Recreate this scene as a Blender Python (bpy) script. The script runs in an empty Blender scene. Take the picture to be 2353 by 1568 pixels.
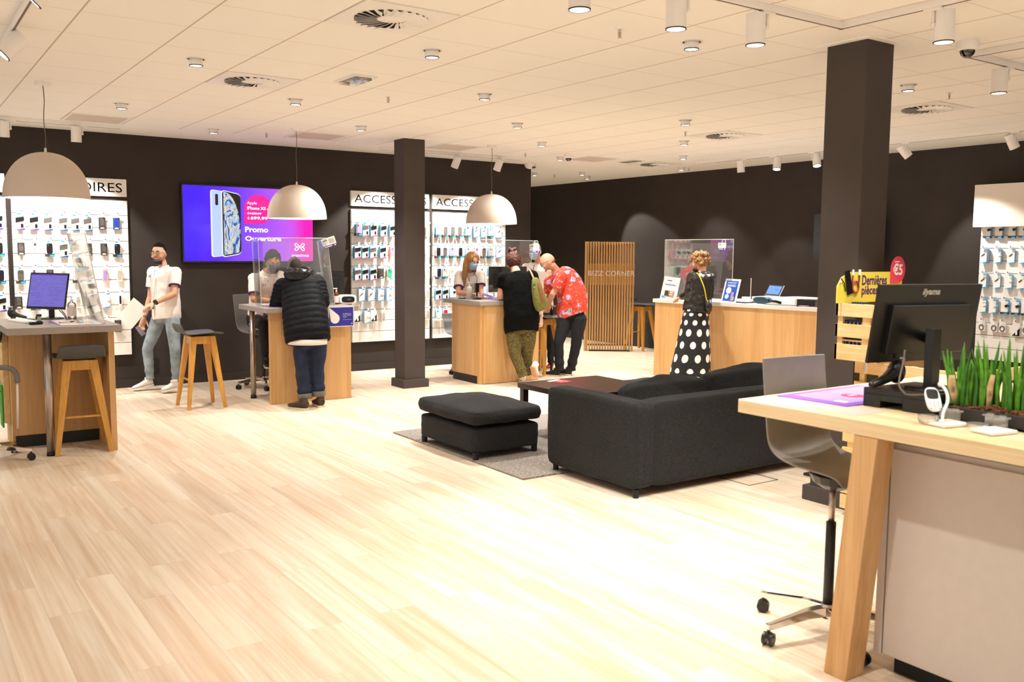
import bpy, math, random
from mathutils import Vector, Matrix
C = bpy.context.scene.collection
sc = bpy.context.scene
random.seed(7)
PI = math.pi

# ---------------------------------------------------------------- camera
cam_d = bpy.data.cameras.new('camera'); cam = bpy.data.objects.new('camera', cam_d); C.objects.link(cam)
sc.camera = cam
cam_d.sensor_width = 36; cam_d.lens = 2093.59/2353*36; cam_d.clip_end = 60
_yaw, _pitch, _roll = 0.966818727, -0.096594496, 0.00799162
F = Vector((math.cos(_yaw)*math.cos(_pitch), math.sin(_yaw)*math.cos(_pitch), math.sin(_pitch)))
R = Vector((math.sin(_yaw), -math.cos(_yaw), 0)); U = R.cross(F)
R, U = math.cos(_roll)*R+math.sin(_roll)*U, -math.sin(_roll)*R+math.cos(_roll)*U
cam.matrix_world = Matrix(((R.x,U.x,-F.x,0),(R.y,U.y,-F.y,0),(R.z,U.z,-F.z,1.65),(0,0,0,1)))
cam_d.dof.use_dof = True; cam_d.dof.focus_distance = 9.5; cam_d.dof.aperture_fstop = 4.0

# ---------------------------------------------------------------- world and exposure
w = bpy.data.worlds.new('world'); sc.world = w; w.use_nodes = True
w.node_tree.nodes['Background'].inputs[0].default_value = (1.0, 0.98, 0.94, 1)
w.node_tree.nodes['Background'].inputs[1].default_value = 0.9
sc.view_settings.view_transform = 'Standard'; sc.view_settings.look = 'None'
sc.view_settings.exposure = 0.0; sc.view_settings.gamma = 1; sc.view_settings.use_curve_mapping = False
sc.cycles.use_denoising = True
sc.cycles.max_bounces = 7; sc.cycles.diffuse_bounces = 4; sc.cycles.transparent_max_bounces = 12
sc.cycles.sample_clamp_indirect = 6
WARM = (1.0, 0.99, 0.945)
DOWN_W, TRACK_W, PEND_W = 96, 150, 10

# ---------------------------------------------------------------- materials
def lin(h):
    c = [int(h[i:i+2], 16)/255 for i in (0, 2, 4)]
    return tuple(x/12.92 if x <= .04045 else ((x+.055)/1.055)**2.4 for x in c)+(1,)
MATS = {}
def mk(name, col, rough=.6, metal=0, noise=0, ns=20, bump=0, bs=200, emit=0, spec=.5, sss=0, aniso=None, sheen=0):
    """procedural principled material: colour varied by noise, optional bump"""
    m = bpy.data.materials.new(name); m.use_nodes = True; nt = m.node_tree; N = nt.nodes; L = nt.links
    b = N['Principled BSDF']; c = lin(col)
    b.inputs['Base Color'].default_value = c; b.inputs['Roughness'].default_value = rough
    b.inputs['Metallic'].default_value = metal; b.inputs['Specular IOR Level'].default_value = spec
    if sss: b.inputs['Subsurface Weight'].default_value = sss; b.inputs['Subsurface Radius'].default_value = (.01,.004,.002)
    if sheen: b.inputs['Sheen Weight'].default_value = sheen
    tc = N.new('ShaderNodeTexCoord')
    if noise:
        n = N.new('ShaderNodeTexNoise'); n.inputs['Scale'].default_value = ns; n.inputs['Detail'].default_value = 5
        r = N.new('ShaderNodeMix'); r.data_type = 'RGBA'
        r.inputs[6].default_value = tuple(max(0, x*(1-noise)) for x in c[:3])+(1,)
        r.inputs[7].default_value = tuple(min(1, x*(1+noise)) for x in c[:3])+(1,)
        mp = N.new('ShaderNodeMapping'); L.new(tc.outputs['Object'], mp.inputs[0]); L.new(mp.outputs[0], n.inputs['Vector'])
        if aniso: mp.inputs['Scale'].default_value = aniso
        mr = N.new('ShaderNodeMapRange'); mr.inputs[1].default_value = .36; mr.inputs[2].default_value = .64; L.new(n.outputs['Fac'], mr.inputs[0])
        L.new(mr.outputs[0], r.inputs[0]); L.new(r.outputs[2], b.inputs['Base Color'])
    if bump:
        n2 = N.new('ShaderNodeTexNoise'); n2.inputs['Scale'].default_value = bs
        bp = N.new('ShaderNodeBump'); bp.inputs['Strength'].default_value = bump; bp.inputs['Distance'].default_value = .002
        L.new(tc.outputs['Object'], n2.inputs['Vector']); L.new(n2.outputs['Fac'], bp.inputs['Height']); L.new(bp.outputs[0], b.inputs['Normal'])
    if emit: b.inputs['Emission Color'].default_value = c; b.inputs['Emission Strength'].default_value = emit
    MATS[name] = m
    return m
def glassy(name, tint=(1,1,1,1), gloss=1.0, base=.0, milky=0):
    m = bpy.data.materials.new(name); m.use_nodes = True; nt = m.node_tree; N = nt.nodes; L = nt.links
    N.remove(N['Principled BSDF']); out = N['Material Output']
    t = N.new('ShaderNodeBsdfTransparent'); t.inputs[0].default_value = tint
    g = N.new('ShaderNodeBsdfGlossy'); g.inputs['Roughness'].default_value = .02; g.inputs[0].default_value = (1,1,1,1)
    f = N.new('ShaderNodeFresnel'); f.inputs[0].default_value = 1.5
    mu = N.new('ShaderNodeMath'); mu.operation = 'MULTIPLY_ADD'; mu.inputs[1].default_value = gloss; mu.inputs[2].default_value = base; mu.use_clamp = True
    L.new(f.outputs[0], mu.inputs[0]); mx = N.new('ShaderNodeMixShader'); L.new(mu.outputs[0], mx.inputs[0])
    L.new(t.outputs[0], mx.inputs[1]); L.new(g.outputs[0], mx.inputs[2]); last = mx
    if milky:
        d = N.new('ShaderNodeBsdfDiffuse'); d.inputs[0].default_value = (.9,.88,.86,1)
        m2 = N.new('ShaderNodeMixShader'); m2.inputs[0].default_value = milky; L.new(mx.outputs[0], m2.inputs[1]); L.new(d.outputs[0], m2.inputs[2]); last = m2
    L.new(last.outputs[0], out.inputs[0]); MATS[name] = m
    return m
def wood(name, c1, c2, axis, scale=1.0, rough=.45, plank=None, strip=0):
    """long-grain wood; axis = grain direction; plank=(length, width) lays boards"""
    m = bpy.data.materials.new(name); m.use_nodes = True; nt = m.node_tree; N = nt.nodes; L = nt.links
    b = N['Principled BSDF']; b.inputs['Roughness'].default_value = rough
    tc = N.new('ShaderNodeTexCoord'); src = tc.outputs['Object']
    mp = N.new('ShaderNodeMapping'); s = [9*scale]*3; s[axis] = .55*scale; mp.inputs['Scale'].default_value = s
    vec = src; rnd = None
    if plank:
        sw = N.new('ShaderNodeMapping'); sw.inputs['Rotation'].default_value = (0,0,-PI/2 if axis == 1 else 0); L.new(src, sw.inputs[0])
        br = N.new('ShaderNodeTexBrick'); br.inputs['Scale'].default_value = 1; br.inputs['Brick Width'].default_value = plank[0]; br.inputs['Row Height'].default_value = plank[1]
        br.inputs['Mortar Size'].default_value = .0009; br.inputs['Mortar Smooth'].default_value = .3; br.offset = .37; br.offset_frequency = 2; br.squash = 1
        br.inputs['Color1'].default_value = (0,0,0,1); br.inputs['Color2'].default_value = (1,1,1,1); br.inputs['Mortar'].default_value = (.5,.5,.5,1)
        L.new(sw.outputs[0], br.inputs['Vector']); rnd = br.outputs['Color']
        ad = N.new('ShaderNodeVectorMath'); ad.operation = 'MULTIPLY_ADD'; L.new(rnd, ad.inputs[0]); ad.inputs[1].default_value = (7,13,5); L.new(src, ad.inputs[2]); vec = ad.outputs[0]
    L.new(vec, mp.inputs[0])
    n = N.new('ShaderNodeTexNoise'); n.inputs['Scale'].default_value = 1; n.inputs['Detail'].default_value = 7; n.inputs['Roughness'].default_value = .62; n.inputs['Distortion'].default_value = 1.1
    L.new(mp.outputs[0], n.inputs['Vector'])
    mp2 = N.new('ShaderNodeMapping'); s2 = [70*scale]*3; s2[axis] = 1.6*scale; mp2.inputs['Scale'].default_value = s2; L.new(vec, mp2.inputs[0])
    n2 = N.new('ShaderNodeTexNoise'); n2.inputs['Scale'].default_value = 1; n2.inputs['Detail'].default_value = 3; L.new(mp2.outputs[0], n2.inputs['Vector'])
    mixf = N.new('ShaderNodeMix'); mixf.inputs[0].default_value = .35; L.new(n.outputs['Fac'], mixf.inputs[2]); L.new(n2.outputs['Fac'], mixf.inputs[3])
    fac = mixf.outputs[0]
    if strip:
        sx = N.new('ShaderNodeSeparateXYZ'); L.new(src, sx.inputs[0])
        a2 = N.new('ShaderNodeMath'); a2.operation = 'ADD'; L.new(sx.outputs[0], a2.inputs[0]); L.new(sx.outputs[1], a2.inputs[1])
        fl = N.new('ShaderNodeMath'); fl.operation = 'SNAP'; fl.inputs[1].default_value = strip; L.new(a2.outputs[0], fl.inputs[0])
        wn = N.new('ShaderNodeTexWhiteNoise'); wn.noise_dimensions = '1D'; L.new(fl.outputs[0], wn.inputs['W'])
        m3 = N.new('ShaderNodeMath'); m3.operation = 'MULTIPLY_ADD'; m3.inputs[1].default_value = .12; m3.inputs[2].default_value = -.06; L.new(wn.outputs[0], m3.inputs[0])
        a3 = N.new('ShaderNodeMath'); a3.operation = 'ADD'; L.new(m3.outputs[0], a3.inputs[0]); L.new(fac, a3.inputs[1]); fac = a3.outputs[0]
    cr = N.new('ShaderNodeValToRGB'); cr.color_ramp.elements[0].position = .36; cr.color_ramp.elements[1].position = .62
    cr.color_ramp.elements[0].color = lin(c2); cr.color_ramp.elements[1].color = lin(c1)
    L.new(fac, cr.inputs[0]); col = cr.outputs[0]
    if plank:
        mm = N.new('ShaderNodeMix'); mm.data_type = 'RGBA'; mm.blend_type = 'MULTIPLY'; mm.inputs[0].default_value = 1; L.new(col, mm.inputs[6])
        mr = N.new('ShaderNodeMapRange'); mr.inputs[3].default_value = .90; mr.inputs[4].default_value = 1.0; L.new(rnd, mr.inputs[0]); L.new(mr.outputs[0], mm.inputs[7])
        m4 = N.new('ShaderNodeMix'); m4.data_type = 'RGBA'; m4.inputs[7].default_value = tuple(x*.8 for x in lin(c2)[:3])+(1,); L.new(br.outputs['Fac'], m4.inputs[0]); L.new(mm.outputs[2], m4.inputs[6]); col = m4.outputs[2]
        b.inputs['Specular IOR Level'].default_value = .35
    L.new(col, b.inputs['Base Color']); MATS[name] = m
    return m

mk('wall_paint', '37302c', .85, noise=.06, ns=3, bump=.15, bs=350, spec=.25)
mk('column_paint', '4a423e', .8, noise=.05, ns=3, bump=.15, bs=350, spec=.25)
mk('white_lacquer', 'f1ece6', .45, noise=.01)
mk('board_white', 'f3efe9', .35, noise=.01)
mk('groove_dark', '8c847c', .6); mk('grille_beige', 'cdbfb0', .8, noise=.05, ns=300)
mk('grey_laminate', '9b9189', .5, noise=.04, ns=60)
mk('white_laminate', 'e4ded8', .4, noise=.02)
mk('cab_grey', 'cbbfb4', .45, noise=.015)
mk('black_plastic', '15130f', .38, noise=.1)
mk('dark_plinth', '1c1a18', .5, noise=.1)
mk('matte_black', '0d0c0c', .7)
mk('steel', 'b9aea4', .28, 1, noise=.06, aniso=(60,60,1))
mk('chrome', 'e6e0da', .08, 1)
mk('alu', 'c9c4be', .35, 1)
mk('shell_grey', '6f6c66', .45, noise=.03)
mk('shell_light', '827d74', .5, noise=.03)
mk('stool_shell', '4b4b4a', .5, noise=.04)
mk('sofa_fabric', '1a1a1b', .95, noise=.55, ns=95, bump=.6, bs=600)
mk('rug_fabric', '8e857c', 1, noise=.35, ns=60, bump=1, bs=300)
mk('dark_table', '2e1b16', .3, noise=.1, ns=8)
mk('lampshade', 'cfc0b1', .5); mk('lampshade_in', 'fffaf2', .6)
mk('bulb', 'fff3e0', .3, emit=9)
mk('lamp_face', 'fff6ea', .3, emit=7)
mk('cord', '6b5c50', .6)
mk('acryl_edge', 'dcd6cc', .2)
mk('purple', '5a2d91', .5); mk('purple_mat', '8a55c4', .45, noise=.03)
mk('blue', '2a9fd8', .4); mk('blue_dk', '1b4f8c', .4); mk('sign_blue', '33309a', .4)
mk('white_card', 'f4f1ec', .5); mk('ivory_card', 'e9dccf', .5); mk('product_black', '141316', .3); mk('product_grey', '55504c', .35)
mk('product_clear', 'b5a99f', .25); mk('red', 'c8102e', .4); mk('pinkish', 'e8a89c', .5); mk('green_tab', '39b38a', .4); mk('lilac', '9a86c9', .45)
mk('label_dark', '3b332e', .5); mk('silver', 'c8c4c0', .35, .6)
mk('letter_black', '060505', .9, spec=.1); mk('letter_white', 'f8f4ee', .5)
mk('yellow', 'd9c748', .5); mk('price_red', 'e0405a', .5); mk('plum', '4a1c5e', .5); mk('magenta', 'c4307c', .5)
mk('navy', '1b2a5c', .4, noise=.1)
mk('skin_a', 'd6a283', .55, noise=.05, ns=12, sss=.06); mk('skin_b', 'b07c55', .55, noise=.05, ns=12, sss=.06); mk('skin_c', 'e0a98b', .55, noise=.06, ns=12, sss=.06); mk('skin_d', 'cf9a7c', .55, noise=.06, ns=12, sss=.06)
mk('hair_black', '120c09', .9, bump=.6, bs=300, spec=.2); mk('hair_brown', '2a1a10', .85, noise=.3, ns=80, bump=.6, bs=300)
mk('hair_red', '4c1c0b', .6, noise=.6, ns=60, bump=.6, bs=300); mk('hair_blonde', '9a6a34', .45, noise=.4, ns=50, aniso=(6,6,.6), bump=.6, bs=250); mk('hair_curly', '8f6336', .55, noise=.45, ns=40, bump=.6, bs=250)
mk('polo', 'efe6dd', .85, noise=.03, ns=8, bump=.3, bs=60); mk('cuff_purple', '4b2c6e', .8)
mk('jeans_light', '8d99a0', .9, noise=.22, ns=9, bump=.3, bs=300); mk('jeans_blue', '151f38', .9, noise=.35, ns=9, bump=.3, bs=300); mk('jeans_dark', '0a0d16', .9, noise=.3, ns=9)
mk('trousers_dark', '1a1a1e', .9); mk('puffer', '07070e', .7, noise=.15, ns=10, bump=.5, bs=25, spec=.2); mk('puffer_hood', '08080e', .35, bump=.6, bs=40)
mk('black_cloth', '050505', .95, noise=.2, spec=.15); mk('leather', '1c1813', .33, noise=.3, ns=12, bump=.8, bs=22)
mk('shoe_white', 'e6dbd0', .6, noise=.05); mk('shoe_brown', '3a2a1b', .7, noise=.2); mk('shoe_black', '15130f', .6); mk('sole', 'd8c6a8', .7)
mk('mask_blue', '9cc3dd', .8, noise=.05); mk('mask_black', '1a1b1e', .8); mk('mask_navy', '1c2130', .8)
mk('lens_frame', '3a332f', .3); mk('eye_white', 'e8e0d8', .3); mk('iris', '2a1a10', .2); mk('lips', 'a8685a', .6); mk('brow', '2a1b13', .8)
mk('olive_bag', '6e6a2c', .85, noise=.12); mk('strap_red', 'a43a34', .8); mk('strap_yellow', 'd6b31d', .5); mk('badge_grey', '6a6458', .5)
mk('orange_wood_x', 'b8752c', .4)
mk('leaf', '5c9a26', .4, noise=.35, ns=25); mk('leaf2', '3c7a1e', .4, noise=.3, ns=25); mk('bark', '7a4a30', .9, noise=.4, ns=80, bump=1, bs=120)
mk('planter', '2b2622', .45); mk('screen_ui', '6863c4', .3, emit=.5); mk('ui_line', '3d3894', .4, emit=.3); mk('ui_bar', '4a2fa0', .4, emit=.3); mk('tablet_ui', '3d63d8', .3, emit=.9)
mk('amber', '7a3410', .15); mk('gel_white', 'ece4dc', .35); mk('paper', 'f2e6dd', .7); mk('phone_white', 'f2f0f0', .3); mk('green_file', '2f9a1e', .5)
mk('teal_dk', '1d3a48', .4); mk('cable', '141210', .5); mk('price_tag', 'fbfaf7', .5); mk('twig', 'c9a878', .8, noise=.2, ns=30)
glassy('acrylic', (.97,.965,.955,1), .75, .02, .03); glassy('clear_plastic', (.95,.93,.9,1), 1.2, .04, .1); glassy('dark_dome', (.1,.09,.08,1), 1.2, .05); glassy('lens_clear', (.93,.93,.95,1), 1, .05)
wood('oak_floor', 'eadbc7', 'ceb08f', 1, .55, .42, plank=(1.22,.18))
wood('oak_body', 'd6ab74', 'c4955c', 2, 1.2, .5, strip=.13)
wood('oak_top', 'efd9b2', 'd9b883', 1, .9, .42)
wood('oak_leg', 'd9ad78', 'c0905a', 2, 1.6, .45)
wood('stool_wood', 'dda24a', 'c08834', 2, 2.0, .4)
wood('pine', 'e3c694', 'cfa566', 1, 2.0, .6); wood('pine_x', 'efcf98', 'd8ab68', 0, 2.0, .6); wood('pine_z', 'efcf98', 'd8ab68', 2, 2.0, .6)
wood('slat_wood', 'd8ac6e', 'c09052', 2, 1.5, .5)

# ---------------------------------------------------------------- mesh builder
_font = {}
def text_mesh(s, bold=0, shear=0, space=1):
    k = (s, bold, shear, space)
    if k not in _font:
        cu = bpy.data.curves.new('t', 'FONT'); cu.body = s; cu.size = 1; cu.extrude = .01; cu.offset = bold; cu.shear = shear; cu.space_character = space; cu.resolution_u = 3
        o = bpy.data.objects.new('t', cu); C.objects.link(o); bpy.context.view_layer.update()
        me = bpy.data.meshes.new_from_object(o.evaluated_get(bpy.context.evaluated_depsgraph_get()))
        vs = [v.co.copy() for v in me.vertices]; fs = [tuple(p.vertices) for p in me.polygons]
        bpy.data.objects.remove(o); bpy.data.curves.remove(cu); bpy.data.meshes.remove(me)
        x0 = min(v.x for v in vs); x1 = max(v.x for v in vs); y0 = min(v.y for v in vs); y1 = max(v.y for v in vs)
        _font[k] = (vs, fs, x0, x1, y0, y1)
    return _font[k]
def V(*a): return Vector(a[0]) if len(a) == 1 else Vector(a)
def frame(d, up=(0,0,1)):
    z = V(d).normalized(); u = V(up)
    if abs(z.dot(u.normalized())) > .98: u = V(1,0,0)
    x = u.cross(z).normalized(); return x, z.cross(x), z
class MB:
    def __init__(s, mat='white_lacquer'): s.v = []; s.f = []; s.mi = []; s.mats = []; s.uv = None; s.m(mat)
    def m(s, mat):
        if mat not in s.mats: s.mats.append(mat)
        s.c = s.mats.index(mat); return s
    def add(s, vs, fs, M=None):
        n = len(s.v); s.v += [tuple(M @ V(v)) if M is not None else tuple(v) for v in vs]
        s.f += [tuple(i+n for i in f) for f in fs]; s.mi += [s.c]*len(fs); return s
    def box(s, c, d, M=None, taper=1):
        x, y, z = c; a, b, h = d[0]/2, d[1]/2, d[2]/2
        vs = [(x+i*a*(taper if k > 0 else 1), y+j*b*(taper if k > 0 else 1), z+k*h) for k in (-1,1) for j in (-1,1) for i in (-1,1)]
        return s.add(vs, [(0,2,3,1),(4,5,7,6),(0,1,5,4),(2,6,7,3),(0,4,6,2),(1,3,7,5)], M)
    def bx(s, x0, x1, y0, y1, z0, z1, M=None): return s.box(((x0+x1)/2,(y0+y1)/2,(z0+z1)/2), (x1-x0,y1-y0,z1-z0), M)
    def rings(s, rs, caps=True, closed=False):
        n = len(rs[0]); vs = [p for r in rs for p in r]; fs = []
        m = len(rs)
        for i in range(m if closed else m-1):
            for j in range(n):
                a = i*n+j; b = i*n+(j+1) % n; i2 = (i+1) % m
                fs.append((a, b, i2*n+(j+1) % n, i2*n+j))
        if caps and not closed: fs.append(tuple(range(n-1,-1,-1))); fs.append(tuple((m-1)*n+j for j in range(n)))
        return s.add(vs, fs)
    def loft(s, secs, seg=20, caps=True, e=2.0):
        """secs: (centre, side vector, half width, half depth[, axis]) elliptical rings"""
        rs = []
        n = len(secs)
        for i, q in enumerate(secs):
            c = V(q[0]); d = (V(secs[min(i+1,n-1)][0])-V(secs[max(i-1,0)][0])) if len(q) < 5 else V(q[4])
            d.normalize(); sd = V(q[1]); sd = (sd-d*sd.dot(d)).normalized(); fr = d.cross(sd)
            r = []
            for j in range(seg):
                t = 2*PI*j/seg; ct, st = math.cos(t), math.sin(t)
                r.append(c+sd*q[2]*math.copysign(abs(ct)**(2/e), ct)+fr*q[3]*math.copysign(abs(st)**(2/e), st))
            rs.append(r)
        return s.rings(rs, caps)
    def tube(s, pts, rad, seg=10, caps=True, sm=0):
        pts = [V(p) for p in pts]; rad = list(rad) if hasattr(rad, '__len__') else [rad]*len(pts)
        if sm:
            P, Q = [], []
            for i in range(len(pts)-1):
                p0, p1, p2, p3 = pts[max(i-1,0)], pts[i], pts[i+1], pts[min(i+2,len(pts)-1)]
                for k in range(sm):
                    t = k/sm; P.append(.5*((2*p1)+(p2-p0)*t+(2*p0-5*p1+4*p2-p3)*t*t+(3*p1-p0-3*p2+p3)*t**3)); Q.append(rad[i]*(1-t)+rad[i+1]*t)
            pts, rad = P+[pts[-1]], Q+[rad[-1]]
        x = None; rs = []
        for i, p in enumerate(pts):
            d = (pts[min(i+1,len(pts)-1)]-pts[max(i-1,0)]).normalized()
            if x is None: x = frame(d)[0]
            x = (x-d*x.dot(d)).normalized(); y = d.cross(x)
            rs.append([p+x*rad[i]*math.cos(2*PI*j/seg)+y*rad[i]*math.sin(2*PI*j/seg) for j in range(seg)])
        return s.rings(rs, caps)
    def cyl(s, p0, p1, r0, r1=None, seg=20, caps=True): return s.tube([p0,p1], [r0, r0 if r1 is None else r1], seg, caps)
    def lathe(s, prof, c=(0,0,0), seg=28, ax=(0,0,1), caps=False):
        x, y, z = frame(ax) if tuple(ax) != (0,0,1) else (V(1,0,0), V(0,1,0), V(0,0,1)); c = V(c)
        return s.rings([[c+z*h+x*r*math.cos(2*PI*j/seg)+y*r*math.sin(2*PI*j/seg) for j in range(seg)] for r, h in prof], caps)
    def ell(s, c, r, M=None, seg=14, rg=9, fn=None):
        vs = [(0,0,-1)]; 
        for i in range(1, rg):
            t = PI*i/rg
            for j in range(seg): vs.append((math.sin(t)*math.cos(2*PI*j/seg), math.sin(t)*math.sin(2*PI*j/seg), -math.cos(t)))
        vs.append((0,0,1)); fs = []
        for j in range(seg):
            fs.append((0, 1+(j+1) % seg, 1+j)); k = 1+(rg-2)*seg; fs.append((len(vs)-1, k+j, k+(j+1) % seg))
            for i in range(rg-2): a = 1+i*seg+j; b = 1+i*seg+(j+1) % seg; fs.append((a, b, b+seg, a+seg))
        if not hasattr(r, '__len__'): r = (r,r,r)
        vs = [V(v) for v in vs]
        if fn: vs = [fn(v) for v in vs]
        Mr = M if M is not None else Matrix.Identity(3)
        return s.add([V(c)+Mr @ V(v.x*r[0], v.y*r[1], v.z*r[2]) for v in vs], fs)
    def prism(s, poly, z0, z1, M=None):
        n = len(poly); vs = [(x,y,z0) for x, y in poly]+[(x,y,z1) for x, y in poly]
        return s.add(vs, [tuple(range(n-1,-1,-1)), tuple(range(n, 2*n))]+[(i,(i+1) % n,n+(i+1) % n,n+i) for i in range(n)], M)
    def text(s, t, M, h=None, w=None, x=0, y=0, center=False, **k):
        vs, fs, x0, x1, y0, y1 = text_mesh(t, **k)
        sy = (h/(y1-y0)) if h else None; sx = (w/(x1-x0)) if w else sy
        if sy is None: sy = sx
        ox = x-(sx*(x1-x0)/2 if center else 0)
        return s.add([(ox+(v.x-x0)*sx, y+(v.y-y0)*sy, .0006+v.z*.03) for v in vs], fs, M)
    def build(s, name, parent=None, smooth=None, bev=0, sub=0, loc=None, remesh=0, smo=0, disp=0):
        me = bpy.data.meshes.new(name); me.from_pydata(s.v, [], s.f); 
        for mm in s.mats: me.materials.append(MATS[mm])
        me.polygons.foreach_set('material_index', s.mi)
        if s.uv: 
            ul = me.uv_layers.new(name='uv')
            for lo in me.loops: ul.data[lo.index].uv = s.uv[lo.vertex_index]
        o = bpy.data.objects.new(name, me); C.objects.link(o)
        if parent is not None:
            o.parent = parent; p = parent; L0 = V(0,0,0)
            while p is not None: L0 += p.location; p = p.parent
            me.transform(Matrix.Translation(-L0))
        elif loc is not None: me.transform(Matrix.Translation(-V(loc))); o.location = loc
        import bmesh
        bm = bmesh.new(); bm.from_mesh(me); bmesh.ops.recalc_face_normals(bm, faces=bm.faces); bm.to_mesh(me); bm.free()
        if bev: b = o.modifiers.new('bevel', 'BEVEL'); b.width = bev; b.segments = 2; b.limit_method = 'ANGLE'; b.angle_limit = .6
        if sub: b = o.modifiers.new('sub', 'SUBSURF'); b.levels = sub; b.render_levels = sub
        if remesh: b = o.modifiers.new('remesh', 'REMESH'); b.mode = 'VOXEL'; b.voxel_size = remesh; b.use_smooth_shade = True
        if smo: b = o.modifiers.new('smooth', 'SMOOTH'); b.factor = .5; b.iterations = smo
        if disp:
            tx = bpy.data.textures.new('cl', 'CLOUDS'); tx.noise_scale = disp[1]; b = o.modifiers.new('disp', 'DISPLACE'); b.texture = tx; b.strength = disp[0]; b.mid_level = .5; b.texture_coords = 'LOCAL'
        if smooth is None: smooth = bool(sub or remesh)
        if smooth: me.polygons.foreach_set('use_smooth', [True]*len(me.polygons))
        elif smooth is None or smooth == 0:
            pass
        me.update(); return o
def auto(o, ang=40):
    me = o.data; me.polygons.foreach_set('use_smooth', [True]*len(me.polygons))
    import bmesh
    bm = bmesh.new(); bm.from_mesh(me); 
    for e in bm.edges: e.smooth = len(e.link_faces) == 2 and e.calc_face_angle(9) < math.radians(ang)
    bm.to_mesh(me); bm.free(); return o
def tag(o, label=None, cat=None, group=None, kind=None):
    if label: o['label'] = label
    if cat: o['category'] = cat
    if group: o['group'] = group
    if kind: o['kind'] = kind
    return o
def thing(name, label, cat, loc=(0,0,0), rz=0, group=None):
    o = bpy.data.objects.new(name, None); C.objects.link(o); o.location = loc; o.rotation_euler = (0,0,rz); o.empty_display_size = .1
    return tag(o, label, cat, group)
def dup(root, loc=None, rz=None, label=None, group=None, rot=None):
    """copy a thing together with its parts and sub-parts"""
    r = root.copy(); C.objects.link(r)
    if loc is not None: r.location = loc
    if rz is not None: r.rotation_euler = (0,0,rz)
    if rot is not None: r.rotation_euler = rot
    if label: r['label'] = label
    if group: r['group'] = group
    for ch in KIDS.get(root.name, list(root.children)):
        c = ch.copy(); C.objects.link(c); c.parent = r
        for g in list(ch.children): d = g.copy(); C.objects.link(d); d.parent = c
    return r
KIDS = {}
def at(o, loc, rz=0): o.location = loc; o.rotation_euler = (0,0,rz); return o
def basis(o, x, y):
    """matrix: local x along x, local y along y, origin o"""
    x = V(x).normalized(); y = V(y); y = (y-x*x.dot(y)).normalized(); z = x.cross(y)
    return Matrix(((x.x,y.x,z.x,o[0]),(x.y,y.y,z.y,o[1]),(x.z,y.z,z.z,o[2]),(0,0,0,1)))
def spot(name, loc, target, power, size=1.9, blend=.5, col=WARM, rad=.03, parent=None):
    l = bpy.data.lights.new(name, 'SPOT'); l.energy = power; l.spot_size = size; l.spot_blend = blend; l.color = col; l.shadow_soft_size = rad
    o = bpy.data.objects.new(name, l); C.objects.link(o); o.location = loc
    o.rotation_euler = (V(target)-V(loc)).to_track_quat('-Z', 'Y').to_euler()
    return o

# ================================================================ the setting
def struct(name, mb, **k): o = mb.build(name, **k); o['kind'] = 'structure'; return o
def ceiling_mat():
    m = bpy.data.materials.new('ceiling_tiles'); m.use_nodes = True; nt = m.node_tree; N = nt.nodes; L = nt.links
    b = N['Principled BSDF']; b.inputs['Roughness'].default_value = .9; b.inputs['Specular IOR Level'].default_value = .2
    tc = N.new('ShaderNodeTexCoord'); sp = N.new('ShaderNodeSeparateXYZ'); L.new(tc.outputs['Object'], sp.inputs[0])
    def line(out, off, per, w):
        a = N.new('ShaderNodeMath'); a.operation = 'SUBTRACT'; a.inputs[1].default_value = off-per*20-per/2; L.new(out, a.inputs[0])
        d = N.new('ShaderNodeMath'); d.operation = 'MODULO'; d.inputs[1].default_value = per; L.new(a.outputs[0], d.inputs[0])
        e = N.new('ShaderNodeMath'); e.operation = 'SUBTRACT'; e.inputs[1].default_value = per/2; L.new(d.outputs[0], e.inputs[0])
        f = N.new('ShaderNodeMath'); f.operation = 'ABSOLUTE'; L.new(e.outputs[0], f.inputs[0])
        g = N.new('ShaderNodeMath'); g.operation = 'LESS_THAN'; g.inputs[1].default_value = w; L.new(f.outputs[0], g.inputs[0]); return g.outputs[0]
    lx = line(sp.outputs[0], .998, .6055, .0055); ly = line(sp.outputs[1], 5.19, .609, .003)
    n = N.new('ShaderNodeTexNoise'); n.inputs['Scale'].default_value = 150; L.new(tc.outputs['Object'], n.inputs['Vector'])
    base = N.new('ShaderNodeMix'); base.data_type = 'RGBA'; base.inputs[6].default_value = lin('f4efe8'); base.inputs[7].default_value = lin('f9f5ee'); L.new(n.outputs['Fac'], base.inputs[0])
    m1 = N.new('ShaderNodeMix'); m1.data_type = 'RGBA'; m1.inputs[7].default_value = lin('dccdbf'); L.new(ly, m1.inputs[0]); L.new(base.outputs[2], m1.inputs[6])
    m2 = N.new('ShaderNodeMix'); m2.data_type = 'RGBA'; m2.inputs[7].default_value = lin('c9b5a4'); L.new(lx, m2.inputs[0]); L.new(m1.outputs[2], m2.inputs[6])
    L.new(m2.outputs[2], b.inputs['Base Color']); MATS['ceiling_tiles'] = m
ceiling_mat(); mk('ceiling_plaster', 'f8f4ed', .9, noise=.01)
X0, Y0, X1, Y1 = -4.2, -4.2, 11.05, 16.2
struct('floor', MB('oak_floor').bx(X0, X1, Y0, Y1, -.1, 0))
struct('ceiling', MB('ceiling_tiles').bx(X0, 9.475, Y0, 10.67, 3.0, 3.1).m('ceiling_plaster').bx(X0, X1+.1, 10.67, Y1, 3.0, 3.1).bx(9.475, X1+.1, Y0, 10.67, 3.0, 3.1))
struct('wall_back', MB('wall_paint').bx(X0, 8.30, 11.55, 11.75, 0, 3.0))
struct('wall_return', MB('wall_paint').bx(8.10, 8.30, 11.75, Y1, 0, 3.0))
struct('wall_right', MB('wall_paint').bx(11.05, 11.25, Y0, Y1, 0, 3.0))
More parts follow.
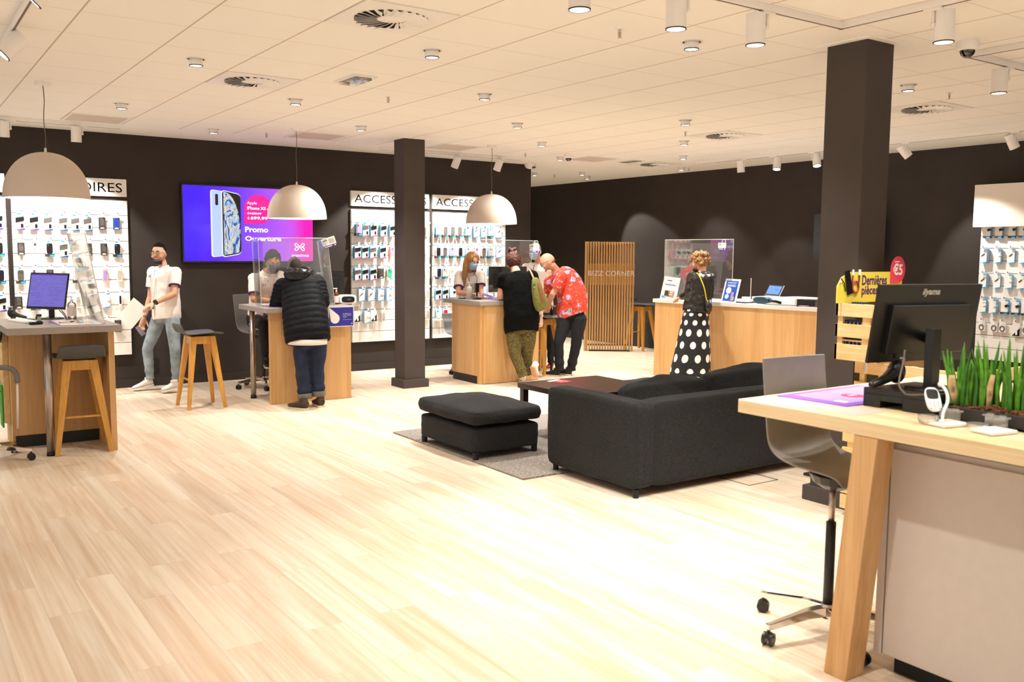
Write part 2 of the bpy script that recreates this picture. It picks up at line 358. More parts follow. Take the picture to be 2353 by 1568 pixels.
struct('wall_far', MB('wall_paint').bx(8.30, 11.05, Y1-.1, Y1, 0, 3.0))
struct('baseboard_back', MB('wall_paint').bx(X0, 8.31, 11.533, 11.55, 0, .098), bev=.003)
struct('baseboard_right', MB('wall_paint').bx(11.033, 11.05, Y0, Y1-.1, 0, .098), bev=.003)

def column(x0, x1, y0, y1, label):
    t = thing('column', label, 'column', ((x0+x1)/2, (y0+y1)/2, 0))
    MB('column_paint').bx(x0, x1, y0, y1, 0, 3.0).build('shaft', t, bev=.003)
    MB('column_paint').bx(x0-.035, x1+.035, y0-.035, y1+.035, 0, .10).build('plinth', t, bev=.003)
    MB('ceiling_plaster').bx(x0-.05, x1+.05, y0-.05, y1+.05, 2.992, 3.0).build('ceiling_trim', t)
    t['kind'] = 'structure'
column(5.16, 5.44, 9.76, 10.02, 'slim dark grey square column in front of the accessory wall, left of the middle lamp')
column(5.11, 5.39, 3.54, 3.835, 'wide dark grey square column on the right, beside the pallet display')

# ---------------------------------------------------------------- ceiling fixtures
def downlight(): 
    t = thing('downlight', 'x', 'light')
    MB('white_lacquer').lathe([(.058,-.004),(.068,-.004),(.070,0),(.056,0)], seg=28).build('trim_ring', t, smooth=True)
    MB('matte_black').lathe([(.057,-.0005),(.046,-.0005)], seg=24).build('recess_gap', t)
    MB('white_lacquer').lathe([(.047,0),(.047,-.047)], seg=28).build('housing', t, smooth=True)
    h = MB('matte_black').lathe([(.0475,-.045),(.0475,-.051),(.042,-.051),(.042,-.046)], seg=28).build('rim', t, smooth=True)
    MB('lamp_face').lathe([(.042,-.048),(.02,-.046),(.0005,-.046)], seg=28).build('lens', t)
    return t
DL = downlight(); KIDS[DL.name] = list(DL.children)
spots = [((1.90,6.72),'round ceiling downlight left of the big round grille at the upper left'),((1.90,9.16),'small ceiling downlight above the leftmost white lamp'),((3.11,5.48),'ceiling downlight in the upper middle, right of the emergency light'),
 ((3.11,7.94),'ceiling downlight just right of and below the big round grille at the upper left'),((3.12,10.42),'ceiling downlight above the lit screen near the dark wall'),((4.32,4.27),'ceiling downlight below the cylinder spot at the upper middle right'),
 ((4.31,6.69),'ceiling downlight above and right of the slim column'),((4.335,9.185),'ceiling downlight just left of the slim column top'),((5.54,7.96),'ceiling downlight right of the slim column, level with its top'),((6.72,9.13),'ceiling downlight between the right hanging lamp and the small dome camera'),
 ((6.76,6.74),'ceiling downlight just left of and above the middle round grille'),((6.76,4.30),'ceiling downlight right of the wide column top'),((7.98,7.97),'ceiling downlight below and left of the middle round grille'),((9.16,9.16),'tilted ceiling downlight in the line below the middle round grille, third from it'),
 ((10.37,10.40),'tilted ceiling downlight nearest the right wall, above the polka dot skirt'),((7.95,10.36),'ceiling downlight beside the small black dome camera'),((9.71,12.05),'far ceiling downlight above the slatted wooden screen, upper of the pair'),((10.27,12.60),'far ceiling downlight above the slatted wooden screen, lower of the pair'),
 ((9.15,12.63),'far ceiling downlight partly cut off by the corner of the back wall'),
 ((1.9,4.27),None),((1.9,1.83),None),((3.11,3.05),None),((.69,3.05),None),((4.32,1.83),None),((3.11,.6),None),((5.54,1.6),None),((-.5,6.7),None),((-.5,9.1),None),((-.5,4.2),None),((6.76,1.83),None),((7.97,3.05),None),((9.18,6.7),None),((9.2,14.2),None),((9.2,15.4),None)]  # entries without a label are unseen lamps added for their light
tilts = {0:(.15,-.1), 3:(.05,0), 10:(.1,.05), 12:(.08,.05), 13:(.25,.1), 14:(-.35,.1), 15:(-.1,.1), 16:(-.1,-.1), 17:(-.1,-.15)}
for i, ((x, y), lab) in enumerate(spots):
    o = DL if i == 0 else dup(DL); o.location = (x, y, 3.0)
    if i: pass
    o['label'] = lab or 'added ceiling downlight out of view, there for its light'
    if not lab: o['group'] = 'added downlights out of view'
    elif 'group' in o: del o['group']
    near = 1.15 if (x, y) in ((4.32,1.83),(5.54,1.6),(3.11,3.05),(4.32,4.27),(3.11,.6)) else (1.7 if y < 2 else .35 if x < 1 else .6 if x < 2.5 and y < 8 else .9)
    if x > 4 and y > 6.5: near = 2.8
    elif y > 8: near = 1.6
    if i == 17: spot('downlight_lamp', (x,y,2.94), (11.0,11.7,1.2), DOWN_W*2.2, 1.0, .25)
    elif i == 14: spot('downlight_lamp', (x,y,2.94), (10.9,10.0,0), DOWN_W*1.1, 1.3, .6)
    else: spot('downlight_lamp', (x,y,2.94), (x,y,0), DOWN_W*near, 1.95, 1.0)

def track(name_label, pts, group=None):
    m = MB('white_lacquer')
    for a, b in zip(pts[:-1], pts[1:]):
        x0, x1 = sorted((a[0],b[0])); y0, y1 = sorted((a[1],b[1])); m.bx(x0-.018, x1+.018, y0-.018, y1+.018, 2.962, 3.0)
    g = MB('cord')
    t = thing('lighting_track', name_label, 'lighting track', (pts[0][0], pts[0][1], 3.0)); m.build('rail', t, bev=.002)
    for a, b in zip(pts[:-1], pts[1:]):
        x0, x1 = sorted((a[0],b[0])); y0, y1 = sorted((a[1],b[1])); g.bx(x0-.006, x1+.006, y0-.006, y1+.006, 2.9605, 2.9622)
    g.build('slot', t)
track('white lighting track at the top left corner of the ceiling', [(.72,2.5),(.72,8.6)])
track('white lighting track along the back wall at the left, above the accessory sign', [(-1.5,10.78),(2.21,10.78)])
track('white lighting track running behind the slim column above the accessory signs', [(5.36,10.78),(7.56,10.78)])
track('L-shaped white lighting track at the top right, above the wide column', [(2.3,3.41),(4.665,3.41),(4.665,1.2)])
track('white lighting track corner at the right edge beside the dome camera', [(6.0,1.5),(6.0,3.39),(8.2,3.39)])
track('long white lighting track near the right wall behind the wide column', [(9.9,3.2),(9.9,9.6)])

def track_spot(x, y, az, tilt, lab, target=None, power=TRACK_W, cone=1.15, side=1):
    """cylinder spot: az = heading of the beam, tilt = angle from straight down"""
    t = thing('track_spotlight', lab, 'light', (x, y, 2.962))
    MB('white_lacquer').box((x,y,2.955), (.10,.032,.014) if side == 1 else (.032,.10,.014)).build('adapter', t, bev=.003)
    d = V(math.sin(tilt)*math.cos(az), math.sin(tilt)*math.sin(az), -math.cos(tilt))
    sv = V(0,0,1).cross(d); sv = sv.normalized() if sv.length > .1 else V(-R.x,-R.y,0)
    if side != 1 and tilt < .1: sv = V(-R.x,-R.y,0)*-1
    j = V(x,y,2.885)
    MB('white_lacquer').tube([(x,y,2.952),(x,y,2.87)], [.008,.008], 10).cyl(V(x,y,2.878)-sv*.008, V(x,y,2.878)+sv*.012, .011, seg=12).build('arm', t, smooth=True)
    c = j-sv*.062*-1; a = c-d*.065; b = c+d*.10
    auto(MB('white_lacquer').cyl(a, b, .052, seg=32).build('housing', t))
    x_, y_, z_ = frame(d)
    ring = lambda r, h: [b+d*h+x_*r*math.cos(2*PI*k/32)+y_*r*math.sin(2*PI*k/32) for k in range(32)]
    MB('matte_black').rings([ring(.053,-.004),ring(.053,.002),ring(.047,.002),ring(.047,-.003)], False).build('rim', t)
    MB('lamp_face').rings([ring(.047,.0005),ring(.001,.0005)], False).build('lens', t)
    spot('spotlight_lamp', b+d*.02, (b+d) if target is None else target, power, cone, .35)
for a in [(.72,6.42,PI,.75,'tilted cylinder spotlight on the top left track, lower of the two',(-2,5.4,.5)),(.72,4.95,PI*.9,.75,'tilted cylinder spotlight on the top left track, cut by the top edge',(-2,4.6,.5)),
          (1.156,10.78,PI/2,.12,'white cylinder spotlight left of the leftmost lamp cord, by the back wall',(1.2,11.5,1.55)),(1.834,10.78,PI/2,.12,'white cylinder spotlight right of the leftmost lamp cord, by the back wall',(1.85,11.5,1.55)),
          (6.546,10.78,PI*.62,.45,'tilted white cylinder spotlight just right of the slim column',(6.35,11.5,1.45)),(7.232,10.78,PI*.62,.4,'tilted white cylinder spotlight right of the right hanging lamp cord',(7.05,11.5,1.45)),
          (5.83,10.78,PI/2,.3,'white cylinder spotlight hidden behind the slim column',(5.6,11.5,1.45)),(.5,10.78,PI/2,.12,'white cylinder spotlight beyond the left edge by the back wall',(.5,11.5,1.5))]:
    track_spot(*a[:5], target=a[5], power=TRACK_W*(1.1 if a[0] < 5 else 1.45), cone=1.36, side=-1 if a[0] == .72 else 1)
for a in [(9.9,8.719,0,.12,'white cylinder spotlight by the right wall, left of three before the wide column',(10.9,8.6,.3),.5),(9.9,8.23,-2.6,.3,'white cylinder spotlight by the right wall with its lit face turned to us',(8.9,7.9,.9),1.0),(9.9,7.602,-2.2,.35,'white cylinder spotlight by the right wall, nearest the wide column',(8.9,7.0,.9),1.0),
          (9.9,6.296,-.7,.7,'tilted white cylinder spotlight right of the wide column',(10.95,5.6,1.0),.9),(9.9,5.039,-.5,.5,'tilted white cylinder spotlight at the right edge above the white display header',(10.7,4.9,.6),.18)]:
    track_spot(*a[:5], target=a[5], side=-1, power=TRACK_W*a[6])
for a in [(3.421,3.41,0,.01,'hanging cylinder spotlight at the top edge, second from the left of the L-shaped track',1),(2.796,3.41,0,.01,'hanging cylinder spotlight cut by the top edge, leftmost on the L-shaped track',1),(4.02,3.41,0,.01,'hanging cylinder spotlight just left of the L-shaped track corner',1),
          (4.665,2.843,0,.01,'hanging cylinder spotlight right of the L-shaped track corner, above the wide column',-1),(6.52,3.39,0,.01,'hanging cylinder spotlight below the dome camera at the right edge',1)]:
    track_spot(*a[:5], side=a[5], power=TRACK_W*.8, cone=1.35)

def swirl(x, y, lab):
    t = thing('air_diffuser', lab, 'ceiling vent', (x,y,3.0))
    MB('white_lacquer').bx(x-.29,x+.29,y-.29,y+.29,2.992,3.0).build('plate', t, bev=.002)
    m = MB('matte_black'); n = 24
    for k in range(n):
        a = 2*PI*k/n; P = []
        for r, da, wd in ((.085,0,.007),(.14,.16,.013),(.215,.30,.017)):
            P.append((r, a+da, wd))
        L_ = [(x+r*math.cos(q)-w_*math.sin(q), y+r*math.sin(q)+w_*math.cos(q)) for r, q, w_ in P]
        R_ = [(x+r*math.cos(q)+w_*math.sin(q), y+r*math.sin(q)-w_*math.cos(q)) for r, q, w_ in P]
        m.add([(px,py,2.9912) for px, py in L_+R_], [(0,1,4,3),(1,2,5,4)])
    m.build('slots', t)
    m = MB('white_lacquer')
    for k in range(n):
        a = 2*PI*k/n; vs = []
        for r, da, z_ in ((.085,.03,2.990),(.14,.19,2.984),(.215,.345,2.980)): vs += [(x+r*math.cos(a+da), y+r*math.sin(a+da), z_-.006), (x+r*math.cos(a+da-.15), y+r*math.sin(a+da-.15), 2.9908)]
        m.add(vs, [(0,2,3,1),(2,4,5,3)])
    m.lathe([(.001,2.983),(.03,2.984),(.085,2.991)], (x,y,0), 24).build('blades', t)
for a in [(2.505,7.31,'square vent with curved blades at the upper left, right of a downlight'),(2.50,4.88,'square vent with curved blades cut by the top edge of the picture'),(7.96,7.3,'square vent with curved blades right of the middle downlight row'),(9.66,10.25,'farthest square vent with curved blades, near the right wall'),(7.96,4.87,'square vent with curved blades at the right edge below the dome camera')]: swirl(*a)
def grille(x, y, lab, s=.26, c='grille_beige'):
    t = thing('return_grille', lab, 'ceiling vent', (x,y,3.0)); MB('white_lacquer').bx(x-.29,x+.29,y-.29,y+.29,2.994,3.0).build('frame', t, bev=.002)
    m = MB(c)
    m.bx(x-s,x+s,y-s,y+s,2.9925,2.9942).build('mesh', t)
for a in [(1.9,10.37,'flat grey perforated ceiling panel above the leftmost spotlights'),(4.28,10.28,'flat grey ceiling panel right of the middle lamp cord'),(6.12,10.28,'flat pale ceiling panel right of the slim column'),(8.46,10.28,'flat pale ceiling panel right of the small dome camera')]: grille(*a)
t = thing('emergency_light', 'rectangular emergency light recessed in the ceiling, right of the upper left vent', 'light', (3.13,6.73,3)); MB('white_lacquer').bx(3.03,3.23,6.54,6.92,2.99,3.0).build('frame', t, bev=.002); MB('clear_plastic').bx(3.06,3.2,6.58,6.88,2.97,2.99).build('cover', t, bev=.004); MB('chrome').bx(3.08,3.18,6.60,6.86,2.982,2.989).cyl((3.13,6.62,2.978),(3.13,6.84,2.978),.006).build('reflector', t)
t = thing('emergency_light', 'small dark rectangular recessed light between the pale panel and the far vent', 'light', (9.1,10.1,3)); MB('white_lacquer').bx(8.98,9.18,9.95,10.33,2.99,3.0).build('frame', t, bev=.002); MB('groove_dark').bx(9.01,9.15,9.98,10.3,2.982,2.99).build('cover', t)
def sprinkler():
    t = thing('fire_sprinkler', 'x', 'sprinkler')
    MB('white_lacquer').lathe([(.005,-.004),(.028,-.003),(.034,0)], seg=20).build('rosette', t, smooth=True)
    MB('silver').cyl((0,0,0),(0,0,-.022),.009,seg=10).tube([(.01,0,-.02),(.012,0,-.04),(0,0,-.05)],.0025,6).tube([(-.01,0,-.02),(-.012,0,-.04),(0,0,-.05)],.0025,6).cyl((0,0,-.05),(0,0,-.053),.013,seg=12).build('head', t, smooth=True)
    MB('red').cyl((0,0,-.022),(0,0,-.046),.003,seg=8).build('bulb', t)
    return t
SP = sprinkler(); KIDS[SP.name] = list(SP.children)
for i, (x, y, lab) in enumerate([(3.711,7.312,'small ceiling sprinkler below the emergency light, left of the slim column'),(3.73,4.289,'small ceiling sprinkler at the upper middle, left of the hanging cylinder spots'),(7.352,4.301,'small ceiling sprinkler left of the vent at the right edge'),(3.704,10.365,'small ceiling sprinkler above the right part of the lit screen'),(7.374,7.349,'small ceiling sprinkler just left of the middle vent'),(7.27,10.254,'small ceiling sprinkler left of the corner camera'),(9.613,12.686,'small far ceiling sprinkler above the slatted screen'),(10.459,10.327,'small ceiling sprinkler right of the tilted downlight by the right wall')]):
    o = SP if i == 0 else dup(SP); o.location = (x,y,3.0); o['label'] = lab
def dome(x, y, z, r, lab, dark=True):
    t = thing('dome_camera', lab, 'security camera', (x,y,z))
    MB('white_lacquer').lathe([(r*1.0,0),(r*1.02,-.02),(r*.98,-.04),(r*.85,-.055),(r*.68,-.058)], (x,y,z), 28).build('housing', t, smooth=True)
    MB('dark_dome').lathe([(r*.68,-.055)]+[(r*.68*math.cos(a), -.055-r*.72*math.sin(a)) for a in (.2,.5,.8,1.1,1.35,1.55)], (x,y,z), 24).build('dome_glass', t, smooth=True)
    MB('black_plastic').ell((x,y,z-.06), (r*.42,)*3).m('silver').cyl((x-.005,y-.01,z-.075),(x-.012,y-.02,z-.092),.008).build('camera_eye', t, smooth=True)
dome(5.703,3.233,3.0,.068,'white dome security camera on the ceiling right of the wide column')
dome(7.80,9.98,3.0,.062,'small white dome camera with black glass in the middle of the ceiling')
t = thing('corner_camera', 'white half-round camera at the top corner of the back wall', 'security camera', (8.17,11.42,3.0))
MB('white_lacquer').lathe([(.085,0),(.083,-.03),(.06,-.065),(.02,-.08),(.001,-.082)], (8.17,11.40,3.0), 24).build('housing', t, smooth=True)
MB('dark_dome').ell((8.20,11.36,2.945),(.045,.045,.02)).build('lens_slot', t, smooth=True)

def pendant(x, y, zb, lab):
    t = thing('pendant_lamp', lab, 'hanging lamp', (x,y,3.0)); r = .325; h = .375
    MB('white_lacquer').lathe([(.001,-.03),(.058,-.03),(.06,-.027),(.06,0)], (x,y,3.0), 28).build('canopy', t)
    MB('cord').tube([(x,y,2.97),(x+.006,y,2.85),(x-.004,y,2.7),(x+.006,y+.004,2.55),(x,y,zb+h+.02)], .0035, 8, sm=5).build('cable', t, smooth=True)
    MB('white_lacquer').cyl((x,y,zb+h-.005),(x,y,zb+h+.035),.012,.008,12).build('cable_grip', t, smooth=True)
    n = 22; out = [(r*math.cos(a*PI/2/n)**.9 if a < n else .001, h*math.sin(a*PI/2/n)**.96) for a in range(n+1)]
    MB('lampshade').lathe(out, (x,y,zb), 56).build('lamp_shade', t, smooth=True)
    MB('lampshade_in').lathe([(r,0)]+[(max(.001,(q[0]-.006)), q[1]-.006 if q[1] > .01 else 0) for q in out], (x,y,zb), 56).build('shade_lining', t, smooth=True)
    MB('bulb').ell((x,y,zb+.17),(.045,.045,.055)).build('bulb', t, smooth=True)
    l = bpy.data.lights.new('pendant_bulb', 'POINT'); l.energy = PEND_W; l.color = WARM; l.shadow_soft_size = .05; o = bpy.data.objects.new('pendant_bulb', l); C.objects.link(o); o.location = (x,y,zb+.07)
pendant(1.143,8.385,2.061,'white dome pendant lamp nearest the left edge, above the counter with the lit monitor')
pendant(3.85,9.83,2.01,'white dome pendant lamp in front of the lit advertising screen')
pendant(6.414,9.78,2.013,'white dome pendant lamp right of the slim column, above the clerks')

# ================================================================ service counters
ZT = 1.046
def caster(m1, c, ang, parent, r=.028):
    x, y = c; dx, dy = math.cos(ang), math.sin(ang)
    m = MB('black_plastic')
    for s in (-1,1): m.cyl(V(x,y,r)+V(-dy,dx,0)*(s*.009), V(x,y,r)+V(-dy,dx,0)*(s*.022), r, seg=18)
    m.cyl((x,y,r),(x,y,r*2+.012),.007,seg=8); m.lathe([(.001,.018),(.018,.014),(.026,0)], (x,y,r+.012), 14)
    return auto(m.build('caster', parent))
# left counter
t = thing('service_counter', 'wooden service counter with grey top and steel pole at the left edge', 'counter', (1.15,8.3,0))
MB('grey_laminate').bx(.753,1.568,7.83,8.97,.992,ZT).build('countertop', t, bev=.003)
MB('oak_body').bx(.826,1.488,8.47,8.9,.10,.992).build('cabinet_body', t, bev=.002)
MB('dark_plinth').bx(.85,1.488,8.475,8.88,0,.10).build('plinth', t)
MB('oak_body').bx(.826,.85,8.50,8.9,0,.10).build('foot_panel', t, bev=.002); MB('oak_body').bx(1.488,1.534,7.955,8.93,0,.992).build('side_panel', t, bev=.002)
MB('steel').cyl((1.046,8.01,.03),(1.046,8.01,.985),.032,seg=28).lathe([(.033,.985),(.055,.988),(.055,.992)], (1.046,8.01,0), 24).m('matte_black').cyl((1.046,8.01,0),(1.046,8.01,.03),.036,.033).build('leg', t, smooth=True)
MB('pine').bx(.78,.826,8.55,8.8,.20,.96).build('drawer_front', t, bev=.003)
# middle counter
t = thing('service_counter', 'wooden service counter with grey top with a purple notice on its edge', 'counter', (3.85,9.8,0))
MB('grey_laminate').bx(3.31,4.37,9.36,10.27,.992,ZT).build('countertop', t, bev=.003)
MB('oak_body').bx(3.37,4.305,9.43,9.475,0,.992).build('front_panel', t, bev=.002)
MB('oak_body').bx(4.255,4.3,9.475,10.2,0,.992).build('side_panel', t, bev=.002)
MB('oak_body').bx(3.62,4.255,9.9,10.2,.08,.985).build('cabinet_body', t, bev=.002)
MB('steel').cyl((3.368,9.985,.03),(3.368,9.985,.985),.03,seg=28).lathe([(.033,.985),(.05,.988),(.05,.992)], (3.368,9.985,0), 24).m('matte_black').cyl((3.368,9.985,0),(3.368,9.985,.03),.034,.032).build('leg', t, smooth=True)
# third counter
t = thing('service_counter', 'wooden service counter with grey top where the blonde clerk leans', 'counter', (6.55,10,0))
MB('grey_laminate').bx(6.07,7.06,9.50,10.41,.992,ZT).build('countertop', t, bev=.003)
MB('oak_body').bx(6.095,6.14,9.54,10.22,.10,.992).bx(6.095,6.14,9.54,9.60,0,.10).build('side_panel', t, bev=.002)
MB('dark_plinth').bx(6.102,6.13,9.6,10.2,0,.10).build('plinth', t)
MB('oak_body').bx(6.14,6.99,9.52,9.565,.006,.992).build('front_panel', t, bev=.002)
MB('oak_body').bx(6.14,6.5,9.95,10.2,.02,.985).build('cabinet_body', t, bev=.002)
MB('steel').cyl((6.97,10.3,0),(6.97,10.3,.99),.03,seg=24).build('leg', t, smooth=True)
# business counter (turned a few degrees)
BC = basis((8.73,7.86,0), (.994,.115,0), (-.115,.994,0))
t = thing('service_counter', 'long wooden counter with white top where the woman in the polka dot skirt stands', 'counter', (8.73,7.86,0))
MB('white_laminate').bx(0,.75,-2.2,1.24,.997,ZT,BC).build('countertop', t, bev=.003)
MB('oak_body').bx(.02,.72,-2.18,1.215,0,.997,BC).build('cabinet_body', t, bev=.002)
t = thing('side_table', 'grey topped side desk behind the man in the red shirt', 'desk', (7.6,10.2,0))
MB('shell_light').bx(7.12,7.62,9.98,10.5,.905,.93).build('table_top', t, bev=.003)
for x, y in ((7.15,10.02),(7.58,10.02),(7.15,10.45),(7.58,10.45)): MB('matte_black').bx(x-.012,x+.012,y-.012,y+.012,0,.905).build('leg', t)

# ================================================================ acrylic shields
def slab(m, p, th):
    """flat quad given by 4 corners, thickened"""
    a, b, c, d = [V(q) for q in p]; n = (b-a).cross(d-a).normalized()*th/2
    m.add([a-n,b-n,c-n,d-n,a+n,b+n,c+n,d+n], [(3,2,1,0),(4,5,6,7),(0,1,5,4),(1,2,6,5),(2,3,7,6),(3,0,4,7)]); return m
def edge(m, pts, w=.0035):
    for a, b in zip(pts[:-1], pts[1:]): m.tube([a,b], w, 4)
    return m
t = thing('acrylic_shield', 'clear acrylic shield leaning on the leftmost counter', 'protective screen', (1.42,8.45,ZT))
q = [(1.471,7.975,ZT+.001),(1.492,8.925,ZT+.001),(1.362,8.925,1.788),(1.347,7.975,1.779)]
slab(MB('acrylic'), q, .006).build('panel', t); edge(MB('acryl_edge'), q+[q[0]]).build('panel_edge', t)
q2 = [(1.471,7.975,ZT+.002),(1.492,8.925,ZT+.002),(1.30,8.925,ZT+.002),(1.28,7.975,ZT+.002)]; slab(MB('acrylic'), q2, .004).build('foot', t)
t = thing('acrylic_shield', 'clear acrylic shield between the seated clerk and the man in the padded jacket', 'protective screen', (3.8,9.6,ZT))
q = [(3.343,9.6,ZT),(4.19,9.6,ZT),(4.105,9.6,1.795),(3.315,9.6,1.788)]; q2 = [(3.343,9.6,ZT),(3.40,9.95,ZT),(3.36,9.93,1.76),(3.315,9.6,1.788)]; q3 = [(4.19,9.6,ZT),(4.20,9.9,ZT),(4.10,9.88,1.76),(4.105,9.6,1.795)]
slab(MB('acrylic'), q, .005).build('panel', t); slab(MB('acrylic'), q2, .005).build('side_wing', t); slab(MB('acrylic'), q3, .005).build('side_wing', t); edge(MB('acryl_edge'), [q[0],q[3],q[2],q[1]]).tube([q2[1],q2[2],q2[3]],.002,4).tube([q3[1],q3[2],q3[3]],.002,4).build('panel_edge', t)
t = thing('acrylic_shield', 'clear acrylic shield in front of the blonde clerk', 'protective screen', (6.7,9.9,ZT))
q = [(6.47,9.95,ZT),(7.02,9.95,ZT),(7.25,9.95,1.812),(6.36,9.95,1.815)]
slab(MB('acrylic'), q, .005).build('panel', t); edge(MB('acryl_edge'), [q[0],q[3],q[2],q[1]], .003).build('panel_edge', t)
t = thing('acrylic_shield', 'large clear acrylic shield on the business counter behind the curly haired woman', 'protective screen', (8.8,8.5,ZT))
q = [(8.82,9.12,ZT),(8.88,7.955,ZT),(8.88,7.955,1.842),(8.82,9.12,1.84)]
slab(MB('acrylic'), q, .006).build('panel', t); edge(MB('acryl_edge'), [q[0],q[3],q[2],q[1]], .004).m('steel').cyl((8.876,7.99,1.80),(8.888,7.99,1.80),.01).build('panel_edge', t)
for p_ in ((8.95,7.96),): 
    t = thing('acrylic_stand', 'narrow clear acrylic wing standing on the business counter left of the tablet', 'protective screen', (9.0,7.8,ZT)); slab(MB('acrylic'), [(8.96,7.72,ZT),(9.12,7.86,ZT),(9.12,7.86,1.35),(8.96,7.72,1.35)], .012).build('panel', t); edge(MB('acryl_edge'), [(8.96,7.72,ZT),(8.96,7.72,1.35),(9.12,7.86,1.35)], .005).build('panel_edge', t)
def hangcard(c, u, v, w_, h_, lab, loop=True):
    """white card with purple foot hung on a shield"""
    M = basis(c, u, v); t = thing('reminder_card', lab, 'card', c)
    MB('white_card').box((0,0,0),(w_,h_,.004),M).m('purple').box((0,-h_/2-.012,0),(w_,.026,.0045),M).build('card', t)
    m = MB('groove_dark').box((-w_*.25,.005,.0026),(w_*.34,h_*.5,.001),M).m('white_card').box((-w_*.25,-.004,.003),(w_*.28,h_*.30,.001),M).m('groove_dark')
    for k in range(4): m.box((w_*.22,h_*(.28-.17*k),.0026),(w_*.4,.004,.001),M)
    m.m('letter_white').box((-w_*.12,-h_/2-.012,.003),(w_*.55,.008,.001),M).box((w_*.38,-h_/2-.012,.003),(.014,.014,.001),M).build('print', t)
    if loop: MB('white_card').tube([M @ V(.0,h_/2,0),M @ V(.005,h_/2+.03,0),M @ V(.03,h_/2+.045,0),M @ V(.05,h_/2+.03,0),M @ V(.05,h_/2,0)],.0035,6,sm=4).build('loop', t)
hangcard((4.116,9.585,1.76),(.80,-.55,.32),(-.25,.1,1),.155,.085,'white and purple reminder card tilted on the shield by the lit screen',False)
hangcard((7.211,9.94,1.723),(.82,-.57,.06),(-.15,.1,1),.13,.09,'white and purple reminder card on the shield in front of the masked clerk')
hangcard((8.865,8.13,1.765),(0.05,-1,0),(0,.1,1),.125,.068,'white and purple reminder card on the big shield beside the curly haired woman')

# ================================================================ bar stools
def bar_stool(lab):
    t = thing('bar_stool', lab, 'bar stool')
    m = MB('stool_shell'); n = 11; rows = []
    prof = [(-.20,.772),(-.17,.785),(-.08,.788),(.02,.782),(.10,.775),(.155,.778),(.19,.80),(.215,.845),(.228,.895)]
    for (y, z) in prof:
        hw = .20-.018*(y > .18)-.02*max(0,(z-.8))*5
        rows.append([V(hw*(2*i/n-1), y, z+.018*abs(2*i/n-1)**2*(1 if y < .17 else 0)-(.0 if y < .17 else .012*abs(2*i/n-1)**3)) for i in range(n+1)])
    vs = [p for r in rows for p in r]; k = n+1; fs = [(a*k+b, a*k+b+1, (a+1)*k+b+1, (a+1)*k+b) for a in range(len(rows)-1) for b in range(n)]
    m.add(vs, fs); o = m.build('seat', t, smooth=True); s = o.modifiers.new('s','SOLIDIFY'); s.thickness = .012; s.offset = -1; b = o.modifiers.new('b','SUBSURF'); b.levels = 1; b.render_levels = 1
    for sx in (-1,1):
        for sy in (-1,1):
            top = V(sx*.095, sy*.095, .755); bot = V(sx*.20, sy*.19, 0)
            d = (bot-top).normalized(); m = MB('stool_wood')
            a, b = [V(sx*.035,0,0), V(0,sy*.025,0)], None
            rs = []
            for p, w1, w2 in ((top,.034,.030),(top+d*.16,.030,.028),(bot,.018,.016)):
                rs.append([p+V(i*w1,j*w2,0)*1 for i, j in ((-1,-1),(1,-1),(1,1),(-1,1))])
            m.rings(rs).build('leg', t, bev=.003)
    MB('stool_wood').bx(-.11,.11,-.122,-.098,.675,.757).bx(-.11,.11,.098,.122,.675,.757).bx(-.122,-.098,-.1,.1,.675,.757).bx(.098,.122,-.1,.1,.675,.757).bx(-.11,.11,-.11,.11,.735,.757).build('apron', t, bev=.006)
    MB('stool_wood').bx(-.15,.15,.128,.152,.29,.305).build('foot_bar', t, bev=.002)
    return t
S = bar_stool('grey seated wooden bar stool tucked under the leftmost counter'); KIDS[S.name] = list(S.children)
at(S, (1.29,8.13,0), -.05+PI)
def stool2(loc, rz, lab): return dup(S, loc, rz, lab)
stool2((2.725,9.76,0), PI/2+.03, 'grey seated wooden bar stool beside the walking man')
stool2((7.42,10.02,0), .3, 'wooden bar stool leg showing behind the man in the red shirt')
stool2((10.72,11.62,0), .2, 'wooden bar stool behind the slatted wooden screen')

# ================================================================ sofa, ottoman, coffee table, rug
def soft(name, parent, b, mat='sofa_fabric', bulge=.03, bev=.04, sub=True, amt=.012, M=None):
    x0,x1,y0,y1,z0,z1 = b; nx, ny, nz = 12, 12, 6; m = MB(mat)
    import bmesh
    bm = bmesh.new(); bmesh.ops.create_cube(bm, size=2)
    bmesh.ops.subdivide_edges(bm, edges=bm.edges, cuts=7, use_grid_fill=True)
    vs = []
    for v in bm.verts:
        p = v.co.copy(); e = 6.0
        n = (abs(p.x)**e+abs(p.y)**e+abs(p.z)**e)**(1/e); q = p/n
        cx, cy, cz = (x0+x1)/2, (y0+y1)/2, (z0+z1)/2; a, bb, c = (x1-x0)/2, (y1-y0)/2, (z1-z0)/2
        r = bev; 
        qq = V(math.copysign(max(0,abs(p.x)*a-r), p.x), math.copysign(max(0,abs(p.y)*bb-r), p.y), math.copysign(max(0,abs(p.z)*c-r), p.z))
        off = V(p.x*a, p.y*bb, p.z*c)-qq
        if off.length > 1e-6: off = off.normalized()*r
        u = qq+off
        if p.z > .5: u.z += bulge*(1-p.x*p.x)*(1-p.y*p.y)
        if abs(p.x) > .99: u.x += math.copysign(bulge*.4*(1-p.y*p.y)*(1-p.z*p.z), p.x)
        if abs(p.y) > .99: u.y += math.copysign(bulge*.4*(1-p.x*p.x)*(1-p.z*p.z), p.y)
        w_ = V(cx,cy,cz)+u; vs.append(M @ w_ if M is not None else w_)
    bm.verts.index_update(); fs = [tuple(v.index for v in f.verts) for f in bm.faces]; bm.free()
    m.add(vs, fs); return m.build(name, parent, smooth=True, sub=1, disp=(amt,.18) if amt else 0)
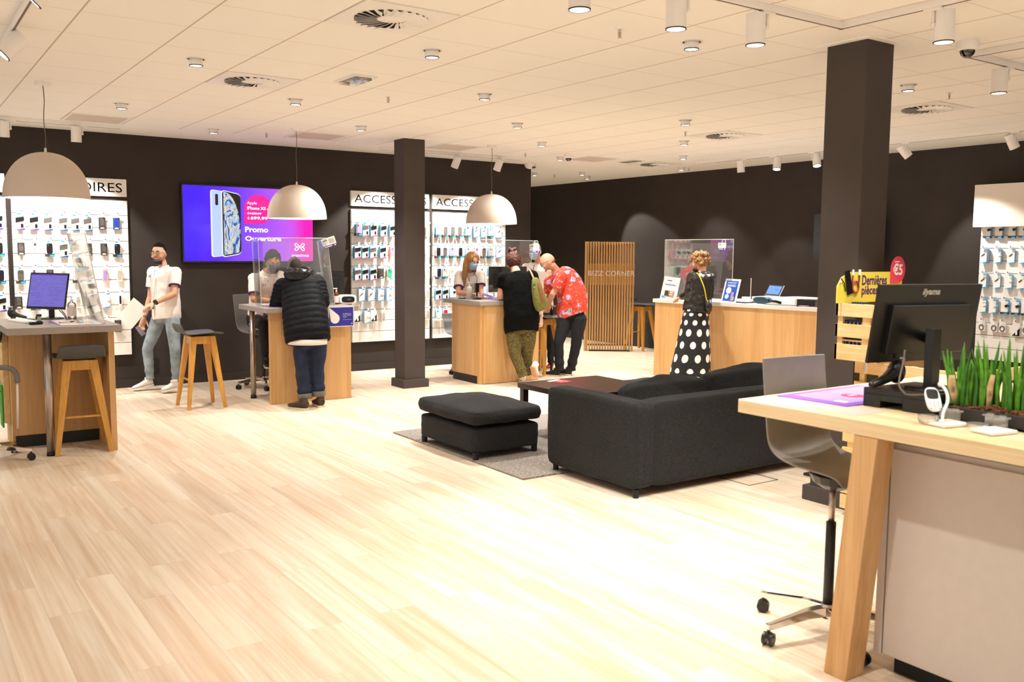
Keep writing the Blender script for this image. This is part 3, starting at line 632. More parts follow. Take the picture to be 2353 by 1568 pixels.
def block_leg(p, parent, h=.05, r=.022): return auto(MB('matte_black').cyl((p[0],p[1],0),(p[0],p[1],h),r*.9,r,16).build('leg', parent))
t = thing('sofa', 'dark grey fabric sofa seen from behind, next to the coffee table', 'sofa', (5.3,4.9,0))
soft('armrest', t, (4.085,4.27,4.44,5.48,.045,.665), bulge=.006, bev=.03, amt=.008)
soft('backrest', t, (4.21,6.25,4.455,4.66,.05,.66), bulge=.006, bev=.022, amt=.008)
soft('seat_base', t, (4.25,6.25,4.6,5.46,.05,.28), bulge=.0, bev=.02, amt=.006)
soft('chaise', t, (5.75,6.62,5.3,6.68,.05,.30), bulge=.0, bev=.03, amt=.006)
soft('armrest', t, (6.25,6.44,4.44,5.35,.045,.665), bulge=.006, bev=.03, amt=.006)
soft('seat_cushion', t, (4.29,5.02,4.66,5.48,.28,.43), bulge=.03, bev=.05)
soft('seat_cushion', t, (5.02,5.75,4.66,5.48,.28,.43), bulge=.03, bev=.05)
soft('chaise_cushion', t, (5.76,6.58,4.72,6.68,.30,.45), bulge=.035, bev=.06)
Mc = Matrix.Rotation(.22, 4, 'X')
def backc(x0, x1, zt, nm='back_cushion'):
    M = Matrix.Translation((0,4.73,.44)) @ Matrix.Rotation(-.22, 4, 'X')
    return soft(nm, t, (x0,x1,-.03,.19,.0,zt), bulge=.05, bev=.075, M=M, amt=.03)
backc(4.30,5.13,.31); backc(5.13,6.2,.345)
for p in ((4.135,4.50),(4.14,5.40),(6.38,4.5),(6.5,6.6)): block_leg(p, t, .06)
t = thing('ottoman', 'dark grey fabric ottoman standing on the rug left of the sofa', 'ottoman', (4.1,6.4,0))
soft('base', t, (3.765,4.43,5.97,6.90,.05,.27), bulge=.004, bev=.025, amt=.008)
soft('seat_cushion', t, (3.74,4.455,5.945,6.93,.262,.425), bulge=.045, bev=.06, amt=.012)
for p in ((3.80,6.83),(3.80,6.0),(4.385,6.02),(4.38,6.84)): block_leg(p, t, .07, .026)
t = thing('coffee_table', 'dark brown square coffee table in front of the sofa', 'table', (5.3,6.3,0))
MB('dark_table').bx(4.70,5.63,5.83,6.72,.43,.478).build('table_top', t, bev=.003)
for p in ((4.745,6.675),(4.745,5.875),(5.585,6.675),(5.585,5.875)): MB('dark_table').bx(p[0]-.028,p[0]+.028,p[1]-.028,p[1]+.028,.014,.43).build('leg', t, bev=.002)
o = tag(MB('rug_fabric').bx(3.77,5.9,5.31,7.37,0,.014).build('rug', bev=.004), 'greyish brown short pile rug under the ottoman', 'rug')
t = thing('leaflet', 'red and white leaflet lying on the dark coffee table', 'leaflet', (5.069,6.565,0.478)); M = basis((5.067,6.562,0.478), (.3,-1,0), (1,.3,0))
MB('red').box((0.02,0,.0015),(.13,.15,.003),M).m('white_card').box((-.07,0,.0015),(.05,.15,.003),M).build('sheet', t); MB('letter_white').text('OFFRE', M @ Matrix.Translation((-.03,.03,.003)), w=.09).text('10', M @ Matrix.Translation((.0,-.04,.003)), w=.04).build('print', t)

# floor box outline
o = tag(MB('matte_black').bx(5.045,5.36,4.30,4.306,0,.0022).bx(5.045,5.36,4.59,4.596,0,.0022).bx(5.045,5.051,4.30,4.596,0,.0022).bx(5.354,5.36,4.30,4.596,0,.0022).build('floor_box'), 'square black framed socket hatch in the floor behind the sofa', 'floor hatch')

# ================================================================ slatted business corner screen
A, B = V(9.80,12.0,0), V(10.46,11.53,0)
d = (B-A).normalized(); nrm = V(-d.y, d.x, 0)*-1; Wd = (B-A).length
t = thing('slatted_screen', 'tall slatted wooden room divider with white lettering by the far wall', 'room divider', tuple((A+B)/2))
M = basis(A, d, (0,0,1))   # local x along, y up, z = x cross y
n = 18; pitch = Wd/n
m = MB('slat_wood')
for i in range(n): m.box(((i+.5)*pitch, .925, 0), (pitch*.62, 1.84, .05), M)
m.box((-.012,.925,.0),(.03,1.84,.09),M).build('slats', t, bev=.002)
MB('slat_wood').box((Wd/2,1.30,-.012),(Wd,.36,.02),M).build('cross_panel', t)
m = MB('matte_black').box((Wd/2,.006,0),(Wd*.85,.012,.16),M)
m.box((Wd/2,.9,-.03),(Wd,.03,.008),M).box((Wd/2,1.8,-.03),(Wd,.03,.008),M).box((Wd/2,.1,-.03),(Wd,.03,.008),M).build('base_plate', t)
MB('letter_white').text('BIZZ CORNER', M @ Matrix.Translation((0.03,1.275,.026)), w=Wd-.03, h=.085).build('lettering', t)

# ================================================================ foreground table with its cabinet
t = thing('high_table', 'pale oak high table with slanted legs in the right foreground', 'table', (3.7,1,0))
MB('oak_top').bx(3.0,4.55,-1.2,2.635,.975,1.033).build('table_top', t, bev=.004)
MB('cab_grey').bx(3.055,3.262,2.10,2.56,1.032,1.0345).build('inset_panel', t)
for x in (3.004,4.40):
    rs = [[V(x,y0,z),V(x+.115,y0,z),V(x+.115,y0+.1,z),V(x,y0+.1,z)] for z, y0 in ((0,2.055),(.975,1.965))]
    MB('oak_leg').rings(rs).build('leg', t, bev=.003)
t = thing('storage_cabinet', 'light grey cabinet under the right foreground table', 'cabinet', (3.7,.8,0))
MB('cab_grey').bx(3.21,4.3,-1.2,2.03,.075,.925).build('body', t, bev=.001)
MB('cab_grey').bx(3.19,4.3,2.03,2.062,.075,.97).build('side_panel', t, bev=.002)
MB('groove_dark').bx(3.212,3.22,-1.2,2.03,.905,.97).build('top_gap', t)
MB('cab_grey').bx(3.192,3.21,.85,2.024,.08,.905).build('door', t, bev=.002); MB('cab_grey').bx(3.192,3.21,-.33,.844,.08,.905).build('door', t, bev=.002)
MB('matte_black').bx(3.24,4.3,-1.2,2.0,0,.075).build('plinth', t)

# purple promotional mat
M = basis((3.195,2.59,1.035), (1,.012,0), (-.03,-1,0))
t = thing('counter_mat', 'purple printed mat lying on the right foreground table', 'mat', (3.4,2.4,1.035)); M = Matrix(((1,.05,0,3.195),(0.0,-1,0,2.592),(0,0,-1,1.0375),(0,0,0,1)))
MB('purple_mat').box((.30,.172,.001),(.60,.345,.003),M).build('sheet', t, bev=.0008)
M2 = basis((3.49,2.42,1.0385),(0,-1,0),(1,0,0))
MB('lilac').box((0,.02,.0),(.27,.50,.001),M2).m('price_red').lathe([(.001,.0022),(.05,.0022),(.05,.001)],(3.47,2.40,1.0375),28).m('letter_white').text('proximus', basis((3.225,2.58,1.039),(1,0,0),(0,1,0)), w=.11).box((.09,-.20,.001),(.05,.03,.001),M2).text('-50%', basis((3.44,2.395,1.0402),(1,0,0),(0,1,0)), w=.06).build('print', t)

# black riser with monitor and scanner
t = thing('monitor_riser', 'black plastic riser box under the monitor on the foreground table', 'stand', (3.47,2.08,1.033))
u, v_ = V(1,-.05,0), V(.06,-1,0); P0 = V(3.307,2.238,1.033)
M = basis(P0, v_, u)       # local x along the front edge, y into depth, z = x cross y
zs = (v_.cross(u)).z
def rbox(m, a0, a1, b0, b1, z0, z1): 
    ps = [P0+v_.normalized()*a+u.normalized()*b+V(0,0,z) for z in (z0,z1) for b in (b0,b1) for a in (a0,a1)]
    return m.add(ps, [(0,2,3,1),(4,5,7,6),(0,1,5,4),(2,6,7,3),(0,4,6,2),(1,3,7,5)])
m = MB('black_plastic'); rbox(m,0,.30,0,.34,.055,.078); rbox(m,0,.075,0,.34,0,.055); rbox(m,.17,.30,0,.34,0,.055); rbox(m,.075,.17,0,.34,.03,.055)
m.build('shell', t, bev=.002)
def monitor(name_label, c, u, up, w_, h_, base, screen=None, logo=None, back=True, th=.014, col='black_plastic', bump=True, ui=None, neck=.05):
    """u = along the width, up = screen up direction, local z = towards the screen side"""
    M = basis(c, u, up); t = thing('computer_monitor', name_label, 'monitor', base)
    MB(col).box((0,0,-th/2),(w_,h_,th),M).build('bezel', t, bev=.002)
    MB(screen or 'product_black').box((0,.004,.0004),(w_-.02,h_-.03,.0016),M).build('screen', t)
    if ui: ui(M, t)
    if bump: MB(col).box((0,-.02,-th-.012),(w_*.76,h_*.62,.03),M,taper=1).box((0,-h_*.36,-th-.004),(w_*.5,h_*.18,.01),M).build('back_housing', t, bev=.004)
    if logo: MB('silver').text(logo, M @ Matrix.Rotation(PI, 4, 'Y') @ Matrix.Translation((-.0,h_*.345,th)), w=w_*.17, center=True, bold=.03, shear=.25).build('logo', t)
    n = M.to_3x3() @ V(0,0,1)
    b = V(base); cc = V(c)
    pj = b+V(0,0,.02); top = M @ V(0,-h_*.18,-th-.02)
    m = MB(col)
    m.box(((b.x),(b.y),(b.z+(top.z+.05-b.z)/2)),(neck,neck*.6,top.z+.05-b.z), None)
    # tilt head
    m.tube([V(b.x,b.y,top.z), top], .022, 8)
    m.build('stand', t, bev=.003)
    MB(col).lathe([(.001,.014),(.085,.012),(.10,.006),(.10,0)], tuple(b), 28).build('foot', t, smooth=True)
    return t
monitor('black monitor seen from the back on its riser, right foreground', (3.595,2.165,1.372), (-.970,.242,0), (-.05,-.16,1), .55, .33, (3.49,2.055,1.111), logo='iiyama', neck=.06)
t = thing('cable', 'grey cable hanging from the back of the foreground monitor', 'cable', (3.4,2.1,1.1))
MB('cord').tube([(3.33,2.077,1.277),(3.305,2.065,1.236),(3.245,2.039,1.183),(3.213,2.021,1.153),(3.206,1.999,1.131),(3.233,1.979,1.118),(3.42,1.93,1.115)], .0035, 8, sm=5).build('wire', t, smooth=True)
def scanner(base, u, lab, s=1.0, hd=V(0,0,1)):
    """hand scanner lying down; u = from handle to head"""
    u = V(u).normalized(); b = V(base); t = thing('barcode_scanner', lab, 'scanner', base); sd = V(-u.y,u.x,0)
    MB('black_plastic').loft([(b+V(0,0,.018)*s,sd,.012*s,.008*s),(b+u*.02*s+V(0,0,.02)*s,sd,.017*s,.014*s),(b+u*.09*s+V(0,0,.03)*s,sd,.018*s,.016*s),(b+u*.13*s+V(0,0,.045)*s,sd,.026*s,.022*s),(b+u*.155*s+V(0,0,.055)*s,sd,.03*s,.03*s)],14).ell(b+u*.165*s+V(0,0,.055)*s,(.034*s,.034*s,.044*s)).build('body', t, smooth=True, sub=1)
    MB('silver').loft([(b+u*.17*s+V(0,0,.10)*s,sd,.028*s,.018*s),(b+u*.175*s+V(0,0,.108)*s,sd,.026*s,.015*s)],16).build('window', t, smooth=True)
    return t
scanner((3.30,2.205,1.102), (1,.03,0), 'dark handheld scanner resting on the black riser behind the foreground monitor', 1.15)

# plant box
t = thing('planter', 'dark rectangular planter with bark chips on the right foreground table', 'planter', (3.3,1.5,1.033))
px0, px1, py0, py1 = 3.285, 3.56, .9, 1.90
m = MB('planter'); m.bx(px0,px0+.012,py0,py1,1.033,1.088).bx(px1-.012,px1,py0,py1,1.033,1.088).bx(px0,px1,py1-.012,py1,1.033,1.088).bx(px0,px1,py0,py0+.012,1.033,1.088).bx(px0,px1,py0,py1,1.033,1.045).build('box', t, bev=.003)
o = tag(MB('bark').bx(px0+.012,px1-.012,py0+.012,py1-.012,1.045,1.078).build('soil', t), kind='stuff')
m = MB('bark'); rr = random.Random(3)
for k in range(1500):
    x, y = rr.uniform(px0+.02,px1-.02), rr.uniform(1.2,py1-.02); s = rr.uniform(.004,.010)
    Mx = Matrix.Translation((x,y,1.079+rr.uniform(0,.012)+.012*math.sin(x*40)*math.sin(y*23))) @ Matrix.Rotation(rr.uniform(0,6),4,'Z') @ Matrix.Rotation(rr.uniform(-.6,.6),4,'X')
    m.box((0,0,0),(s*1.6,s,s*.6),Mx)
o = m.build('bark_chips', t); o['kind'] = 'stuff'
def clump(cx, cy, n, lab, hmax, seed, spread=.045):
    t = thing('cylindrical_snake_plant', lab, 'plant', (cx,cy,1.08)); r = random.Random(seed); n = min(n, 40)
    for k in range(n):
        a = r.uniform(0,2*PI); d = spread*math.sqrt(r.random()); x, y = cx+d*math.cos(a), cy+d*math.sin(a); h = hmax*r.uniform(.45,1); ln = r.uniform(.02,.20)*h
        b = V(x,y,1.075); la = a+r.uniform(-.5,.5); tip = b+V(ln*math.cos(la), ln*math.sin(la), h)
        mid = b*.5+tip*.5+V(-.015*math.cos(la),-.015*math.sin(la),0)*h*3
        m = MB('leaf' if r.random() < .6 else 'leaf2').tube([b,b*.6+mid*.4,mid,mid*.4+tip*.6,tip], [.0085,.0095,.0078,.005,.0006], 7, sm=2)
        m.build('leaf', t, smooth=True)
clump((3.4,1.884,1.122)[0], (3.4,1.884,1.122)[1], 22, 'clump of green pencil-like snake plant leaves nearest the monitor', .25, 5, .045)
clump((3.41,1.779,1.119)[0], (3.41,1.779,1.119)[1], 26, 'middle clump of green pencil-like snake plant leaves, right of the first wooden tag', .28, 8, .05)
clump((3.42,1.679,1.132)[0], (3.42,1.679,1.132)[1], 26, 'clump of green pencil-like snake plant leaves at the right edge', .29, 9, .05)
def twig(a, b, w_, lab):
    t = thing('plant_tag', lab, 'plant tag', a); a, b = V(a), V(b); sd = V(R)
    MB('twig').loft([(a,sd,w_*.35,.0015),(a*.7+b*.3+sd*.002,sd,w_*.9,.002),(a*.35+b*.65-sd*.003,sd,w_,.002),(b,sd,w_*.7,.0015)],10).build('leaf_label', t, smooth=True)
    m = MB('brow'); 
    for k in range(5):
        c = a*.55+b*.45+V(0,0,.012-k*.005)-F*.003; m.tube([c-sd*w_*.5,c+sd*w_*.4],.0006,4)
    m.build('writing', t)
twig((3.327,1.863,1.098), (3.325,1.876,1.201), .016, 'wide pale wooden label stuck in the planter beside the white phone')
twig((3.315,1.73,1.096), (3.309,1.712,1.221), .012, 'slim pale wooden label stuck in the middle of the planter')
twig((3.416,1.66,1.094), (3.4,1.648,1.206), .015, 'pale wooden label at the right edge of the planter')

# phone security stands
def plate(c, lab):
    x, y = c; t = thing('display_stand', lab, 'phone stand', (x,y,1.033)); M = basis((x,y,1.0335), (.18,-1,0), (1,.18,0)); M = Matrix(M); 
    a = math.radians(-12); Mr = Matrix.Translation((x,y,1.041)) @ Matrix.Rotation(a,4,'Z')
    MB('white_lacquer').box((0,0,0),(.125,.095,.013),Mr).build('base', t, bev=.004)
    MB('clear_plastic').box((.06,.04,.022),(.012,.085,.03),Mr).box((.06,.04,.04),(.03,.095,.005),Mr).cyl(Mr @ V(.06,.015,.04), Mr @ V(.06,.015,.047), .012).cyl(Mr @ V(.06,.065,.04), Mr @ V(.06,.065,.047), .012).build('support', t)
    return t, Mr
t1, M1 = plate((3.18,1.805), 'white square stand with curved security arm on the foreground table'); plate((3.185,1.635), 'empty white square stand at the right edge of the foreground table')
MB('phone_white').tube([(3.144,1.8,1.047),(3.158,1.807,1.08),(3.192,1.812,1.117),(3.211,1.826,1.145),(3.221,1.847,1.166),(3.215,1.858,1.175)], [.0058]*6, 10, sm=4).ell((3.221,1.859,1.175), .010).build('security_arm', t1, smooth=True)
c = V((3.172,1.857,1.123)); up = (V((3.225,1.867,1.159))-V((3.12,1.845,1.081))).normalized(); uu = V(R)*.95-V(F)*.2
M = basis(c, uu, up); t = thing('feature_phone', 'white keypad phone held on a display stand beside the planter', 'phone', tuple(c))
def phone_outline(w_, h_, n=28, e=3.2, bow=.0): return [((w_/2+bow*math.sin(PI*(.5+.5*math.sin(2*PI*k/n))))*math.copysign(abs(math.cos(2*PI*k/n))**(2/e), math.cos(2*PI*k/n)), h_/2*math.copysign(abs(math.sin(2*PI*k/n))**(2/e), math.sin(2*PI*k/n))) for k in range(n)]
auto(MB('phone_white').prism(phone_outline(.052,.112,36,3), -.006, .006, M).build('body', t, bev=.002))
MB('product_black').prism([(x,y+.021) for x, y in phone_outline(.040,.048,28,4)], .006, .0072, M).build('screen', t)
m = MB('silver')
for i in range(3):
    for j in range(4): m.ell(M @ V(-.014+.014*i, -.016-.0105*j, .0065), (.0052,.0035,.002), M.to_3x3(), 10, 6)
m.build('keypad', t, smooth=True)
t = thing('phone_holder', 'clear plastic tray holding the white keypad phone', 'phone stand', (3.164,1.865,1.035)); b = V((3.152,1.859,1.047))
MB('clear_plastic').lathe([(.03,-.012),(.036,.0),(.037,.018),(.033,.018),(.032,0)], tuple(b), 24).box(tuple(b+V(.02,0,-.01)),(.05,.05,.006)).build('tray', t, smooth=False)
for q in ((2250,975),(2266,978)):
    t = thing('phone_holder', 'clear plastic prong of the empty phone stand, %s one' % ('left' if q[0] == 2250 else 'right'), 'phone stand', (3.2,1.7,1.035)); 
    b = V((3.301,1.748,1.035)) if q[0] == 2250 else V((3.299,1.72,1.035)); b.z = 1.035
    MB('clear_plastic').tube([b, b+V(0,0,.02), b+V(.004,0,.045)],[.006,.007,.004],8,sm=2).build('prong', t, smooth=True)
t = thing('phone_holder', 'curved clear plastic tray of the empty phone stand', 'phone stand', (3.2,1.7,1.035)); b = V((3.21,1.707,1.035))
MB('clear_plastic').lathe([(.034,0),(.037,.018),(.034,.018),(.031,0)], tuple(b), 24).build('tray', t)

# ================================================================ office chairs
def shell_chair(lab, base, pole, back_top, seat, fr, shell='shell_light', hw=.2, zs=.70, capR=.03, rot=0, n_arm=5, back_h=.47, gas=(.10,.42,.62)):
    """shell chair; base = floor point, fr = unit vector the chair faces, seat = seat centre (x, y)"""
    t = thing('office_chair', lab, 'chair', (base[0],base[1],0)); f = V(fr[0],fr[1],0).normalized(); s = V(-f.y,f.x,0); c = V(seat[0],seat[1],0)
    prof = [(-.2552,zs+back_h),(-.2548,zs+back_h-.008),(-.240,zs+back_h*.7),(-.222,zs+.20),(-.212,zs+.12),(-.185,zs+.055),(-.13,zs+.018),(-.04,zs+.005),(.08,zs+.003),(.17,zs),(.205,zs-.012),(.222,zs-.035)]
    m = MB(shell); qs = [-1,-.96,-.75,-.5,-.25,0,.25,.5,.75,.96,1]; n = 10; vs = []
    for d, z in prof:
        for i in range(n+1):
            q = qs[i]; lift = .015*q*q if z < zs+.1 else 0; curve = .012*q*q if z > zs+.1 else 0
            vs.append(c+f*(d+curve)+s*(hw*q)+V(0,0,z+lift))
    k = n+1; m.add(vs, [(a*k+b, a*k+b+1, (a+1)*k+b+1, (a+1)*k+b) for a in range(len(prof)-1) for b in range(n)])
    o = m.build('shell', t, smooth=True); q = o.modifiers.new('s','SOLIDIFY'); q.thickness = .011; q.offset = 0; q = o.modifiers.new('b','SUBSURF'); q.levels = 2; q.render_levels = 2
    b = V(base[0],base[1],0)
    MB('black_plastic').loft([(V(pole[0],pole[1],zs-.075),s,.05,.05),(V(pole[0],pole[1],zs-.05),s,.085,.10),(V(pole[0],pole[1],zs-.012),s,.10,.12)],16).box((pole[0],pole[1],zs-.04),(.05,.30,.014)).build('tilt_mechanism', t, bev=.004)
    MB('steel').cyl((b.x,b.y,gas[1]-.02),(b.x,b.y,zs-.06),.014).build('gas_lift', t, smooth=True)
    MB('black_plastic').cyl((b.x,b.y,.07),(b.x,b.y,gas[1]),.0225,.021,24).build('sleeve', t, smooth=True)
    for k in range(5):
        a = rot+2*PI*k/5; d = V(math.cos(a), math.sin(a), 0); w = V(-d.y,d.x,0)
        rs = [[b+d*r+w*x*hwd+V(0,0,z+y*ht) for x, y in ((-1,-1),(1,-1),(1,1),(-1,1))] for r, z, hwd, ht in ((.02,.105,.022,.022),(.12,.105,.017,.02),(.30,.082,.013,.014),(.33,.082,.012,.013))]
        MB('chrome').rings(rs).build('base_leg', t, bev=.003)
        caster(None, (b.x+d.x*.32, b.y+d.y*.32), a+.5, t)
    MB('chrome').lathe([(.03,.085),(.034,.10),(.034,.12),(.026,.135)], (b.x,b.y,0), 20).build('hub', t, smooth=True)
    return t
shell_chair('grey shell office chair on chrome base pushed under the right foreground table', (3.335,2.385), (3.37,2.40), None, (3.43,2.46), (-.08,-1), hw=.2, zs=.715, rot=math.atan2(.055,-.33)-.02, gas=(.1,.50,.6))
shell_chair('grey shell office chair of the seated clerk, behind the middle counter', (3.75,10.72), (3.75,10.72), None, (3.70,10.66), (.5,-.85), shell='shell_grey', hw=.2, zs=.66, rot=3.2, gas=(.1,.4,.6))
shell_chair('office chair showing one black castor left of the third counter', (6.60,10.56), (6.60,10.56), None, (6.6,10.75), (0,-1), shell='shell_grey', zs=.5, rot=PI+.05, back_h=.3, gas=(.1,.3,.6))
t = shell_chair('office chair with grey armrest cut by the left edge beside the leftmost counter', (.60,8.05), (.60,8.05), None, (.38,8.10), (1,.3), shell='shell_grey', hw=.2, zs=.56, rot=-.42, gas=(.1,.4,.5))
arm = [(0.649,7.95,0.741),(0.761,7.95,0.734),(0.812,7.95,0.689),(0.821,7.95,0.614)]
MB('shell_grey').tube(arm, .020, 12, sm=5).build('armrest', t, smooth=True)
MB('acryl_edge').tube([(0.822,7.95,0.641),(0.81,7.95,0.255)], .009, 10).build('armrest_post', t, smooth=True)

# ================================================================ pallet display with clearance sign
t = thing('pallet_display', 'stacked pale pine pallet crates holding boxes beside the wide column', 'display shelf', (5.0,3.2,0))
def crate(nm, x0, x1, y0, y1, zz, posts, hslat, face_y=True, th=.018):
    m = MB('pine')
    for z0, z1 in zz: m.bx(x0,x0+th,y0,y1,z0,z1)
    m.m('pine_x')
    for z0, z1 in zz: m.bx(x0+th,x1,y0,y0+th,z0,z1) if nm != 'top_crate' else m.bx(x0,x1,y1-th,y1,z0,z1)
    m.m('pine_z')
    for a, b in posts: m.bx(x0+th,x0+th+.022,a,b,zz[-1][0],zz[0][1])
    m.m('pine_x').bx(x0+th,x1,y0+.002,y1-.002,zz[-1][0]+.01,zz[-1][0]+.03)
    m.build(nm, t, bev=.0015)
crate('top_crate', 4.80,5.07,3.215,3.465, ((1.281,1.359),(1.155,1.236),(1.015,1.113)), ((3.425,3.46),(3.235,3.29)), .08)
MB('pine_z').bx(4.8,4.826,3.185,3.214,1.015,1.36).m('pine_x').bx(4.82,5.5,3.215,3.455,1.29,1.302).bx(4.82,5.5,3.215,3.455,1.015,1.03).bx(4.82,5.5,3.215,3.455,1.13,1.14).m('pine_z').bx(5.48,5.5,3.215,3.455,1.015,1.36).build('shelf', t, bev=.0015)
crate('middle_crate', 4.95,5.6,2.70,3.42, ((.925,1.0),(.80,.872),(.68,.76),(.575,.645)), ((3.36,3.395),(2.72,2.76),(3.02,3.06)), .08)
crate('bottom_crate', 4.97,5.6,2.70,3.50, ((.478,.531),(.36,.44),(.245,.32),(.145,.19),(.045,.135)), ((3.43,3.475),(2.72,2.76),(3.05,3.1)), .08)
MB('chrome').box((4.79,3.235,.985),(.012,.018,.06)).build('clip', t, bev=.002)
t = thing('clearance_sign', 'yellow sign board with red price disc on top of the pallet crates', 'sign', (5.07,3.42,1.36))
M = basis((4.755,3.43,1.362), (1,-.01,0), (0,0,1))
out = [(0,0),(.655,0),(.655,.187),(.18,.187),(.13,.187),(.04,.155),(.0,.10)]
MB('yellow').prism(out, -.005, .005, M).build('board', t)
# red disc with one square corner
def drop(r, n=26, corner=-1): 
    P = [(r*math.cos(a), r*math.sin(a)) for a in [(-PI/2)+k*(1.5*PI)/n for k in range(n+1)]]; return P+[(-r,-r)]
MB('price_red').prism([(x*.9+.60,y*1.0+.20) for x, y in drop(.085)], .006, .010, M).build('price_disc', t)
MB('letter_white').text('€5', M @ Matrix.Translation((.545,.165,.0108)), w=.10, h=.075, bold=.03).box((.585,.25,.011),(.05,.006,.001),M).m('plum').text('Dernières', M @ Matrix.Translation((.235,.105,.0058)), w=.255, h=.062, bold=.02).text('pièces', M @ Matrix.Translation((.235,.03,.0058)), w=.165, h=.07, bold=.02).build('lettering', t)
m = MB('product_black').prism([(.055,.19),(.10,.20),(.145,.06),(.09,.045)], .006, .012, M).m('letter_black').tube([M @ V(.02,.15,.01),M @ V(.055,.12,.01),M @ V(.07,.07,.01)],.003,6)
m.m('strap_red').tube([M @ V(.165+.03*math.cos(a),.095+.035*math.sin(a),.012) for a in [k*PI/10 for k in range(21)]],.006,6).tube([M @ V(.135,.10,.012),M @ V(.135,.17,.012)],.004,6).m('plum').tube([M @ V(.195,.11,.012),M @ V(.2,.17,.012)],.004,6).m('letter_white').box((.135,.185,.012),(.012,.035,.006),M).box((.2,.185,.012),(.018,.035,.006),M).box((.02,.13,.01),(.015,.01,.006),M)
m.build('gadget_print', t)
rr = random.Random(4)
def bx_thing(x0,x1,y0,y1,z0,z1,mat,lab,group,cat='box',nm='product_box',deco=True):
    t = thing(nm, lab, cat, ((x0+x1)/2,(y0+y1)/2,z0), group=group)
    MB(mat).bx(x0,x1,y0,y1,z0,z1).build('carton', t, bev=.0012)
    if deco: MB('letter_white').bx(x0-.0008,x0,y0+.006,y1-.006,z0+.012,z0+.018).bx(x0-.0008,x0,(y0+y1)/2-.002,(y0+y1)/2+.002,z1-.03,z1-.01).build('print', t)
for r_, (z0, nm) in enumerate(((1.142,'upper gap'),(1.032,'lower gap'))):
    for k in range(5):
        y = 3.30+k*.0265; lab = '%s navy box from the left in the %s of the top pallet crate' % (('fifth','fourth','third','second','first')[k], nm)
        bx_thing(4.845,4.90,y,y+.024,z0,z0+.115-.01*(r_),'navy',lab,'navy boxes in the %s' % nm)
for k in range(9):
    y = 3.34-k*.062; bx_thing(4.995,5.06,y-.055,y,.711,.87+rr.uniform(0,.02),'navy','%s navy box from the left in the middle pallet crate behind the slats' % ('first','second','third','fourth','fifth','sixth','seventh','eighth','ninth')[k],'navy boxes in the middle crate')
bx_thing(4.86,4.93,3.33,3.40,1.303,1.368,'teal_dk','teal box behind the yellow clearance sign foot, left one',None,deco=False)
bx_thing(4.95,5.06,3.24,3.28,1.303,1.375,'pinkish','pink box at the foot of the yellow sign, next to the crate corner',None,deco=False)
t = thing('product_box', 'magenta box lettered OTHER beside the yellow sign foot', 'box', (5.12,3.25,1.303)); MB('magenta').bx(5.07,5.20,3.235,3.27,1.303,1.385).build('carton', t, bev=.001); MB('letter_white').text('OTHER', basis((5.075,3.2342,1.36),(1,0,0),(0,0,1)), w=.05).build('print', t)
for k,(a,c) in enumerate((('white_card','red'),('product_grey','white_card'))):
    t = thing('product_box', ['white pack with a red dot on the crate shelf beside the monitor edge','grey pack on the lower crate shelf beside the monitor edge'][k], 'box', (5.0,3.24,1.14-.11*k)); z0 = 1.142-.112*k
    MB(a).bx(4.92,5.04,3.235,3.27,z0,z0+.12).build('carton', t, bev=.001); MB(c).bx(4.93,4.96,3.2338,3.235,z0+.07,z0+.10).build('print', t)
t = thing('sideboard', 'low oak unit with black panel behind the planter by the right wall', 'cabinet', (6.3,2.6,0)); MB('oak_body').bx(5.9,6.7,2.2,2.9,0,.86).build('body', t, bev=.003); MB('matte_black').bx(5.88,6.72,2.18,2.92,.86,.95).build('top_panel', t, bev=.003)

# ================================================================ lit screen on the back wall
t = thing('wall_screen', 'large lit advertising screen with phone offer on the back wall', 'screen', (3.88,11.5,1.98))
MB('black_plastic').bx(3.03,4.73,11.49,11.55,1.497,2.46).build('bezel', t, bev=.003)
def screen_mat():
    m = bpy.data.materials.new('promo_screen'); m.use_nodes = True; nt = m.node_tree; N = nt.nodes; L = nt.links; b = N['Principled BSDF']
    tc = N.new('ShaderNodeTexCoord'); sp = N.new('ShaderNodeSeparateXYZ'); L.new(tc.outputs['Object'], sp.inputs[0])
    n = N.new('ShaderNodeTexNoise'); n.inputs['Scale'].default_value = 1.6; L.new(tc.outputs['Object'], n.inputs['Vector'])
    mr = N.new('ShaderNodeMapRange'); mr.inputs[1].default_value = 3.05-3.88; mr.inputs[2].default_value = 4.71-3.88; L.new(sp.outputs[0], mr.inputs[0])
    ad = N.new('ShaderNodeMath'); ad.operation = 'MULTIPLY_ADD'; ad.inputs[1].default_value = .28; L.new(n.outputs['Fac'], ad.inputs[0]); L.new(mr.outputs[0], ad.inputs[2])
    cr = N.new('ShaderNodeValToRGB'); e = cr.color_ramp.elements; e[0].position = .1; e[0].color = lin('3f12ee'); e[1].position = 1.12/1.2; e[1].color = lin('e81fb0')
    for p_, c_ in ((.32,'5a1fe6'),(.5,'7c3ce8'),(.68,'a24ae6'),(.82,'bb4ce0')): q = e.new(p_); q.color = lin(c_)
    sb = N.new('ShaderNodeMath'); sb.operation = 'SUBTRACT'; sb.inputs[1].default_value = .14; L.new(ad.outputs[0], sb.inputs[0]); L.new(sb.outputs[0], cr.inputs[0])
    L.new(cr.outputs[0], b.inputs['Emission Color']); b.inputs['Emission Strength'].default_value = 1.25; b.inputs['Base Color'].default_value = (.01,.01,.01,1); b.inputs['Roughness'].default_value = .15
    MATS['promo_screen'] = m
screen_mat()
def emis(nm, c, e=1.2): mk(nm, c, .3, emit=e); MATS[nm].node_tree.nodes['Principled BSDF'].inputs['Base Color'].default_value = (.01,.01,.01,1)
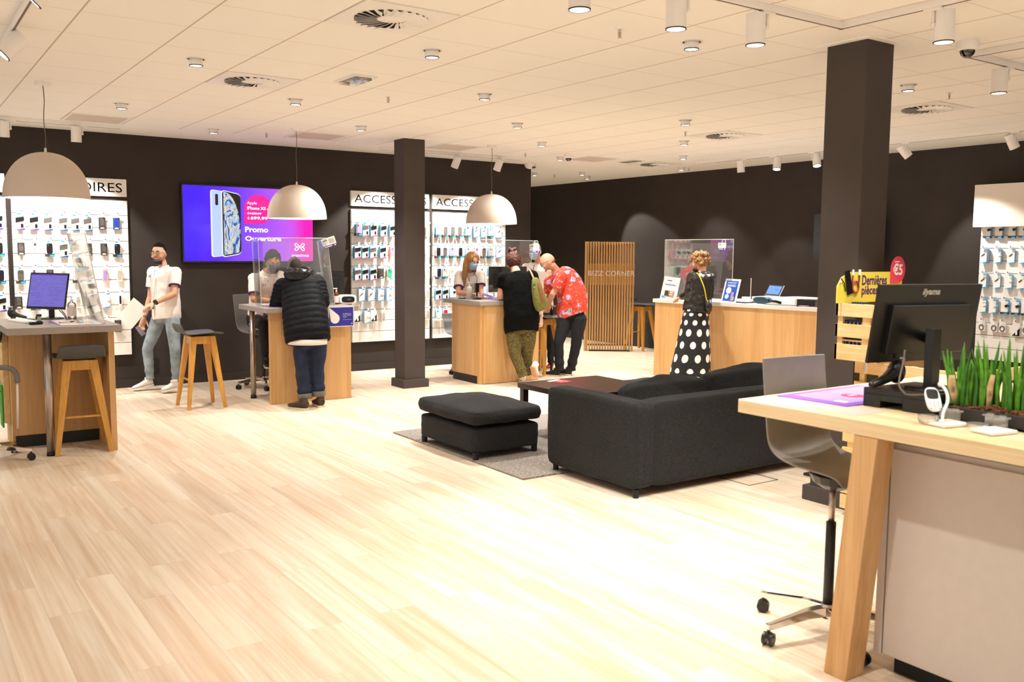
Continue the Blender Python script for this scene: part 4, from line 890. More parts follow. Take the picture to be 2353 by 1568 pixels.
emis('s_white','ffffff',1.3); emis('s_pink','ff1496',1.15); emis('s_black','1a1418',.5); emis('s_silver','b9cdf5',1.1); emis('s_lilac','a08be0',1.0); emis('s_blue','7fb8ea',1.1); emis('s_cream','e8dcb8',1.0); emis('s_purple','6a2fc0',1.0); emis('s_frame','e8ecf4',1.1)
MB('promo_screen').bx(3.048,4.712,11.4885,11.4895,1.518,2.442).build('display', t)
SM = basis((3.048,11.488,1.518), (1,0,0), (0,0,1))
def sp_(px, py):  # a point of the screen face from its place on the display (0..2058 wide drawing)
    a = V((2.954,11.489,2.564)); return (0,0)
def quad(pts): return pts
def marble():
    m = bpy.data.materials.new('s_marble'); m.use_nodes = True; nt = m.node_tree; N = nt.nodes; L = nt.links; b = N['Principled BSDF']
    tc = N.new('ShaderNodeTexCoord'); mp = N.new('ShaderNodeMapping'); mp.inputs['Scale'].default_value = (9,1,4.5); L.new(tc.outputs['Object'], mp.inputs[0])
    n = N.new('ShaderNodeTexNoise'); n.inputs['Scale'].default_value = .8; n.inputs['Distortion'].default_value = 3.2; n.inputs['Detail'].default_value = 2.5; L.new(mp.outputs[0], n.inputs['Vector'])
    cr = N.new('ShaderNodeValToRGB'); e = cr.color_ramp.elements; e[0].position = .30; e[0].color = lin('3a1c78'); e[1].position = .74; e[1].color = lin('6a3fc0')
    for p_, c_ in ((.36,'7a4fd0'),(.41,'1f2a58'),(.44,'6fb4ee'),(.49,'a9d6f4'),(.52,'ece2c4'),(.57,'e8d0a0'),(.60,'5aa8e8'),(.63,'e9c7d8'),(.67,'241a4a')): q = e.new(p_); q.color = lin(c_)
    L.new(n.outputs['Fac'], cr.inputs[0]); L.new(cr.outputs[0], b.inputs['Emission Color']); b.inputs['Emission Strength'].default_value = 1.0; b.inputs['Base Color'].default_value = (.01,.01,.01,1); MATS['s_marble'] = m
marble()
# the two phones shown on the screen
def rr_poly(x0,x1,y0,y1,r,sk=0):
    P = []
    for cx, cy, a0 in ((x1-r,y1-r,0),(x0+r,y1-r,PI/2),(x0+r,y0+r,PI),(x1-r,y0+r,1.5*PI)):
        for k in range(6): a = a0+k*PI/10; x = cx+r*math.cos(a); y = cy+r*math.sin(a); P.append((x, y+sk*((x-x0)/(x1-x0))*(-1 if y > (y0+y1)/2 else 1)))
    return P
m = MB('s_frame').prism(rr_poly(.33,.505,.045,.885,.035,.02), 0, .002, SM).m('s_silver').prism(rr_poly(.348,.505,.055,.875,.03,.02), .002, .003, SM).m('s_black').prism(rr_poly(.39,.425,.69,.83,.015), .003, .004, SM).build('back_phone_picture', t)
m = MB('s_frame').prism(rr_poly(.462,.705,.042,.885,.045,.045), .004, .006, SM).m('s_black').prism(rr_poly(.475,.705,.055,.873,.04,.045), .006, .007, SM)
arc = [(.50+.198*math.sin(a*PI/2/18), .37+.488*math.cos(a*PI/2/18)) for a in range(19)]+[(.697-.02*k/6, .37-.26*k/6) for k in range(1,7)]
m.m('s_marble').prism([(.49,.075),(.49,.85)]+arc+[(.64,.10)], .007, .008, SM)
m.build('front_phone_picture', t)
MB('s_pink').prism([(x*1.0+.935,y+.655) for x, y in [(.185*math.cos(a), .185*math.sin(a)) for a in [-PI/2+k*1.5*PI/30 for k in range(31)]]+[(-.185,-.185)]], .001, .002, SM).build('price_bubble', t)
T = lambda x, y: SM @ Matrix.Translation((x,y,.003))
MB('s_white').text('Apple', T(.79,.705), w=.125).text('IPhone XS', T(.79,.65), w=.24, h=.04, bold=.02).text('64G', T(1.045,.65), w=.05).text('€1029,99', T(.79,.585), w=.18, h=.032, bold=.01).box((.88,.602,.004),(.19,.004,.001),SM).text('€', T(.79,.525), h=.035).text('699,99', T(.83,.52), w=.225, h=.045, bold=.03).text('Promo', T(.757,.365), w=.30, h=.07, bold=.03).text('Ouverture', T(.757,.255), w=.47, h=.062, bold=.03).build('lettering', t)
def logo(m, c, s, M, mat):
    m.m(mat)
    for sx in (-1,1):
        for sy in (-1,1):
            pts = [(.10,.06),(.32,.42),(.62,.68),(.88,.62),(.93,.36),(.72,.14),(.38,.02)]
            m.tube([M @ V(c[0]+sx*x*s, c[1]+sy*y*s*.98, .001) for x, y in pts], .075*s*1.25, 6, sm=3)
    return m.box((c[0],c[1],.001),(s*.2,s*.12,s*.08),M)
logo(MB('s_white'), (1.478,.185), .068, SM @ Matrix.Translation((0,0,.004)), 's_white').text('proximus', T(1.37,.045), w=.235, h=.05, bold=.02).build('logo', t)
# side screen on the right wall, seen edge-on
t = thing('wall_television', 'dark television seen edge-on on the right wall beside the wide column', 'television', (10.95,7.8,1.9))
MB('black_plastic').bx(10.86,10.93,7.2,8.27,1.585,2.23).build('bezel', t, bev=.004); MB('product_black').bx(10.857,10.861,7.22,8.25,1.61,2.21).build('screen', t); MB('matte_black').bx(10.93,11.05,7.6,7.9,1.45,2.0).build('bracket', t)

# ================================================================ accessory walls
def xwall(x, y, z): return V(x, y, z)
WB = Matrix(((1,0,0,0),(0,0,-1,11.55),(0,1,0,0),(0,0,0,1)))       # local x = world x, y = up, z = out of the back wall
WR = Matrix(((0,0,-1,11.05),(-1,0,0,0),(0,1,0,0),(0,0,0,1)))      # right wall: local x = -world y, y = up, z = out of the wall
def board(M, x0, x1, lab, z0=.40, z1=2.225, th=.045):
    c = M @ V((x0+x1)/2, (z0+z1)/2, 0); t = thing('slatwall_panel', lab, 'display wall', tuple(c))
    m = MB('board_white'); zs = [z1]+[2.05-.15*k for k in range(11)]+[z0]
    for a, b in zip(zs[:-1], zs[1:]): m.box(((x0+x1)/2,(a+b)/2,th/2+.003),(x1-x0,a-b-.007,th-.006),M)
    m.build('planks', t); MB('groove_dark').box(((x0+x1)/2,(z0+z1)/2,(th-.012)/2+.001),(x1-x0-.002,z1-z0-.004,th-.014),M).build('backing', t)
    return t
def sign(M, x0, x1, lab, txt='ACCESSOIRES', z0=2.268, z1=2.472):
    c = M @ V((x0+x1)/2, (z0+z1)/2, 0); t = thing('accessories_sign', lab, 'sign', tuple(c))
    MB('board_white').box(((x0+x1)/2,(z0+z1)/2,.02),(x1-x0,z1-z0,.04),M).build('board', t, bev=.002)
    MB('letter_black').text(txt, M @ Matrix.Translation((x0+.05,z0+.048,.0405)), w=x1-x0-.10, h=.108).build('lettering', t)
boards = [(WB,-.06,1.15,'white slatted accessory panel cut by the left edge'),(WB,1.205,2.412,'white slatted accessory panel behind the lit monitor at the left'),(WB,5.275,6.485,'white slatted accessory panel behind the slim column'),(WB,6.545,7.80,'white slatted accessory panel behind the blonde clerk')]
BD = [board(*b) for b in boards]
sign(WB,-.06,1.15,'white accessories sign cut by the left edge'); sign(WB,1.205,2.412,'white accessories sign ending in OIRES, half hidden by the leftmost lamp'); sign(WB,5.275,6.485,'white accessories sign reading ACCESS left of the slim column'); sign(WB,6.545,7.755,'white accessories sign half hidden by the right hanging lamp')
BR = board(WR,-5.94,-4.2,'white slatted accessory panel on the right wall behind the planter')
t = thing('display_header', 'plain off-white box header above the accessory panel at the right edge', 'sign', (10.9,5.1,2.25)); MB('ivory_card').bx(10.83,11.0,4.0,5.955,2.0,2.503).build('box', t, bev=.004)
mk('card_blue_edge','3aa4d6',.4)
def hook(M, x, z, board_t, depth=.09, n=1):
    h = MB('steel').tube([M @ V(x,z,.045), M @ V(x,z,.045+depth), M @ V(x,z+.01,.052+depth)], .0028, 6).build('hook', board_t)
    MB('price_tag').box((x,z+.0,.053+depth),(.034,.028,.002),M).m('red').box((x+.012,z+.004,.0545+depth),(.012,.014,.004),M).build('price_tag', h)
# pack kinds: local x right, y up, z out; hung so that the hole is at the origin
def pk_angled(dark='product_black', foot='purple', be=False):
    m = MB('white_card').box((0,-.115,0),(.092,.165,.012)); o = [m]
    t = thing('accessory_pack','x','accessory pack'); m.box((0,-.022,0),(.05,.03,.004)).m('blue').box((-.008,-.018,.0025),(.034,.016,.001)); (m.m('card_blue_edge').box((-.047,-.115,0),(.003,.166,.014)) if be else 0); m.build('card', t)
    MB(dark).prism([(-.043,-.115),(.041,-.095),(.041,-.045),(-.043,-.062)], .006, .013).build('product', t, bev=.002)
    MB('product_black').box((.02,-.150,.0065),(.026,.045,.002)).m(foot).prism([(-.046,-.197),(.046,-.197),(.046,-.175),(-.046,-.192)], .006, .0068).build('print', t)
    return t
def pk_case(case='product_black', foot='label_dark', lab2='blue', blue_edge=False):
    t = thing('accessory_pack','x','accessory pack')
    m = MB('white_card').box((0,-.11,0),(.078,.15,.010)).box((0,-.022,0),(.045,.03,.004))
    m.m('blue').box((-.006,-.018,.0025),(.03,.015,.001))
    if blue_edge: m.m('card_blue_edge').box((-.0395,-.11,0),(.003,.151,.012))
    m.build('card', t)
    auto(MB(case).prism([(x,y-.098) for x, y in phone_outline(.062,.118,24,5)], .005, .014).build('product', t, bev=.002))
    MB('product_grey').prism([(x-.014,y-.058) for x, y in phone_outline(.018,.022,12,4)], .014, .0155).build('camera_cutout', t)
    MB(foot).box((0,-.175,.001),(.096,.032,.016)).m(lab2).box((.022,-.178,.0095),(.044,.020,.002)).build('foot_band', t)
    return t
def pk_box(c='label_dark', prod='product_grey'):
    t = thing('accessory_pack','x','accessory pack'); m = MB(c).box((0,-.105,0),(.072,.14,.018)).m('white_card').box((0,-.022,0),(.045,.03,.004)).build('card', t, bev=.002)
    MB(prod).prism([(x,y-.088) for x, y in phone_outline(.042,.085,20,5)], .009, .011).m('letter_white').box((0,-.162,.0095),(.045,.006,.001)).box((0,-.152,.0095),(.03,.004,.001)).build('print', t); return t
def pk_blue(prod='product_black', foot='label_dark', mini=False):
    t = thing('accessory_pack','x','accessory pack'); MB('white_card').box((0,-.10,.002),(.082,.165,.008)).m('blue').box((0,-.10,-.007),(.084,.167,.010)).box((.024,-.022,.0065),(.036,.014,.001)).build('card', t)
    m = MB(prod)
    if mini: m.tube([(-.02,-.10,.010),(.0,-.085,.012),(.018,-.07,.010)],.005,8)
    else: m.box((0,-.09,.011),(.036,.028,.012),Matrix.Rotation(.3,4,'Z'))
    m.m('blue').prism([(-.041,-.182),(.041,-.182),(.041,-.165)], .006, .0068).m(foot)
    if foot != 'white_card': m.box((0,-.172,.004),(.088,.024,.014)).m('blue').box((.02,-.178,.0115),(.04,.018,.002))
    m.build('product', t); return t
def pk_slim(c='ivory_card', prod='product_clear', tall=.15, w_=.058):
    t = thing('accessory_pack','x','accessory pack'); MB(c).box((0,-.03-tall/2,0),(w_,tall,.014)).m('white_card').box((0,-.022,0),(.04,.03,.004)).build('card', t, bev=.003)
    MB(prod).prism([(x,y-.03-tall/2) for x, y in phone_outline(w_*.7,tall*.75,20,5)], .007, .009).build('product', t); return t
def pk_small(c='white_card', prod='product_grey'):
    t = thing('accessory_pack','x','accessory pack'); MB(c).box((0,-.05,0),(.04,.06,.01)).build('card', t); MB(prod).box((0,-.055,.0055),(.026,.03,.003)).build('product', t); return t
def pk_tri(prod='letter_white'):
    t = thing('accessory_pack','x','accessory pack'); MB('white_card').box((0,-.09,0),(.088,.15,.012)).build('card', t)
    MB('product_black').prism([(-.044,-.165),(.044,-.165),(.044,-.07)], .006, .0085).m(prod).box((.008,-.13,.0095),(.022,.045,.004)).build('product', t); return t
def pk_round():
    t = thing('accessory_pack','x','accessory pack'); MB('white_card').box((0,-.075,0),(.075,.12,.02)).build('card', t); MB('product_grey').tube([(.026*math.cos(a),-.09+.03*math.sin(a),.012) for a in [k*PI/8 for k in range(17)]],.006,8).build('product', t, smooth=True); return t
PROTO = {'A':(pk_angled(),'white pack, slanted black phone case'),'B':(pk_angled('product_grey','blue_dk'),'white pack, slanted grey phone case'),'C':(pk_case(),'black phone case pack, blue label'),
 'D':(pk_case('product_grey'),'grey phone case pack, dark foot'),'E':(pk_box(),'dark boxed phone case'),'F':(pk_blue(),'blue-edged pack, black gadget'),'G':(pk_blue('product_black','white_card',True),'blue-edged pack, slim black cable'),
 'H':(pk_slim(),'pale slim boxed clear case'),'I':(pk_box('blue_dk','sign_blue'),'dark blue boxed phone case'),'J':(pk_small(),'small white accessory card'),'K':(pk_tri(),'white pack, black triangle foot'),
 'L':(pk_case('product_clear','label_dark','blue',True),'clear phone case pack, blue edge'),'M':(pk_case('red','white_card','white_card',True),'white pack, red phone case'),'N':(pk_case('ivory_card','white_card','white_card',True),'white pack, pale pink phone case'),
 'O':(pk_blue('white_card','white_card'),'blue-edged pack, white gadget'),'P':(pk_slim('pinkish','lilac'),'pink framed pack with a lilac case'),'Q':(pk_slim('white_card','product_black',.13,.03),'narrow white pack with a black pen'),'R':(pk_round(),'white pack, coiled cable'),'S':(pk_case('green_tab','ivory_card','green_tab'),'pale pack with a green tab'),'T':(pk_case('lilac','label_dark','blue',True),'blue-edged pack, lilac phone case')}
PROTO['U'] = (pk_angled('product_black','price_red',True),'blue-edged pack, slanted case, red foot'); PROTO['W'] = (pk_angled('product_grey','price_red',True),'blue-edged pack, slanted grey case, red foot')
for k, (p, _) in PROTO.items(): KIDS[p.name] = list(p.children)
used = set(); ORD = ['first','second','third','fourth','fifth','sixth','seventh','eighth','ninth']; ROWN = ['top row','second row','middle row','fourth row','bottom row']
def hang(M, x, z, kind, bt, n, lab, group, sc_=1.0, tilt=0, off=.0):
    """n packs on one hook, the front one first"""
    p, d = PROTO[kind]; hook(M, x, z+.008, bt, .050+.023*n)
    for q in range(n):
        zz = .045+.030+.023*(n-1-q)
        lb = (d+', '+lab) if q == 0 else ('rearmost pack on the hook, ' if q == n-1 else 'middle pack on the hook, ')+lab
        if kind not in used and q == 0: o = p; used.add(kind); o['label'] = lb
        else: o = dup(p, label=lb)
        o['group'] = group
        o.matrix_basis = M @ Matrix.Translation((x,z,zz)) @ Matrix.Rotation(tilt,4,'Y') @ Matrix.Scale(sc_,4)
def grid(M, bt, rows, where, grp, nf):
    for r, (z, items) in enumerate(rows):
        for i, it in enumerate(items):
            x, k = it[0], it[1]; n = nf(r, i) if len(it) < 3 else it[2]
            if k == '-': continue
            hang(M, x, z, k, bt, n, '%s in %s, %s' % (ORD[i] if i < 9 else 'last', ROWN[r], where), grp)
Z5 = (2.055,1.755,1.455,1.155,.855)
grid(WB, BD[0], [(Z5[0],[(1.07,'A')]),(Z5[1],[(1.07,'C')]),(Z5[2],[(1.07,'C')]),(Z5[3],[(1.07,'A')])], 'panel at left edge', 'accessory packs on the panel at the left edge', lambda r,i: 1)
grid(WB, BD[1], [(Z5[0],[(1.28,'A'),(1.42,'A'),(1.56,'B'),(1.715,'B'),(1.84,'B'),(1.97,'B'),(2.125,'E'),(2.28,'I')]),
 (Z5[1],[(1.28,'E'),(1.42,'J'),(1.565,'C'),(1.71,'B'),(1.84,'L',1),(1.97,'E'),(2.135,'E'),(2.28,'C')]),
 (Z5[2],[(1.265,'D'),(1.40,'J'),(1.56,'E'),(1.70,'H'),(1.84,'L'),(1.98,'C'),(2.14,'P'),(2.295,'H')]),
 (Z5[3],[(1.235,'E'),(1.40,'C'),(1.56,'C'),(1.70,'H'),(1.84,'H'),(1.98,'D'),(2.14,'O'),(2.295,'Q')]),
 (Z5[4],[(1.84,'J'),(1.98,'D'),(2.14,'J'),(2.26,'E')])], 'panel behind lit monitor', 'accessory packs on the panel behind the lit monitor', lambda r,i: 1)
n3 = lambda r, i: 3
grid(WB, BD[2], [(Z5[0],[(5.35,'T'),(5.45,'W'),(5.57,'U'),(5.72,'U'),(5.86,'U')]),(Z5[1],[(5.33,'U'),(5.44,'U'),(5.56,'W'),(5.71,'U'),(5.85,'P')]),(Z5[2],[(5.33,'W'),(5.44,'U'),(5.56,'U'),(5.68,'E'),(5.81,'S')]),
 (Z5[3],[(5.38,'G'),(5.52,'G'),(5.67,'O'),(5.80,'O')]),(Z5[4],[(5.33,'K',1),(5.46,'O'),(5.58,'K',1),(5.71,'H')])], 'panel left of slim column', 'accessory packs left of the slim column', n3)
grid(WB, BD[2], [(z_,[(6.44,'H',1)]) for z_ in Z5], 'strip right of slim column', 'accessory packs just right of the slim column', n3)
grid(WB, BD[3], [(Z5[0],[(6.60,'T'),(6.72,'D'),(6.84,'D'),(6.96,'D'),(7.10,'L'),(7.24,'G',2),(7.38,'G',2),(7.50,'L'),(7.65,'G',2)]),(Z5[1],[(6.60,'C'),(6.71,'D'),(6.84,'T'),(6.97,'C'),(7.11,'L'),(7.25,'P'),(7.38,'D'),(7.50,'L'),(7.65,'G',2)]),
 (Z5[2],[(6.61,'C'),(6.71,'L'),(6.83,'H'),(6.95,'H'),(7.36,'Q',1),(7.50,'N'),(7.65,'H')]),(Z5[3],[(6.60,'U'),(6.72,'U'),(6.84,'F',2),(7.5,'G',2),(7.62,'O',2)]),(Z5[4],[(6.60,'N'),(6.72,'M')])], 'panel behind blonde clerk', 'accessory packs behind the blonde clerk', lambda r,i: 2)
grid(WR, BR, [(Z5[0],[(-5.84,'F'),(-5.70,'F'),(-5.555,'F',1),(-5.42,'F')]),(Z5[1],[(-5.855,'G',3),(-5.70,'O'),(-5.55,'G',1),(-5.41,'O')]),(Z5[2],[(-5.845,'G',3),(-5.70,'G',1),(-5.555,'O'),(-5.41,'G')]),
 (Z5[3],[(-5.845,'O'),(-5.71,'O',3),(-5.58,'F'),(-5.455,'F'),(-5.33,'F',3)]),(Z5[4]+.03,[(-5.85,'R',1),(-5.70,'R',1),(-5.60,'R',1),(-5.44,'K',1),(-5.33,'R',1)])], 'panel at right edge', 'accessory packs on the panel at the right edge', lambda r,i: 2)
for k, (p, _) in list(PROTO.items()):
    if k not in used:
        for ch in list(p.children): bpy.data.objects.remove(ch)
        bpy.data.objects.remove(p)
# wall socket
t = thing('wall_socket', 'black socket on the back wall behind the walking clerk', 'socket', (2.68,11.55,.27)); MB('black_plastic').bx(2.64,2.72,11.54,11.55,.17,.33).build('plate', t, bev=.002); MB('chrome').cyl((2.66,11.54,.30),(2.66,11.53,.30),.008).build('pin', t)

# ================================================================ people
FF = V(math.cos(_yaw), math.sin(_yaw), 0); RR = V(R.x, R.y, 0).normalized(); UP = V(0,0,1)
def dirv(r, f, u=0): return (RR*r+FF*f+UP*u).normalized()
def mixv(a, b, t): return V(a)*(1-t)+V(b)*t
def head_basis(f, up=UP):
    f = V(f).normalized(); u = V(up); u = (u-f*f.dot(u)).normalized(); x = f.cross(u)
    return Matrix(((x.x,f.x,u.x),(x.y,f.y,u.y),(x.z,f.z,u.z)))
def add_head(m, c, B, s=1.0):
    def fn(v):
        x, y, z = v
        if z < 0: x *= 1-.30*(-z)**1.5; y = y*(1-.10*(-z)) if y > 0 else y*(1-.45*(-z)**1.2)
        else: y *= 1+.03*z; 
        if y < 0 and z > -.2: y *= 1.04
        return V(x,y,z)
    m.ell(c, (.075*s,.097*s,.117*s), B, 26, 18, fn)
    P = lambda x,y,z: V(c)+B @ (V(x,y,z)*s)
    m.ell(P(0,.098,-.012), (.012*s,.017*s,.02*s), B, 10, 8); m.ell(P(0,.094,.012), (.008*s,.01*s,.026*s), B, 10, 8)
    m.ell(P(0,.080,-.093), (.026*s,.018*s,.018*s), B, 10, 8); m.ell(P(0,.088,-.056), (.022*s,.010*s,.010*s), B, 10, 6)
    m.ell(P(0,.080,.034), (.05*s,.014*s,.009*s), B, 12, 6)
    for q in (-1,1):
        m.ell(P(q*.074,-.006,-.008), (.008*s,.017*s,.03*s), B, 10, 8); m.ell(P(q*.044,.062,-.03), (.022*s,.022*s,.022*s), B, 10, 8)
def face(t, c, B, s=1.0, brow='brow', mouth=True, eyes=True, glasses=None, iris='iris'):
    P = lambda x,y,z: V(c)+B @ (V(x,y,z)*s)
    if eyes:
        for q in (-1,1):
            MB('eye_white').ell(P(q*.030,.083,.010), (.0125*s,.007*s,.0065*s), B, 12, 8).m(iris).ell(P(q*.030,.0885,.010), (.0052*s,.0025*s,.0052*s), B, 10, 6).build('eye', t, smooth=True)
    if brow:
        for q in (-1,1): MB(brow).tube([P(q*.014,.0965,.030),P(q*.030,.0945,.036),P(q*.047,.083,.030)], [.0032*s,.0036*s,.002*s], 6, sm=3).build('eyebrow', t, smooth=True)
    if mouth: MB('lips').tube([P(-.021,.090,-.057),P(0,.1005,-.0535),P(.021,.090,-.057)], [.0025*s,.0048*s,.0025*s], 6, sm=3).build('mouth', t, smooth=True)
    if glasses:
        m = MB(glasses)
        for q in (-1,1):
            m.tube([P(q*.031+.023*math.cos(a), .103-.004*math.cos(a)*q*0, .008+.017*math.sin(a)) for a in [k*PI/9 for k in range(19)]], .0018*s, 6)
            m.tube([P(q*.054,.100,.012),P(q*.076,.06,.012),P(q*.080,-.01,.008),P(q*.078,-.025,-.006)], .0018*s, 6)
        m.tube([P(-.008,.104,.012),P(.008,.104,.012)], .0018*s, 6); m.build('glasses', t, smooth=True)
        ml = MB('lens_clear')
        for q in (-1,1): ml.add([P(q*.031+.022*math.cos(k*PI/8), .1032, .008+.016*math.sin(k*PI/8)) for k in range(16)], [tuple(range(16))])
        ml.build('lenses', t)
def face_mask(t, c, B, mat, s=1.0, chin=False, loops='mask_blue', name='face_mask'):
    P = lambda x,y,z: V(c)+B @ (V(x,y,z)*s)
    m = MB(mat); rows = []
    zs = (.0,-.022,-.045,-.07,-.095,-.112) if not chin else (-.078,-.09,-.105,-.118,-.128)
    pf = (.120,.127,.122,.117,.105,.075) if not chin else (.103,.103,.098,.088,.07)
    wd = (.062,.066,.064,.060,.048,.03) if not chin else (.062,.062,.056,.048,.04)
    vs = []; n = 12
    for z, f, w_ in zip(zs, pf, wd):
        for i in range(n+1):
            q = 2*i/n-1; vs.append(P(w_*math.sin(q*1.35), f-(.062 if not chin else .05)*(abs(q)**2.2), z+.006*q*q))
    k = n+1; m.add(vs, [(a*k+b,a*k+b+1,(a+1)*k+b+1,(a+1)*k+b) for a in range(len(zs)-1) for b in range(n)])
    o = m.build(name, t, smooth=True); sdf = o.modifiers.new('s','SOLIDIFY'); sdf.thickness = .004
    ms = MB(loops)
    for q in (-1,1):
        ms.tube([P(q*.060,.06,zs[0]-.005),P(q*.078,.01,-.005),P(q*.084,-.022,.0)], .0016, 5); ms.tube([P(q*.052,.055,zs[-2]),P(q*.078,.0,-.04),P(q*.084,-.022,-.012)], .0016, 5)
    ms.build('ear_loops', o, smooth=True)
def add_hand(m, w, d, n, s=1, curl=.45, sc_=1.0, spread=.0, thumb=1):
    """w wrist, d towards the knuckles, n palm normal, s=+1/-1 thumb side"""
    w = V(w); d = V(d).normalized(); n = V(n); n = (n-d*d.dot(n)).normalized(); x = d.cross(n)*s; k = sc_
    m.loft([(w-d*.02*k,x,.027*k,.020*k),(w,x,.027*k,.019*k),(w+d*.03*k,x,.036*k,.017*k),(w+d*.07*k,x,.041*k,.015*k),(w+d*.092*k,x,.038*k,.012*k)], 16)
    for off, ln, dl in ((.030,.072,0),(.0105,.080,.004),(-.010,.074,.002),(-.029,.058,-.006)):
        p = w+d*(.086+dl)*k+x*off*k; pts = [p]; a = curl*.5; dd = d+x*off*(2.0+8*spread)
        for j, fr in enumerate((.45,.3,.25)):
            v_ = (dd.normalized()*math.cos(a)+n*math.sin(a)); pts.append(pts[-1]+v_*ln*fr*k); a += curl
        m.tube(pts, [.0095*k,.0092*k,.0085*k,.0065*k], 8)
        m.ell(pts[-1], .0068*k)
    p = w+d*.022*k+x*.026*k; q = p+(d*.62+x*.66+n*.3*thumb)*.036*k; r = q+(d*.85+x*.28+n*.45*thumb)*.030*k; e = r+(d*.9+n*.4*thumb)*.018*k
    m.tube([p,q,r,e], [.014*k,.012*k,.010*k,.0075*k], 8); m.ell(e, .0078*k)
def spine(J, t):
    a, b = V(J['hip']), V(J['neck']); c = V(J['chest']) if 'chest' in J else a*.45+b*.55
    cc = (c-a*.25-b*.25)*2
    return a*(1-t)*(1-t)+(c*2-(a+b)*.5)*2*t*(1-t)+b*t*t
def torso(m, J, g=0.0, sc_=1.0, top=1.0, low=-.10, e=2.3, hipw=.165, waist=.15, chest=.165, dep_=.115, belly=.0):
    hs = (V(J['hipL'])-V(J['hipR'])).normalized(); ss = (V(J['shL'])-V(J['shR'])); sw = ss.length/2; ss.normalize()
    secs = []
    for t_, w_, dd in ((low,hipw*.96,.115),(0,hipw,.12),(.2,(hipw+waist)/2,.115+belly),(.4,waist,.105+belly*1.1),(.6,(waist+chest)/2,.11+belly*.5),(.78,chest,.118),(.9,min(sw*.96,chest*1.03),.098),(.98,sw*.55,.075),(1.03,.062,.06)):
        if t_ > top: continue
        tt = max(0, t_); c = spine(J, tt)
        if t_ < 0: c = c+(V(J['hip'])-V(J['neck'])).normalized()*abs(t_)*.5
        s_ = (hs*(1-tt)+ss*tt).normalized(); secs.append((c, s_, (w_+g)*sc_, (dd+g)*sc_*dep_/.115))
    return m.loft(secs, 28, e=e)
def person(label, J, hf, skin, hup=UP, hs=1.0, build=1.0, arms=('L','R'), hands=None, bare_legs=False, arm_r=1.0):
    t = thing('person', label, 'person', tuple(V(J['base'])))
    B = head_basis(hf, hup); m = MB(skin); hc = V(J['head']); add_head(m, hc, B, hs)
    nb = V(J['neck']); ht_ = hc+B @ V(0,-.03,-.07)*hs
    m.tube([nb-UP*.03, nb*.6+ht_*.4, ht_, hc], [.062*build,.052*build,.050,.045], 14)
    torso(m, J, -.012, build)
    for s in 'LR':
        sh, el, wr = V(J['sh'+s]), V(J['el'+s]), V(J['wr'+s]); k = arm_r
        m.tube([spine(J,.93), sh, mixv(sh,el,.35), mixv(sh,el,.8), el, mixv(el,wr,.25), mixv(el,wr,.7), wr], [.05*k,.052*k,.046*k,.040*k,.038*k,.039*k,.031*k,.026*k], 12)
        m.ell(sh, .054*k)
        h = (hands or {}).get(s, {}); dd = V(h.get('d', wr-el)); nn = V(h.get('n', -UP))
        add_hand(m, wr, dd, nn, h.get('s', 1), h.get('curl', .45), h.get('k', 1.0), h.get('spread', 0))
        if bare_legs or True:
            hp, kn, an = V(J['hip'+s]), V(J['kn'+s]), V(J['an'+s])
            m.tube([hp, mixv(hp,kn,.5), kn, mixv(kn,an,.35), an], [.075,.066,.050,.048,.034], 12)
    m.build('body', t, smooth=True, remesh=.0065, smo=2)
    return t, B, hc
def legs(t, J, mat, r=1.0, gr=(.088,.078,.060,.058,.047,.050), name='trousers', vox=.010, cuff=None, fold=.006, hipw=.17, dep_=.13, top=.16, smo=2):
    m = MB(mat)
    hs = (V(J['hipL'])-V(J['hipR'])).normalized(); a = V(J['hip']); up = (V(J['neck'])-a).normalized()
    m.loft([(a-up*.09,hs,hipw*.90,dep_*.8),(a-up*.03,hs,hipw*1.02,dep_),(a+up*.05,hs,hipw,dep_*.95),(a+up*top,hs,hipw*.93,dep_*.85)], 24, e=2.3)
    for s in 'LR':
        hp, kn, an = V(J['hip'+s]), V(J['kn'+s]), V(J['an'+s]); P = [hp, mixv(hp,kn,.4), mixv(hp,kn,.85), kn]; Rr = [gr[0]*r,gr[1]*r,gr[2]*r*1.03,gr[2]*r]
        n = 7
        for i in range(1, n+1):
            q = i/n; P.append(mixv(kn,an,q)+V(0,0,0)); Rr.append(((gr[3]*(1-q)+gr[4]*q)+(fold if i % 2 else -fold*.5)*(q > .5))*r)
        m.tube(P, Rr, 16); m.ell(mixv(hp,kn,.06), gr[0]*r*.92, seg=16, rg=10)
    o = m.build(name, t, smooth=True, remesh=vox, smo=smo, disp=(.012,.09))
    if cuff:
        for s in 'LR':
            an = V(J['an'+s]); kn = V(J['kn'+s]); d = (kn-an).normalized(); MB(cuff).tube([an-d*.012, an+d*.045], [gr[4]*r*1.16]*2, 18).build('trouser_cuff', o, smooth=True, bev=.006)
    return o
